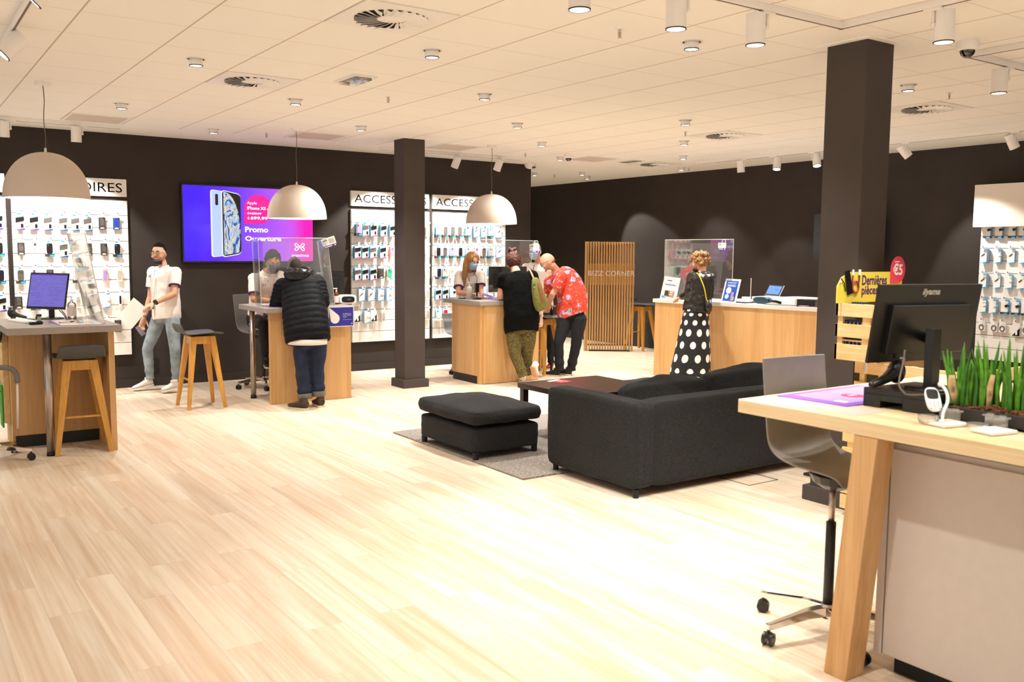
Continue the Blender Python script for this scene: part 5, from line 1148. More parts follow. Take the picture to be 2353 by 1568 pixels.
def shoe(t, heel, toe, mat, sole='sole', h=.075, w_=.042, lace=None, pitch=0):
    """heel and toe points on the ground; pitch lifts the toe or heel"""
    a, b = V(heel), V(toe); d = (b-a); L_ = d.length; d.normalize(); s = V(-d.y,d.x,0).normalized(); u = s.cross(d)*-1
    if u.z < 0: u = -u
    m = MB(mat); S = lambda q, w2, hh, z0=.018: (a+d*L_*q+u*(z0+hh/2), s, w2, hh/2)
    m.loft([(a+d*.004+u*.045, s, .022,.028,u.cross(s)*-1)]+[S(.04,w_*.75,h*.85),S(.2,w_*.82,h),S(.38,w_*.88,h*.92),S(.6,w_*1.05,h*.62),S(.8,w_*1.02,h*.48),S(.93,w_*.8,h*.40),S(.995,w_*.4,h*.28)], 18, e=2.5)
    m.tube([a+d*L_*.2+u*.05, a+d*L_*.18+u*(h+.035)], [.040,.042], 14)
    o = m.build('shoe', t, smooth=True, remesh=.006, smo=2)
    m = MB(sole); P = [(.0,.5),(.05,.8),(.25,.86),(.5,.88),(.75,1.08),(.92,.85),(1.0,.35)]
    lo = [a+d*L_*q+s*w_*k for q, k in P]+[a+d*L_*q-s*w_*k for q, k in reversed(P)]
    n = len(lo); m.add([p for p in lo]+[p+u*.02 for p in lo], [tuple(range(n)), tuple(range(2*n-1,n-1,-1))]+[(i,(i+1) % n,n+(i+1) % n,n+i) for i in range(n)]); m.build('sole', o, bev=.003)
    if lace:
        m = MB(lace)
        for k in range(4): q = .40+.07*k; c = a+d*L_*q+u*(.018+h*(.93-.16*k)); m.tube([c-s*.022,c+u*.008,c+s*.022],.0028,6,sm=2)
        m.build('laces', o, smooth=True)
    return o
def shirt(t, J, mat, g=.014, sleeve=.62, band=None, sc_=1.0, collar=True, name='polo_shirt', vox=.008, low=-.13, sr=(.066,.064,.058), disp=(.014,.10), smo=2, elbow=False, **k):
    m = MB(mat); torso(m, J, g, sc_, low=low, **k)
    ends = []
    for s in 'LR':
        sh, el, wr = V(J['sh'+s]), V(J['el'+s]), V(J['wr'+s]); P = [spine(J,.9), mixv(spine(J,.93),sh,.6), sh]; Rr = [.06,.066,sr[0]]
        if sleeve <= 1: P += [mixv(sh,el,sleeve*.5), mixv(sh,el,sleeve)]; Rr += [sr[1],sr[2]]; ends.append((mixv(sh,el,sleeve), (el-sh).normalized(), sr[2]))
        else: P += [mixv(sh,el,.5), el, mixv(el,wr,.5), mixv(el,wr,.92)]; Rr += [sr[1]*.95,sr[2],sr[2]*.88,sr[2]*.72]; ends.append((mixv(el,wr,.92),(wr-el).normalized(),sr[2]*.72))
        m.tube(P, Rr, 16); m.ell(sh, sr[0]*1.03)
    o = m.build(name, t, smooth=True, remesh=vox, smo=smo, disp=disp)
    if band:
        for c, d, r_ in ends: MB(band).tube([c-d*.007, c+d*.004], [r_*1.02]*2, 22).build('sleeve_band', o, smooth=True, bev=.002)
    if collar:
        nb = V(J['neck']); d = (V(J['head'])-nb).normalized(); sd = (V(J['shL'])-V(J['shR'])).normalized()
        MB(mat).loft([(nb-UP*.01, sd, .075,.068),(nb+d*.03, sd, .064,.060)], 22, caps=False).build('collar', o, smooth=True)
    return o
def lanyard(t, J, f, mat='pinkish', ln=.42):
    nb = V(J['neck']); f = V(f).normalized(); sd = (V(J['shL'])-V(J['shR'])).normalized(); P = spine(J, .25)
    e = P+f*.162
    MB(mat).tube([nb+sd*.055, nb+sd*.055+f*.135-UP*.08, e+sd*.01, e-sd*.01, nb-sd*.055+f*.135-UP*.08, nb-sd*.055], [.004]*6, 6, sm=4).build('lanyard', t, smooth=True)
    MB('badge_grey').cyl(e+f*.004, e+f*.012-UP*.03, .014).box(tuple(e+f*.01-UP*.055), (.03,.03,.05)).build('badge_clip', t, bev=.004)
def hair_cap(t, c, B, mat, s=1.0, r=(.081,.102,.112), cut=.015, back=-.06, extra=None, name='hair', rough=.010, vox=.006):
    """hair shell over the skull; cut = hairline height in front, back = how low it reaches behind"""
    m = MB(mat); P = lambda x,y,z: V(c)+B @ (V(x,y,z)*s)
    def fn(v):
        x, y, z = v; lim = (cut/.112 if y > .35 else (back/.112 if y < -.1 else (cut+(back-cut)*(.35-y)/.45)/.112))
        if y > .35: lim = cut/.112+.22*(y-.35)
        if z < lim: 
            z = lim; k = .80; x *= k; y *= k
        return V(x,y,z)
    m.ell(P(0,-.006,.012), tuple(q*s for q in r), B, 30, 20, fn)
    if extra: extra(m, P)
    return m.build(name, t, smooth=True, remesh=vox, smo=1, disp=(rough,.012))

# ---- 1 walking clerk in a white polo and light jeans
J = dict(base=(2.66,11.0,0), head=(2.667,11.118,1.608), neck=(2.714,11.114,1.436), shL=(2.8,10.952,1.388), shR=(2.637,11.308,1.386), elL=(2.749,10.836,1.146), wrL=(2.525,10.832,1.047), elR=(2.607,11.343,1.097), wrR=(2.522,11.324,0.847),
 hip=(2.713,11.051,0.894), hipL=(2.75,10.947,0.853), hipR=(2.65,11.161,0.838), knL=(2.748,10.86,0.51), knR=(2.514,11.165,0.49), anL=(2.765,10.926,0.14), anR=(2.537,11.181,0.136))
t, B, hc = person('young man with short black hair and glasses walking in white polo and light jeans', J, dirv(-.12,-1,-.05), 'skin_a', hands=dict(L=dict(n=dirv(-.1,.2,-1),s=1,curl=.5,spread=.3), R=dict(n=dirv(.6,-.5,0),s=-1,curl=.6)), build=.97)
face(t, hc, B, glasses='lens_frame'); face_mask(t, hc, B, 'mask_navy', chin=True, loops='mask_navy'); hair_cap(t, hc, B, 'hair_black', cut=.052, back=-.05, rough=.002, r=(.0775,.100,.118))
MB('brow').tube([hc+B @ V(-.024,.094,-.043),hc+B @ V(0,.104,-.036),hc+B @ V(.024,.094,-.043)], [.003,.0045,.003], 6, sm=3).build('moustache', t, smooth=True)
o = shirt(t, J, 'polo', g=.020, sleeve=.62, band='cuff_purple', hipw=.155, waist=.15, chest=.165, sc_=1.0, low=-.10, belly=.008, sr=(.070,.070,.066))
cf = dirv(-.62,-.78); lanyard(t, J, cf)
for k in range(3): MB('letter_black').ell(spine(J,.93-.07*k)+cf*(.118+.008*k)+RR*.0, .0055).build('button', o, smooth=True)
Ml = basis(spine(J,.80)+cf*.135-(V(J['shL'])-V(J['shR'])).normalized()*.075, V(-cf.y,cf.x,0), UP); logo(MB('cuff_purple'), (0,0), .018, Ml, 'cuff_purple').build('logo', o)
legs(t, J, 'jeans_light', gr=(.088,.080,.062,.062,.045), hipw=.155, dep_=.125, top=.06, cuff=None)
shoe(t, (2.774,10.836,0.048), (2.584,10.841,0.016), 'shoe_white', 'shoe_white', lace='badge_grey'); 
shoe(t, V((2.585,11.21,0.041))+V(0,0,.015), V((2.344,11.202,0.009)), 'shoe_white', 'shoe_white', lace='badge_grey')
w_ = V(J['wrL']); d = (w_-V(J['elL'])).normalized(); m = MB('product_black').tube([w_-d*.035,w_-d*.010],[.031,.030],20); m.cyl(w_-d*.022+dirv(.1,-1,.3)*.028, w_-d*.022+dirv(.1,-1,.3)*.040, .021); m.build('wristwatch', t, smooth=False)
w_ = V(J['wrR']); d = (w_-V(J['elR'])).normalized(); MB('badge_grey').tube([w_-d*.03,w_-d*.012],[.030,.030],20).build('bracelet', t)
c = V((2.307,10.897,0.936)); u = (V((2.161,10.987,0.846))-V((2.355,10.883,1.108))).normalized(); v_ = (V((2.501,10.773,1.021))-V((2.271,10.903,0.779))).normalized()
t = thing('paper_sheet', 'blank white paper sheet held out by the walking clerk', 'paper', tuple(c)); M = basis(c, u, v_); MB('paper').box((0,0,0),(.285,.21,.0016),M).build('sheet', t)
t = thing('smartphone', 'phone in a lilac case held low by the walking clerk', 'phone', (2.463,11.276,0.719)); M = basis((2.476,11.314,0.7), dirv(.55,0,-.8), dirv(.8,0,.55)); MB('clear_plastic').box((0,0,0),(.13,.065,.009),M).m('lilac').box((0,0,0),(.12,.058,.007),M).build('case', t, bev=.002)

# ---- 2 seated clerk with black mask
J = dict(base=(3.62,10.55,0), head=(3.752,10.358,1.512), neck=(3.727,10.484,1.393), shL=(3.854,10.415,1.348), shR=(3.577,10.506,1.323), elR=(3.527,10.39,1.085), wrR=(3.598,10.097,1.087), elL=(3.812,10.243,1.09), wrL=(3.691,10.031,1.073),
 hip=(3.703,10.655,0.839), hipL=(3.777,10.625,0.818), hipR=(3.637,10.649,0.821), knL=(3.697,10.169,0.825), knR=(3.568,10.183,0.809), anL=(3.711,10.23,0.394), anR=(3.613,10.247,0.378))
J['chest'] = (3.725,10.617,1.064)
t, B, hc = person('seated young man with curly black hair, black face mask and white polo', J, dirv(.50,-.78,-.30), 'skin_b', hands=dict(R=dict(n=-UP,s=1,curl=.4), L=dict(n=-UP,s=-1,curl=.4)), build=.97)
face(t, hc, B, mouth=False, glasses='lens_frame'); face_mask(t, hc, B, 'mask_black', loops='mask_black')
def ex(m, P):
    r = random.Random(9)
    for k in range(110):
        a, b = r.uniform(0,2*PI), r.uniform(-.1,1.0); cb = math.sqrt(max(0,1-b*b)); x, y, z = .085*cb*math.cos(a), -.012+.108*cb*math.sin(a), .035+.112*b
        if y > .03 and z < .075: continue
        m.ell(P(x,y,z), r.uniform(.009,.015))
hair_cap(t, hc, B, 'hair_black', cut=.056, back=-.04, extra=ex, rough=.012, r=(.084,.106,.140), vox=.005)
o = shirt(t, J, 'polo', g=.012, sleeve=.72, band='cuff_purple', sr=(.070,.068,.064), hipw=.155, waist=.15); lanyard(t, J, dirv(.4,-.9), 'pinkish')
for k in range(3): MB('letter_black').ell(spine(J,.94-.07*k)+dirv(.4,-.9)*.118, .0055).build('button', o, smooth=True)
Ml = basis(V((3.625,10.306,1.257)), dirv(1,.3), UP); logo(MB('cuff_purple'), (0,0), .020, Ml, 'cuff_purple').build('logo', o)
legs(t, J, 'trousers_dark', gr=(.088,.082,.066,.060,.050), top=.03)
shoe(t, (3.724,10.239,0.341), (3.67,10.008,0.339), 'shoe_black'); shoe(t, (3.617,10.261,0.315), (3.565,10.029,0.314), 'shoe_black')

# ---- 3 man in padded jacket leaning on the middle counter
J = dict(base=(3.66,9.03,0), head=(3.742,9.652,1.465), neck=(3.726,9.527,1.353), shL=(3.575,9.573,1.273), shR=(3.892,9.383,1.308), elL=(3.495,9.553,1.049), wrL=(3.665,9.756,1.068), elR=(3.905,9.276,1.095), wrR=(3.916,9.584,1.08),
 hip=(3.687,9.134,0.687), hipL=(3.625,9.172,0.646), hipR=(3.774,9.095,0.659), knL=(3.608,9.127,0.373), knR=(3.761,9.097,0.394), anL=(3.617,9.089,0.102), anR=(3.767,9.085,0.123))
J['chest'] = (3.719,9.322,1.023)
t, B, hc = person('man seen from behind in a dark padded jacket, blue jeans and brown shoes', J, dirv(-.28,.9,-.55), 'skin_a', build=1.0)
hair_cap(t, hc, B, 'hair_brown', cut=.04, back=-.085, rough=.003, r=(.080,.103,.118)); face(t, hc, B)
# quilted jacket: rings with horizontal channels
m = MB('puffer'); n = 12; secs = []; sd = dirv(1,.05)
prof = [(0,(3.68,9.139,0.692),.232,.165),(.12,(3.684,9.171,0.782),.240,.172),(.35,(3.7,9.253,0.943),.236,.172),(.6,(3.72,9.357,1.115),.228,.165),(.8,(3.73,9.439,1.252),.212,.150),(.9,(3.736,9.491,1.316),.19,.13),(1,(3.735,9.524,1.382),.11,.10)]
def pl(q):
    for a, b in zip(prof[:-1], prof[1:]):
        if q <= b[0]: k = (q-a[0])/(b[0]-a[0]); return mixv(a[1],b[1],k), a[2]*(1-k)+b[2]*k, a[3]*(1-k)+b[3]*k
    return V(prof[-1][1]), prof[-1][2], prof[-1][3]
N_ = 65
for i in range(N_+1):
    q = i/N_; c, a, b = pl(q); ph = abs(math.sin(PI*q*n)); bump = .010*(ph**.45)-.006
    secs.append((c, sd, a+bump, b+bump))
m.loft(secs, 44, e=2.5)
for s in 'LR':
    sh, el, wr = V(J['sh'+s]), V(J['el'+s]), V(J['wr'+s]); P = []; Rr = []
    for i in range(61):
        q = i/60; p = mixv(sh,el,q/.55) if q < .55 else mixv(el,wr,(q-.55)/.45*.9); 
        P.append(p); Rr.append((.090-.024*q)+.009*abs(math.sin(PI*q*10))**.5)
    P2 = [p for p in P]; 
    for i in range(26,42): P2[i] = (P[i-3]+P[i]+P[i+3])/3
    m.tube(P2, Rr, 20); m.ell(sh, .088)
m.build('padded_jacket', t, smooth=True, remesh=.0075, smo=1, disp=(.006,.05))
m = MB('puffer_hood'); hb = V((3.703,9.453,1.412))
P = [hb+RR*(.125*math.cos(a))+FF*(.105*math.sin(a)+.03)+UP*(.038*math.sin(a)) for a in [k*2*PI/18 for k in range(18)]]
m.rings([[p+(p-hb-FF*.03).normalized()*.040*math.cos(b)+UP*.046*math.sin(b) for b in [j*2*PI/10 for j in range(10)]] for p in P], closed=True)
m.loft([(hb-UP*.085-FF*.05,RR,.06,.035),(hb-UP*.05-FF*.075,RR,.115,.05),(hb-UP*.0-FF*.07,RR,.135,.05),(hb+UP*.04-FF*.05,RR,.115,.045)],20)
m.build('hood', t, smooth=True, remesh=.008, smo=2, disp=(.02,.05))
m = MB('polo').loft([((3.671,9.143,0.669),sd,.207,.160,UP),((3.682,9.155,0.728),sd,.21,.160,UP)],36).build('shirt_hem', t, smooth=True)
legs(t, J, 'jeans_blue', gr=(.098,.092,.074,.076,.066), hipw=.165, top=.05, cuff='badge_grey', fold=.008)
shoe(t, (3.68,9.212,0), V((3.543,9.04,0)), 'shoe_brown', h=.085, w_=.05) if False else shoe(t, (3.575,8.925,0), (3.47,9.17,0), 'shoe_brown', h=.085, w_=.052)
shoe(t, (3.765,8.99,0), (3.79,9.25,0), 'shoe_brown', h=.085, w_=.050)

# ---- 4 blonde clerk leaning on the third counter
J = dict(base=(6.75,10.75,0), head=(6.499,10.394,1.536), neck=(6.522,10.506,1.377), shR=(6.407,10.555,1.329), shL=(6.673,10.447,1.348), elR=(6.314,10.423,1.107), wrR=(6.382,10.204,1.104), elL=(6.634,10.352,1.14), wrL=(6.536,10.188,1.044),
 hip=(6.647,10.728,0.884), hipL=(6.736,10.688,0.859), hipR=(6.556,10.763,0.86), knL=(6.686,10.629,0.484), knR=(6.548,10.725,0.483), anL=(6.699,10.646,0.076), anR=(6.569,10.735,0.074))
t, B, hc = person('blonde woman in white polo and blue face mask leaning on the counter', J, dirv(.62,-.68,-.32), 'skin_c', build=.93, hs=.95, arm_r=.92, hands=dict(R=dict(n=-UP,s=1,curl=.5,k=.9), L=dict(n=-UP,s=-1,k=.9)))
face(t, hc, B, .95, mouth=False, glasses='acryl_edge', brow='hair_blonde'); face_mask(t, hc, B, 'mask_blue', .95)
def ex(m, P):
    for x, y, x2, y2, zb, r_ in ((-.062,-.03,-.075,-.02,-.20,.034),(-.045,-.06,-.05,-.05,-.24,.036),(.0,-.07,.0,-.05,-.20,.04),(.055,-.03,.068,.02,-.30,.034),(.062,.0,.072,.055,-.36,.028),(-.068,.015,-.07,.03,-.14,.022)):
        m.tube([P(x,y,.05),P(x*1.15,y,-.04),P((x+x2)/2*1.2,(y+y2)/2,-.14),P(x2,y2,zb)], [r_,r_*1.05,r_*.95,r_*.35], 12, sm=4)
    m.ell(P(.05,.035,.045),(.035,.05,.06),B,12,8); m.ell(P(-.05,.035,.045),(.035,.05,.06),B,12,8)
hair_cap(t, hc, B, 'hair_blonde', cut=.052, back=-.09, extra=ex, rough=.006, r=(.083,.103,.118))
o = shirt(t, J, 'polo', g=.012, sleeve=.66, band='cuff_purple', hipw=.165, waist=.14, chest=.16, sr=(.066,.066,.068)); lanyard(t, J, dirv(.5,-.85), 'matte_black')
legs(t, J, 'trousers_dark', top=.03); shoe(t, (6.759,10.742,0), V((6.759,10.742,0))+dirv(.3,-1)*.25, 'shoe_black'); shoe(t, (6.624,10.823,0), V((6.624,10.823,0))+dirv(.1,-1)*.25, 'shoe_black')

# ---- 5 woman in black top and olive leopard trousers
J = dict(base=(6.50,9.15,0), head=(6.628,9.596,1.529), neck=(6.601,9.477,1.399), shL=(6.455,9.545,1.327), shR=(6.722,9.315,1.348), elL=(6.414,9.57,1.091), wrL=(6.644,9.802,1.087), elR=(6.811,9.263,1.014), wrR=(6.769,9.176,0.856),
 hip=(6.549,9.288,0.725), hipL=(6.474,9.332,0.659), hipR=(6.623,9.231,0.671), knL=(6.421,9.241,0.408), knR=(6.614,9.251,0.38), anL=(6.484,9.139,0.121), anR=(6.62,9.265,0.119))
J['chest'] = (6.568,9.338,1.06)
t, B, hc = person('woman with red hair in a bun, black top and olive spotted trousers', J, dirv(-.30,.92,-.35), 'skin_c', build=1.08, hs=.97, arm_r=1.12, hands=dict(R=dict(n=dirv(-.7,.5,0),s=1,curl=.6,k=.92), L=dict(n=-UP,s=-1,k=.92)))
def ex(m, P):
    r = random.Random(2)
    for k in range(9): a = k*.7; m.ell(P(.036*math.cos(a),-.03+.034*math.sin(a),.135+.014*(k % 3)), .025)
    m.ell(P(0,-.045,.06),(.072,.07,.07),B)
hair_cap(t, hc, B, 'hair_red', cut=.03, back=-.085, extra=ex, rough=.018, r=(.096,.116,.124)); MB('silver').ell(hc+B @ V(.035,-.05,.125),(.016,.012,.02)).build('hair_clip', t, smooth=True); face(t, hc, B)
shirt(t, J, 'black_cloth', g=.022, sleeve=.55, sr=(.085,.088,.090), collar=False, name='black_top', hipw=.195, waist=.19, chest=.18, sc_=1.03, low=-.13, belly=.02, disp=(.02,.12))
def spots_mat(name, base, dot, sc_):
    m = bpy.data.materials.new(name); m.use_nodes = True; nt = m.node_tree; N = nt.nodes; L = nt.links; b = N['Principled BSDF']; b.inputs['Roughness'].default_value = .9
    tc = N.new('ShaderNodeTexCoord'); vo = N.new('ShaderNodeTexVoronoi'); vo.inputs['Scale'].default_value = sc_; L.new(tc.outputs['Object'], vo.inputs['Vector'])
    cr = N.new('ShaderNodeValToRGB'); cr.color_ramp.interpolation = 'CONSTANT'; cr.color_ramp.elements[0].color = lin(dot); cr.color_ramp.elements[1].position = .40; cr.color_ramp.elements[1].color = lin(base)
    L.new(vo.outputs['Distance'], cr.inputs[0]); L.new(cr.outputs[0], b.inputs['Base Color']); MATS[name] = m
spots_mat('leopard', '5f5320', '1c1608', 75)
legs(t, J, 'leopard', gr=(.105,.100,.080,.076,.060), hipw=.180, dep_=.135, top=.02)
def spt(m_): pass
shoe(t, V((6.665,9.392,0)), V((6.665,9.392,0))+dirv(.02,-.02,0)*.01+dirv(-.3,1)*.24, 'shoe_white', w_=.04)
a = V((6.561,9.153,0.07)); MBs = shoe(t, a+V(0,0,.17)+dirv(.35,-.3)*.06, a+V(0,0,.03)+dirv(.25,.1)*.10, 'shoe_white', 'skin_d', w_=.04)
w_ = V(J['wrR']); MB('silver').tube([w_-UP*.0, w_+UP*.018],[.031,.031],18).build('bracelet', t, smooth=True)
t = thing('shoulder_bag', 'olive green bag with striped trim hanging from the shoulder of the woman in black', 'bag', (6.685,9.112,1.068)); c = V((6.677,9.081,1.069)); sd = dirv(.9,.3)
o = MB('olive_bag').loft([((6.728,9.067,0.939),sd,.055,.04),((6.716,9.079,0.971),sd,.092,.065),((6.698,9.101,1.052),sd,.098,.072),((6.682,9.127,1.175),sd,.082,.058),((6.673,9.172,1.303),sd,.055,.036),((6.674,9.201,1.346),sd,.035,.02)],20,e=2.6).build('pouch', t, smooth=True, sub=1, disp=(.02,.08))
m = MB('strap_red'); 
for k in range(3): m.tube([(6.665,9.097,1.295)+0*RR if False else V((6.665,9.097,1.295))+RR*(.012*k-.01), V((6.672,9.041,1.168))+RR*(.012*k-.01), V((6.682,9.017,1.051))+RR*(.012*k-.01)], .003, 6, sm=4)
m.build('trim', t, smooth=True); MB('twig').tube([V((6.669,9.204,1.335)), (6.681,9.277,1.409), (6.73,9.393,1.439), (6.788,9.444,1.382)], [.011]*4, 8, sm=4).build('strap', t, smooth=True)
MB('green_tab').cyl((6.626,9.135,1.278), (6.617,9.123,1.278), .014).m('silver').cyl((6.625,9.123,1.225), (6.616,9.111,1.225), .011).build('pin_badges', t)

# ---- 6 masked clerk standing behind
J = dict(base=(7.82,10.33,0), head=(7.648,10.52,1.672), neck=(7.756,10.56,1.499), shR=(7.553,10.607,1.436), shL=(7.92,10.548,1.424), elR=(7.444,10.48,1.17), wrR=(7.444,10.25,1.082), elL=(7.913,10.47,1.138), wrL=(7.732,10.289,1.025),
 hip=(7.778,10.537,0.913), hipL=(7.872,10.515,0.862), hipR=(7.69,10.543,0.865), knL=(7.812,10.364,0.473), knR=(7.733,10.467,0.468), anL=(7.815,10.341,0.087), anR=(7.748,10.459,0.079))
t, B, hc = person('older man in white polo with pale blue face mask standing behind the counter', J, dirv(-.42,-.85,-.12), 'skin_c', hands=dict(R=dict(n=-UP,s=1), L=dict(n=-UP,s=-1)))
face(t, hc, B, mouth=False, glasses='lens_frame'); face_mask(t, hc, B, 'mask_blue'); hair_cap(t, hc, B, 'badge_grey', cut=.06, back=-.05, rough=.003, r=(.078,.100,.116))
o = shirt(t, J, 'polo', g=.014, sleeve=.62, band='cuff_purple'); Ml = basis(V((7.498,10.423,1.416)), dirv(1,.1), UP); logo(MB('cuff_purple'), (0,0), .024, Ml, 'cuff_purple').build('logo', o)
lanyard(t, J, dirv(-.3,-.9), 'matte_black')
legs(t, J, 'jeans_dark', top=.03); shoe(t, V((7.882,10.406,0)), V((7.882,10.406,0))+dirv(-.3,-1)*.2, 'strap_red'); shoe(t, V((7.763,10.478,0)), V((7.763,10.478,0))+dirv(-.3,-1)*.2, 'strap_red')

# ---- 7 bald man in red floral shirt bending forward
J = dict(base=(7.45,9.58,0), head=(7.343,9.811,1.533), neck=(7.47,9.782,1.405), shL=(7.429,9.891,1.262), shR=(7.431,9.606,1.34), elR=(7.315,9.659,1.109), wrR=(7.355,9.786,0.974), elL=(7.516,10.003,1.067), wrL=(7.446,9.967,0.974),
 hip=(7.6,9.604,0.86), hipL=(7.54,9.658,0.765), hipR=(7.653,9.51,0.794), knL=(7.406,9.641,0.455), knR=(7.627,9.535,0.441), anL=(7.427,9.631,0.079), anR=(7.614,9.624,0.079))
J['chest'] = (7.595,9.644,1.174)
t, B, hc = person('bald man in a red floral shirt and dark jeans bending over the desk', J, dirv(-.88,.12,-.50), 'skin_d', build=1.06, hup=dirv(-.35,.05,.9), hands=dict(R=dict(n=-UP,s=-1,curl=.4)))
face(t, hc, B, glasses='lens_frame', brow='badge_grey'); MB('hair_brown').tube([hc+B @ V(.06,-.05,-.03),hc+B @ V(.0,-.10,-.035),hc+B @ V(-.06,-.05,-.03)],.004,6,sm=4).build('hair_fringe', t, smooth=True)
def floral():
    m = bpy.data.materials.new('floral'); m.use_nodes = True; nt = m.node_tree; N = nt.nodes; L = nt.links; b = N['Principled BSDF']; b.inputs['Roughness'].default_value = .85
    tc = N.new('ShaderNodeTexCoord'); last = lin('d2402e')
    def layer(prev, sc_, r, col, off, petals):
        mp = N.new('ShaderNodeMapping'); mp.inputs['Location'].default_value = (off,off*.7,off*.3); L.new(tc.outputs['Object'], mp.inputs[0])
        n = N.new('ShaderNodeTexNoise'); n.inputs['Scale'].default_value = sc_*petals; L.new(mp.outputs[0], n.inputs['Vector'])
        vo = N.new('ShaderNodeTexVoronoi'); vo.inputs['Scale'].default_value = sc_; vo.inputs['Randomness'].default_value = .8; L.new(mp.outputs[0], vo.inputs['Vector'])
        a = N.new('ShaderNodeMath'); a.operation = 'MULTIPLY_ADD'; a.inputs[1].default_value = .9; L.new(n.outputs['Fac'], a.inputs[0]); L.new(vo.outputs['Distance'], a.inputs[2])
        c = N.new('ShaderNodeMath'); c.operation = 'LESS_THAN'; c.inputs[1].default_value = r+.45; L.new(a.outputs[0], c.inputs[0])
        x = N.new('ShaderNodeMix'); x.data_type = 'RGBA'; x.inputs[7].default_value = lin(col); L.new(c.outputs[0], x.inputs[0])
        if isinstance(prev, tuple): x.inputs[6].default_value = prev
        else: L.new(prev, x.inputs[6])
        return x.outputs[2]
    o_ = layer(last, 16, .16, 'e9a03c', 3, 5); o_ = layer(o_, 9, .31, 'a58fc0', 0, 6); o_ = layer(o_, 9, .19, 'f1e6dc', 0, 9); o_ = layer(o_, 9, .12, '2c2440', 0, 12); o_ = layer(o_, 22, .07, 'f3ead8', 7, 4)
    L.new(o_, b.inputs['Base Color']); MATS['floral'] = m
floral()
shirt(t, J, 'floral', g=.022, sleeve=.70, sr=(.075,.078,.076), hipw=.185, waist=.185, chest=.18, belly=.04, name='floral_shirt', low=-.10, collar=True, disp=(.02,.12))
legs(t, J, 'jeans_dark', gr=(.108,.095,.072,.070,.060), hipw=.15, dep_=.13, top=.03, fold=.008)
shoe(t, V((7.412,9.609,0)), V((7.412,9.609,0))+dirv(-.75,.5)*.27, 'shoe_black'); shoe(t, V((7.601,9.596,0)), V((7.601,9.596,0))+dirv(-.7,.6)*.27, 'shoe_black')

# ---- 8 woman in leather jacket and polka dot skirt
J = dict(base=(8.28,7.98,0), head=(8.397,8.061,1.551), neck=(8.391,8.014,1.427), shL=(8.371,8.155,1.364), shR=(8.401,7.889,1.36), elL=(8.359,8.211,1.149), wrL=(8.381,8.361,1.098), elR=(8.395,7.87,1.163), wrR=(8.468,8.126,1.074),
 hip=(8.317,8.02,0.941), hipL=(8.291,8.082,0.906), hipR=(8.344,7.949,0.912), knL=(8.235,8.029,0.542), knR=(8.313,7.927,0.547), anL=(8.235,8.029,0.126), anR=(8.322,7.92,0.122))
t, B, hc = person('woman with curly blond hair, black leather jacket and polka dot skirt', J, dirv(-.72,.62,-.15), 'skin_c', hs=.95, build=.95, hands=dict(L=dict(n=-UP,s=1,k=.9), R=dict(n=-UP,s=-1,k=.9)))
face(t, hc, B, .95); face_mask(t, hc, B, 'mask_black', .95, chin=True, loops='mask_black')
def ex(m, P):
    r = random.Random(5)
    for k in range(64):
        a, b = r.uniform(0,2*PI), r.uniform(-.45,1.0); cb = math.sqrt(max(0,1-b*b)); x, y, z = .088*cb*math.cos(a), -.015+.105*cb*math.sin(a), .02+.115*b
        if y > .055 and z < .06: continue
        m.ell(P(x,y,z), r.uniform(.016,.028))
hair_cap(t, hc, B, 'hair_curly', cut=.045, back=-.07, extra=ex, rough=.016, r=(.086,.106,.118), vox=.005)
shirt(t, J, 'leather', g=.018, sleeve=2, sr=(.066,.060,.056), collar=False, name='leather_jacket', low=-.02, hipw=.155, waist=.155, chest=.165, disp=(.018,.05))
mk('skirt_black', '0e0c0c', .85)
def dots():
    m = bpy.data.materials.new('polka'); m.use_nodes = True; nt = m.node_tree; N = nt.nodes; L = nt.links; b = N['Principled BSDF']; b.inputs['Roughness'].default_value = .85
    tc = N.new('ShaderNodeUVMap'); sp = N.new('ShaderNodeSeparateXYZ'); L.new(tc.outputs[0], sp.inputs[0])
    def M_(op, a, b_=None):
        q = N.new('ShaderNodeMath'); q.operation = op
        for i, v in enumerate((a, b_)):
            if v is None: continue
            if isinstance(v, (int,float)): q.inputs[i].default_value = v
            else: L.new(v, q.inputs[i])
        return q.outputs[0]
    vy = M_('MULTIPLY', sp.outputs[1], 1.0); row = M_('FLOOR', vy); par = M_('MULTIPLY', M_('MODULO', row, 2.0), .5)
    ux = M_('ADD', sp.outputs[0], par); fx = M_('SUBTRACT', M_('FRACT', ux), .5); fy = M_('MULTIPLY', M_('SUBTRACT', M_('FRACT', vy), .5), .85)
    d = M_('SQRT', M_('ADD', M_('MULTIPLY', fx, fx), M_('MULTIPLY', fy, fy))); f = M_('LESS_THAN', d, .25)
    x = N.new('ShaderNodeMix'); x.data_type = 'RGBA'; x.inputs[6].default_value = lin('0d0b0b'); x.inputs[7].default_value = lin('efe4da'); L.new(f, x.inputs[0]); L.new(x.outputs[2], b.inputs['Base Color']); MATS['polka'] = m
dots()
m = MB('polka'); m.uv = []; prof = [((8.312,8.016,0.985),.135,.115),((8.304,8.013,0.909),.16,.13),((8.282,8.007,0.732),.185,.15),((8.252,7.999,0.489),.215,.175),((8.22,8.002,0.218),.245,.20),((8.205,7.998,0.099),.255,.205)]
ng = 96; rows = []
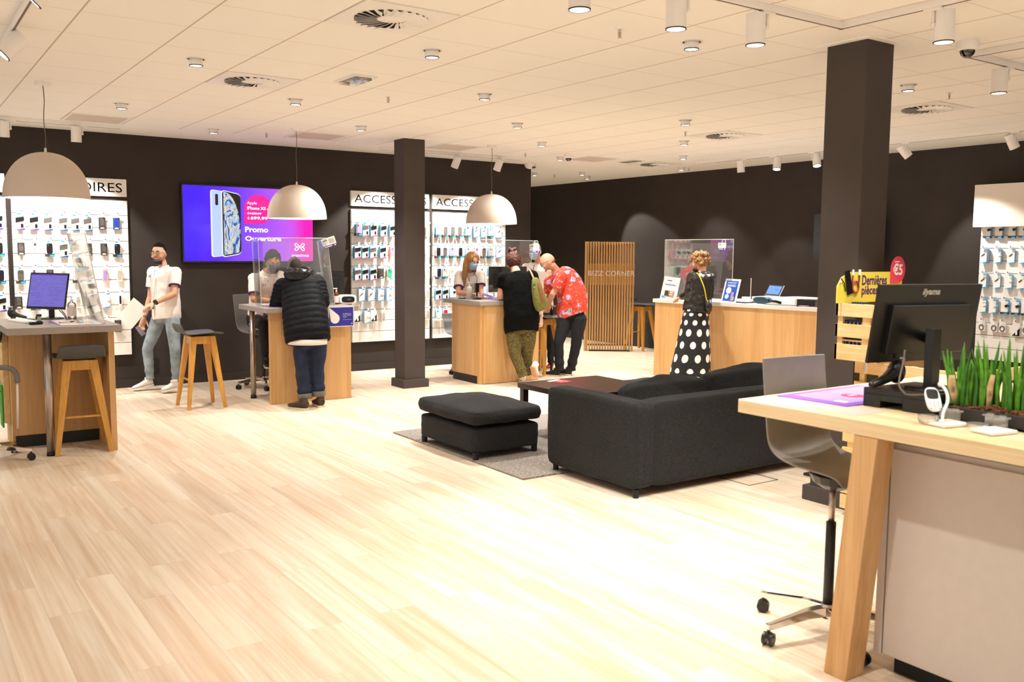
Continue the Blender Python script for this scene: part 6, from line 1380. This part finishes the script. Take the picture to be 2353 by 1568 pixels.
for i in range(31):
    q = i/30*(len(prof)-1); a = min(int(q), len(prof)-2); k = q-a; c = mixv(prof[a][0],prof[a+1][0],k); w_ = prof[a][1]*(1-k)+prof[a+1][1]*k; d_ = prof[a][2]*(1-k)+prof[a+1][2]*k
    for j in range(ng+1):
        an = 2*PI*j/ng; f_ = 1+.075*(i/30)**1.0*math.sin(an*8+.5)*(.5+.5*math.sin(an*3+1))
        m.v.append(tuple(c+RR*w_*f_*math.cos(an)+FF*d_*f_*math.sin(an))); m.uv.append((j/ng*9, i/30*8.0))
k = ng+1; m.f = [(i*k+j,i*k+j+1,(i+1)*k+j+1,(i+1)*k+j) for i in range(30) for j in range(ng)]; m.mi = [0]*len(m.f); o = m.build('skirt', t, smooth=True); q = o.modifiers.new('s','SOLIDIFY'); q.thickness = .004
shoe(t, V((8.397,8.153,0)), V((8.397,8.153,0))+dirv(-.6,.6)*.23, 'shoe_black', w_=.036); shoe(t, V((8.455,8.028,0)), V((8.455,8.028,0))+dirv(-.6,.6)*.23, 'shoe_black', w_=.036)
t = thing('crossbody_bag', 'small dark bag on a yellow strap across the leather jacket', 'bag', (8.351,7.837,1.036))
MB('strap_yellow').tube([(8.303,8.024,1.417),(8.236,7.923,1.403),(8.23,7.855,1.315),(8.237,7.816,1.226),(8.261,7.813,1.136),(8.282,7.817,1.082)], .0075, 8, sm=4).build('strap', t, smooth=True)
MB('leather').loft([((8.312,7.805,0.954),RR,.03,.03),((8.311,7.813,1.012),RR,.045,.04),((8.306,7.826,1.091),RR,.035,.03)],16,e=3).build('pouch', t, smooth=True)

# ================================================================ things on the counters
def ui(M, t):
    o = MB('ui_bar').box((0,.135,.0016),(.30,.010,.0006),M).build('screen_bars', t); m = MB('ui_line'); r = random.Random(6)
    for k in range(15):
        y = .11-.0165*k; x = -.14
        while x < .12:
            w_ = r.uniform(.01,.06)
            if r.random() < .5: m.box((x+w_/2,y,.0016),(w_,.0016,.0005),M)
            x += w_+r.uniform(.006,.03)
    m.build('screen_text', t)
a, b = V((0.999,8.36,1.46)), V((1.256,8.18,1.459)); c_, d_ = V((0.942,8.3,1.17)), V((1.194,8.12,1.159))
cc = (a+b+c_+d_)/4; uu = ((b-a)+(d_-c_)).normalized(); vv = ((a-c_)+(b-d_)).normalized()
monitor('square-format monitor with lilac screen on the leftmost counter', cc, uu, vv, (b-a).length*1.0, (a-c_).length, (1.193,8.779,1.046), screen='screen_ui', ui=ui, neck=.045)
m = MB('cable'); t = thing('cable', 'black cables behind the stand of the monitor on the leftmost counter', 'cable', (1.204,8.595,1.05)); m.tube([(1.19,8.335,1.147),(1.215,8.314,1.115),(1.229,8.302,1.086),(1.276,8.556,1.05)],.004,8,sm=4).tube([(1.213,8.38,1.144),(1.238,8.358,1.104),(1.287,8.608,1.05)],.004,8,sm=4).tube([(0.999,8.821,1.05),(1.08,8.662,1.05),(1.18,8.965,1.05),(1.219,9.069,1.05)],.004,8,sm=4).build('wires', t, smooth=True)
kb = V((0.944,8.517,1.046)); t = thing('keyboard', 'white computer keyboard on the leftmost counter', 'keyboard', tuple(kb)); ang = math.atan2(-.43,.10)
M = Matrix.Translation(kb+V(0,0,.006)) @ Matrix.Rotation(ang,4,'Z'); MB('gel_white').box((0,0,0),(.40,.125,.010),M).build('case', t, bev=.003); m = MB('white_card')
for i in range(17):
    for j in range(5): m.box((-.185+.0225*i+.002*j,.045-.0225*j,.008),(.019,.019,.006),M,taper=.85)
m.build('keys', t); kk = m
def mouse(p, a, lab, s=1):
    t = thing('computer_mouse', lab, 'mouse', p); M = Matrix.Translation(p) @ Matrix.Rotation(a,4,'Z'); B_ = M.to_3x3()
    MB('product_black').ell(M @ V(0,0,.012),(.058*s,.032*s,.022*s),B_,20,12,lambda v: V(v.x,v.y,max(v.z,-.5))).m('silver').ell(M @ V(-.005,0,.0165),(.05*s,.026*s,.0195*s),B_,18,10,lambda v: V(v.x,v.y,max(v.z,.2))).build('shell', t, smooth=True)
mouse((0.995,8.175,1.046), .4, 'black and silver computer mouse on the leftmost counter')
sc1 = V((0.899,8.938,1.046)); scanner(tuple(V((1.006,8.821,1.046))), V((0.899,8.938,1.046))-V((1.006,8.821,1.046)), 'black handheld scanner lying behind the keyboard on the leftmost counter', .95)
t = thing('webcam_clip', 'tiny silver clip gadget standing by the keyboard', 'gadget', (1.066,8.561,1.046)); p = V((1.053,8.458,1.046)); MB('silver').box(tuple(p+V(0,0,.03)),(.03,.02,.05)).m('product_black').box(tuple(p+V(-.0,0,.055)),(.04,.03,.018)).cyl(p+V(-.016,-.003,.035),p+V(-.024,-.006,.035),.012).build('body', t, bev=.003)
t = thing('counter_mat', 'purple edged clear mat on the leftmost counter', 'mat', (1.3,8.3,1.046)); MB('purple_mat').bx(1.125,1.46,7.93,8.60,1.0465,1.0475).build('border', t); MB('ivory_card').bx(1.15,1.455,7.955,8.55,1.0475,1.0485).build('sheet', t)
t = thing('ballpoint_pen', 'white and purple pen lying on the mat of the leftmost counter', 'pen', (1.226,8.25,1.05)); a, b = V((1.172,8.213,1.054)), V((1.284,8.259,1.054)); MB('gel_white').cyl(a,mixv(a,b,.72),.0055).m('purple').cyl(mixv(a,b,.72),b,.0058).cyl(a,mixv(a,b,-.05),.004).build('barrel', t, smooth=True)
def bottle(p, h, r, mat, cap, lab, label=None):
    t = thing('pump_bottle', lab, 'bottle', p); x, y, z = p
    MB(mat).lathe([(.001,0),(r,.002),(r,h*.62),(r*.8,h*.70),(r*.35,h*.74),(r*.35,h*.78)], p, 24).build('bottle_body', t, smooth=True)
    MB(cap).lathe([(r*.38,h*.76),(r*.42,h*.78),(r*.42,h*.84),(.005,h*.85),(.005,h*.95)], p, 16).box((x-.012,y,z+h*.965),(.045,.014,.012)).build('pump', t, smooth=False)
    if label: MB(label).lathe([(r+.0006,h*.12),(r+.0006,h*.52)], p, 24).build('bottle_label', t, smooth=True)
bottle((1.342,8.699,1.046), .20, .036, 'clear_plastic', 'white_card', 'clear pump bottle of hand gel behind the mat on the leftmost counter', 'ivory_card')
# hanging file organiser on the left counter side
t = thing('ring_binder', 'green folder hanging at the side of the leftmost counter', 'folder', (.77,8.7,.2)); MB('green_file').bx(.765,.778,8.58,8.76,.16,.52).build('cover', t, bev=.002)
t = thing('cable_bundle', 'black cable tangle under the slab of the leftmost counter', 'cable', (.79,8.45,.95))
m = MB('cable'); r = random.Random(3)
for k in range(7): m.tube([(.775,8.42+.02*k,.985),(.77+r.uniform(-.02,.01),8.4+.03*k,.93),(.77,8.5+.02*k,.90+r.uniform(-.02,.02)),(.785,8.56,.97)],.007,8,sm=4)
m.build('wires', t, smooth=True)
# middle counter
t = thing('counter_mat', 'lilac printed mat on the middle counter under the shield', 'mat', (3.5,9.7,1.046)); MB('lilac').bx(3.36,3.80,9.42,9.75,1.0465,1.0485).build('sheet', t)
t = thing('printed_form', 'pale yellow paper form in front of the seated clerk', 'paper', (3.6,10.0,1.046)); MB('ivory_card').bx(3.45,3.75,9.88,10.10,1.0465,1.052).build('sheets', t)
bottle((4.251,9.698,1.046), .19, .026, 'amber', 'white_card', 'brown pump bottle with white label on the middle counter', 'white_card')
bottle((4.28,9.98,1.046), .19, .04, 'clear_plastic', 'sign_blue', 'clear round bottle with blue cap behind the brown bottle')
t = thing('headset_box', 'white and black virtual reality headset box on the middle counter', 'box', (4.347,9.65,1.046)); p = V((4.429,9.807,1.046)); M = Matrix.Translation(p+V(0,0,.052)) @ Matrix.Rotation(-.2,4,'Z')
MB('white_card').prism(phone_outline(.20,.105,28,4), -.07, .07, M @ Matrix.Rotation(PI/2,4,'X')).build('carton', t, bev=.008)
MB('product_black').prism(phone_outline(.15,.07,28,3.5), .0, .003, M @ Matrix.Rotation(PI/2,4,'X') @ Matrix.Translation((0,0,.07))).m('product_grey').prism(phone_outline(.05,.02,16,3), .003, .0036, M @ Matrix.Rotation(PI/2,4,'X') @ Matrix.Translation((.01,0,.07))).build('front_print', t)
t = thing('counter_notice', 'purple and white notice hung on the front of the middle counter', 'sign', (4.155,9.35,.93)); M = basis((4.153,9.349,.932),(1,0,0),(0,0,1))
MB('white_card').box((0,0,0),(.304,.222,.004),M).build('frame', t, bev=.001)
MB('sign_blue').box((0,0,.0022),(.288,.206,.001),M).m('white_card').prism([(x*1.0-.085,y-.01) for x, y in [(.055*math.cos(a)+.01, .055*math.sin(a)-.01) for a in [-PI*.85+k*PI*1.15/16 for k in range(17)]]+[(-.055,.112),(-.058,.10)]], .0027, .0032, M).m('letter_white').text('Ici, dépannez vous', M @ Matrix.Translation((.02,.025,.0028)), w=.10).text('solutions digitales', M @ Matrix.Translation((.02,.008,.0028)), w=.10).text('simples', M @ Matrix.Translation((.02,-.012,.0028)), w=.045).box((.07,-.035,.003),(.10,.0015,.001),M).text('x', M @ Matrix.Translation((.118,-.085,.0028)), w=.016, bold=.05).build('print', t)
t = monitor('dark monitor seen from the back behind the padded jacket', V((4.187,10.004,1.265)), (-.86,.40,0), (-.08,.03,1), .54, .33, (4.12,9.93,1.046), logo='iiyama', neck=.05)
# third counter
t = thing('counter_mat', 'purple printed mat under the hands of the woman in black', 'mat', (6.6,9.8,1.046)); MB('purple_mat').bx(6.45,6.80,9.62,10.02,1.0465,1.049).m('lilac').bx(6.50,6.76,9.68,9.96,1.049,1.0495).build('sheet', t)
t = thing('leaflet', 'purple folded leaflet standing askew on the third counter', 'leaflet', (6.5,10.0,1.046)); slab(MB('purple_mat'), [(6.49,10.105,1.1),(6.545,9.939,1.055),(6.657,10.109,1.073),(6.618,10.262,1.108)], .003).build('sheet', t)
bottle((6.299,10.123,1.046), .225, .037, 'gel_white', 'white_card', 'white hand gel bottle on the third counter beside the blonde clerk')
t = thing('phone_cradle', 'small silver phone cradle left of the white gel bottle', 'gadget', (6.275,10.259,1.046)); p = V((6.216,10.163,1.046)); MB('silver').box(tuple(p+V(0,0,.014)),(.075,.05,.006)).box(tuple(p+V(-.035,0,.02)),(.005,.05,.03)).box(tuple(p+V(.035,0,.02)),(.005,.05,.03)).m('product_black').box(tuple(p+V(0,0,.005)),(.08,.055,.010)).build('body', t, bev=.002)
t = thing('payment_terminal', 'black card terminal on a stand between blonde clerk and shield', 'payment terminal', (6.332,9.985,1.046)); p = V((6.332,9.985,1.046)); m = MB('product_black').lathe([(.06,0),(.06,.012),(.02,.02)], tuple(p), 22).cyl(p+V(0,0,.01),p+V(0,0,.12),.012).box(tuple(p+V(0,.0,.15)),(.05,.03,.12)); m.build('stand', t, bev=.003); MB('silver').box(tuple(p+V(.03,-.03,.03)),(.09,.06,.012)).build('keypad', t, bev=.002)
monitor('dark monitor seen from the back between blonde clerk and woman in black', V((6.784,9.95,1.302)), (-.995,.10,0), (-.10,-.02,1), .565, .335, (6.93,10.05,1.046), col='matte_black', neck=.05)
# business counter
def stand_frame(q, lab, kind):
    a, b, c_, d_ = [V(p) for p in q]   # top-left, top-right, bottom-right, bottom-left
    uu = (b-a).normalized(); vv = (a-d_).normalized(); cc = (a+b+c_+d_)/4; w_, h_ = (b-a).length, (a-d_).length
    t = thing('counter_sign', lab, 'sign', tuple((c_+d_)/2)); M = basis(cc, uu, vv); n = M.to_3x3() @ V(0,0,1)
    MB('white_card').box((0,0,-.004),(w_+.02,h_+.02,.008),M).build('frame', t, bev=.003); 
    back = cc-n*.0; m = MB('white_card').add([M @ V(-w_/2,-h_/2,-.008), M @ V(-w_/2,h_/2,-.008), M @ V(-w_/2,h_/2+.01,-.03), M @ V(-w_/2-.0,-h_/2,-.13)], [(0,1,2,3)]); o = m.build('side_support', t); s = o.modifiers.new('s','SOLIDIFY'); s.thickness = .006
    m = MB('white_card' if kind == 0 else 'tablet_blue').box((0,0,.0008),(w_-.03,h_-.03,.0014),M)
    if kind == 0:
        m.m('sign_blue').box((-.03,h_*.36,.002),(w_*.3,.012,.001),M).box((.0,h_*.17,.002),(w_*.7,.010,.001),M).box((-.0,h_*.22,.002),(w_*.6,.004,.001),M).m('skin_b').box((0.01,-h_*.22,.002),(w_*.66,h_*.28,.001),M).m('shoe_brown').box((-.03,-h_*.20,.0026),(w_*.3,h_*.22,.001),M).m('ivory_card').box((.03,-h_*.14,.0026),(w_*.3,h_*.06,.001),M).box((.03,-h_*.24,.0026),(w_*.28,h_*.04,.001),M).m('blue').prism([(-w_*.42,-h_*.43),(-w_*.1,-h_*.43),(-w_*.42,-h_*.30)], .002, .003, M)
    else:
        m.m('letter_white').text('Le saviez-vous ?', M @ Matrix.Translation((0,h_*.34,.0016)), w=w_*.62, center=True, bold=.02).box((0,h_*.27,.002),(w_*.6,.004,.001),M).box((0,h_*.235,.002),(w_*.5,.004,.001),M).box((0,h_*.2,.002),(w_*.62,.004,.001),M)
        m.lathe([(.001,.001),(.042,.001),(.042,0)], tuple(M @ V(-w_*.13,.005,.0022)), 24, ax=tuple(n)).lathe([(.001,.001),(.030,.001),(.030,0)], tuple(M @ V(-w_*.18,-h_*.25,.0022)), 24, ax=tuple(n)).m('product_black').box((w_*.2,-h_*.18,.004),(.055,.10,.002),M).m('lilac').box((w_*.2,-h_*.18,.0052),(.047,.085,.001),M).m('skin_d').prism([(w_*.12,-h_*.42),(w_*.38,-h_*.42),(w_*.36,-h_*.24),(w_*.24,-h_*.26)], .0056, .009, M)
    m.build('poster', t)
mk('tablet_blue', '1f55b0', .4)
stand_frame([(8.8,9.086,1.336),(8.8,8.804,1.314),(8.74,8.831,1.034),(8.74,9.107,1.033)], 'white framed counter sign with a photo, left of the curly haired woman', 0)
stand_frame([(8.88,8.055,1.329),(8.88,7.825,1.325),(8.8,7.814,1.059),(8.8,8.074,1.046)], 'blue poster in a white frame standing right of the curly haired woman', 1)
a, b, c_, d_ = V((9.24,7.662,1.276)), V((9.24,7.438,1.267)), V((9.16,7.448,1.144)), V((9.16,7.666,1.151)); uu = (b-a).normalized(); vv = (a-d_).normalized(); cc = (a+b+c_+d_)/4; M = basis(cc, uu, vv)
t = thing('tablet', 'tablet with a blue screen propped on the business counter', 'tablet', tuple((c_+d_)/2)); MB('product_black').box((0,0,-.004),((b-a).length,(a-d_).length,.008),M).m('white_lacquer').box((0,0,-.010),((b-a).length+.006,(a-d_).length+.006,.006),M).build('case', t, bev=.002); MB('tablet_ui').box((0,0,.0006),((b-a).length-.03,(a-d_).length-.03,.001),M).m('ui_line').box((.04,.01,.0014),(.05,.010,.0006),M).build('display', t)
def lbox(p, d, mat, rz, bev=.003): return MB(mat).box((0,0,d[2]/2), d, Matrix.Translation(p) @ Matrix.Rotation(rz,4,'Z'))
t = thing('receipt_printer', 'white printer unit under the tablet on the business counter', 'printer', (10.078,8.185,1.046)); p = V((9.25,7.614,1.08)); p.z = 1.046; lbox(tuple(p), (.30,.42,.075), 'white_lacquer', .1).build('case', t, bev=.008); lbox(tuple(p+V(-.155,0,.02)), (.01,.25,.012), 'product_grey', .1).build('paper_slot', t)
p = V((9.22,7.236,1.088)); p.z = 1.046; t = thing('paper_tray', 'white tray with a small leaf logo right of the tablet', 'tray', tuple(p)); lbox(tuple(p), (.20,.26,.06), 'white_card', .15).build('case', t, bev=.004); lbox(tuple(p+V(-.02,0,.06)), (.05,.03,.001), 'leaf', .15).build('logo', t)
p = V((8.98,6.859,1.075)); p.z = 1.046; t = thing('storage_box', 'black and white box at the right end of the business counter', 'box', tuple(p)); lbox(tuple(p), (.12,.24,.085), 'product_black', .12).build('black_box', t, bev=.003); lbox(tuple(p+V(.02,.14,0)), (.14,.05,.09), 'ivory_card', .12).build('white_end', t, bev=.003)
p = V((8.95,7.52,1.053)); p.z = 1.046
t = thing('headset', 'dark teal virtual reality headset lying on the business counter', 'headset', tuple(p)); Mx = Matrix.Translation(p+V(0,0,.045)) @ Matrix.Rotation(.1,4,'Z'); MB('teal_dk').prism(phone_outline(.21,.085,28,3), -.045, .045, Mx @ Matrix.Rotation(PI/2,4,'Z') @ Matrix.Rotation(PI/2,4,'X')).build('visor', t, bev=.01)
MB('product_black').tube([p+V(0,.10,.045),p+V(.03,.16,.05),p+V(.09,.12,.05)],[.018,.014,.016],8,sm=4).tube([p+V(0,-.10,.045),p+V(.02,-.19,.04),p+V(.06,-.24,.02)],[.018,.02,.016],8,sm=4).build('head_strap', t, smooth=True)
p = V((8.92,7.806,1.062)); p.z = 1.046; t = thing('notebook', 'stack of white folders on a dark tray beside the blue poster', 'papers', tuple(p)); lbox(tuple(p), (.20,.24,.014), 'product_black', .1).build('tray', t, bev=.003); lbox(tuple(p+V(0,0,.014)), (.19,.23,.03), 'white_card', .1).build('papers', t, bev=.002)
p = V((9.2,8.002,1.085)); p.z = 1.046; t = thing('card_box', 'small white box behind the folders on the business counter', 'box', tuple(p)); lbox(tuple(p), (.06,.09,.06), 'white_card', .1).build('carton', t, bev=.002)
p = V((8.97,6.825,1.036)); p.z = 1.046; t = thing('magazine', 'spread dark and pink leaflets at the right end of the business counter', 'leaflets', tuple(p)); lbox(tuple(p), (.20,.26,.004), 'product_grey', .3).m('magenta').box((0,0,.006),(.15,.18,.003),Matrix.Translation(p) @ Matrix.Rotation(.5,4,'Z')).m('white_card').box((0,.05,.010),(.14,.12,.003),Matrix.Translation(p) @ Matrix.Rotation(.1,4,'Z')).build('sheets', t)
p = V((8.93,7.185,1.05)); p.z = 1.046; t = thing('folder', 'flat dark grey folder on the business counter below the tablet', 'folder', tuple(p)); lbox(tuple(p), (.22,.40,.006), 'product_grey', .12).build('cover', t)
t = thing('back_shelf', 'small grey topped oak shelf behind the business counter beside the wide column', 'shelf', (9.6,7.6,0)); MB('white_laminate').bx(9.75,10.1,6.0,7.88,1.06,1.10).build('shelf_top', t, bev=.003); MB('oak_body').bx(9.77,10.08,6.02,7.86,0,1.06).build('shelf_body', t, bev=.002)
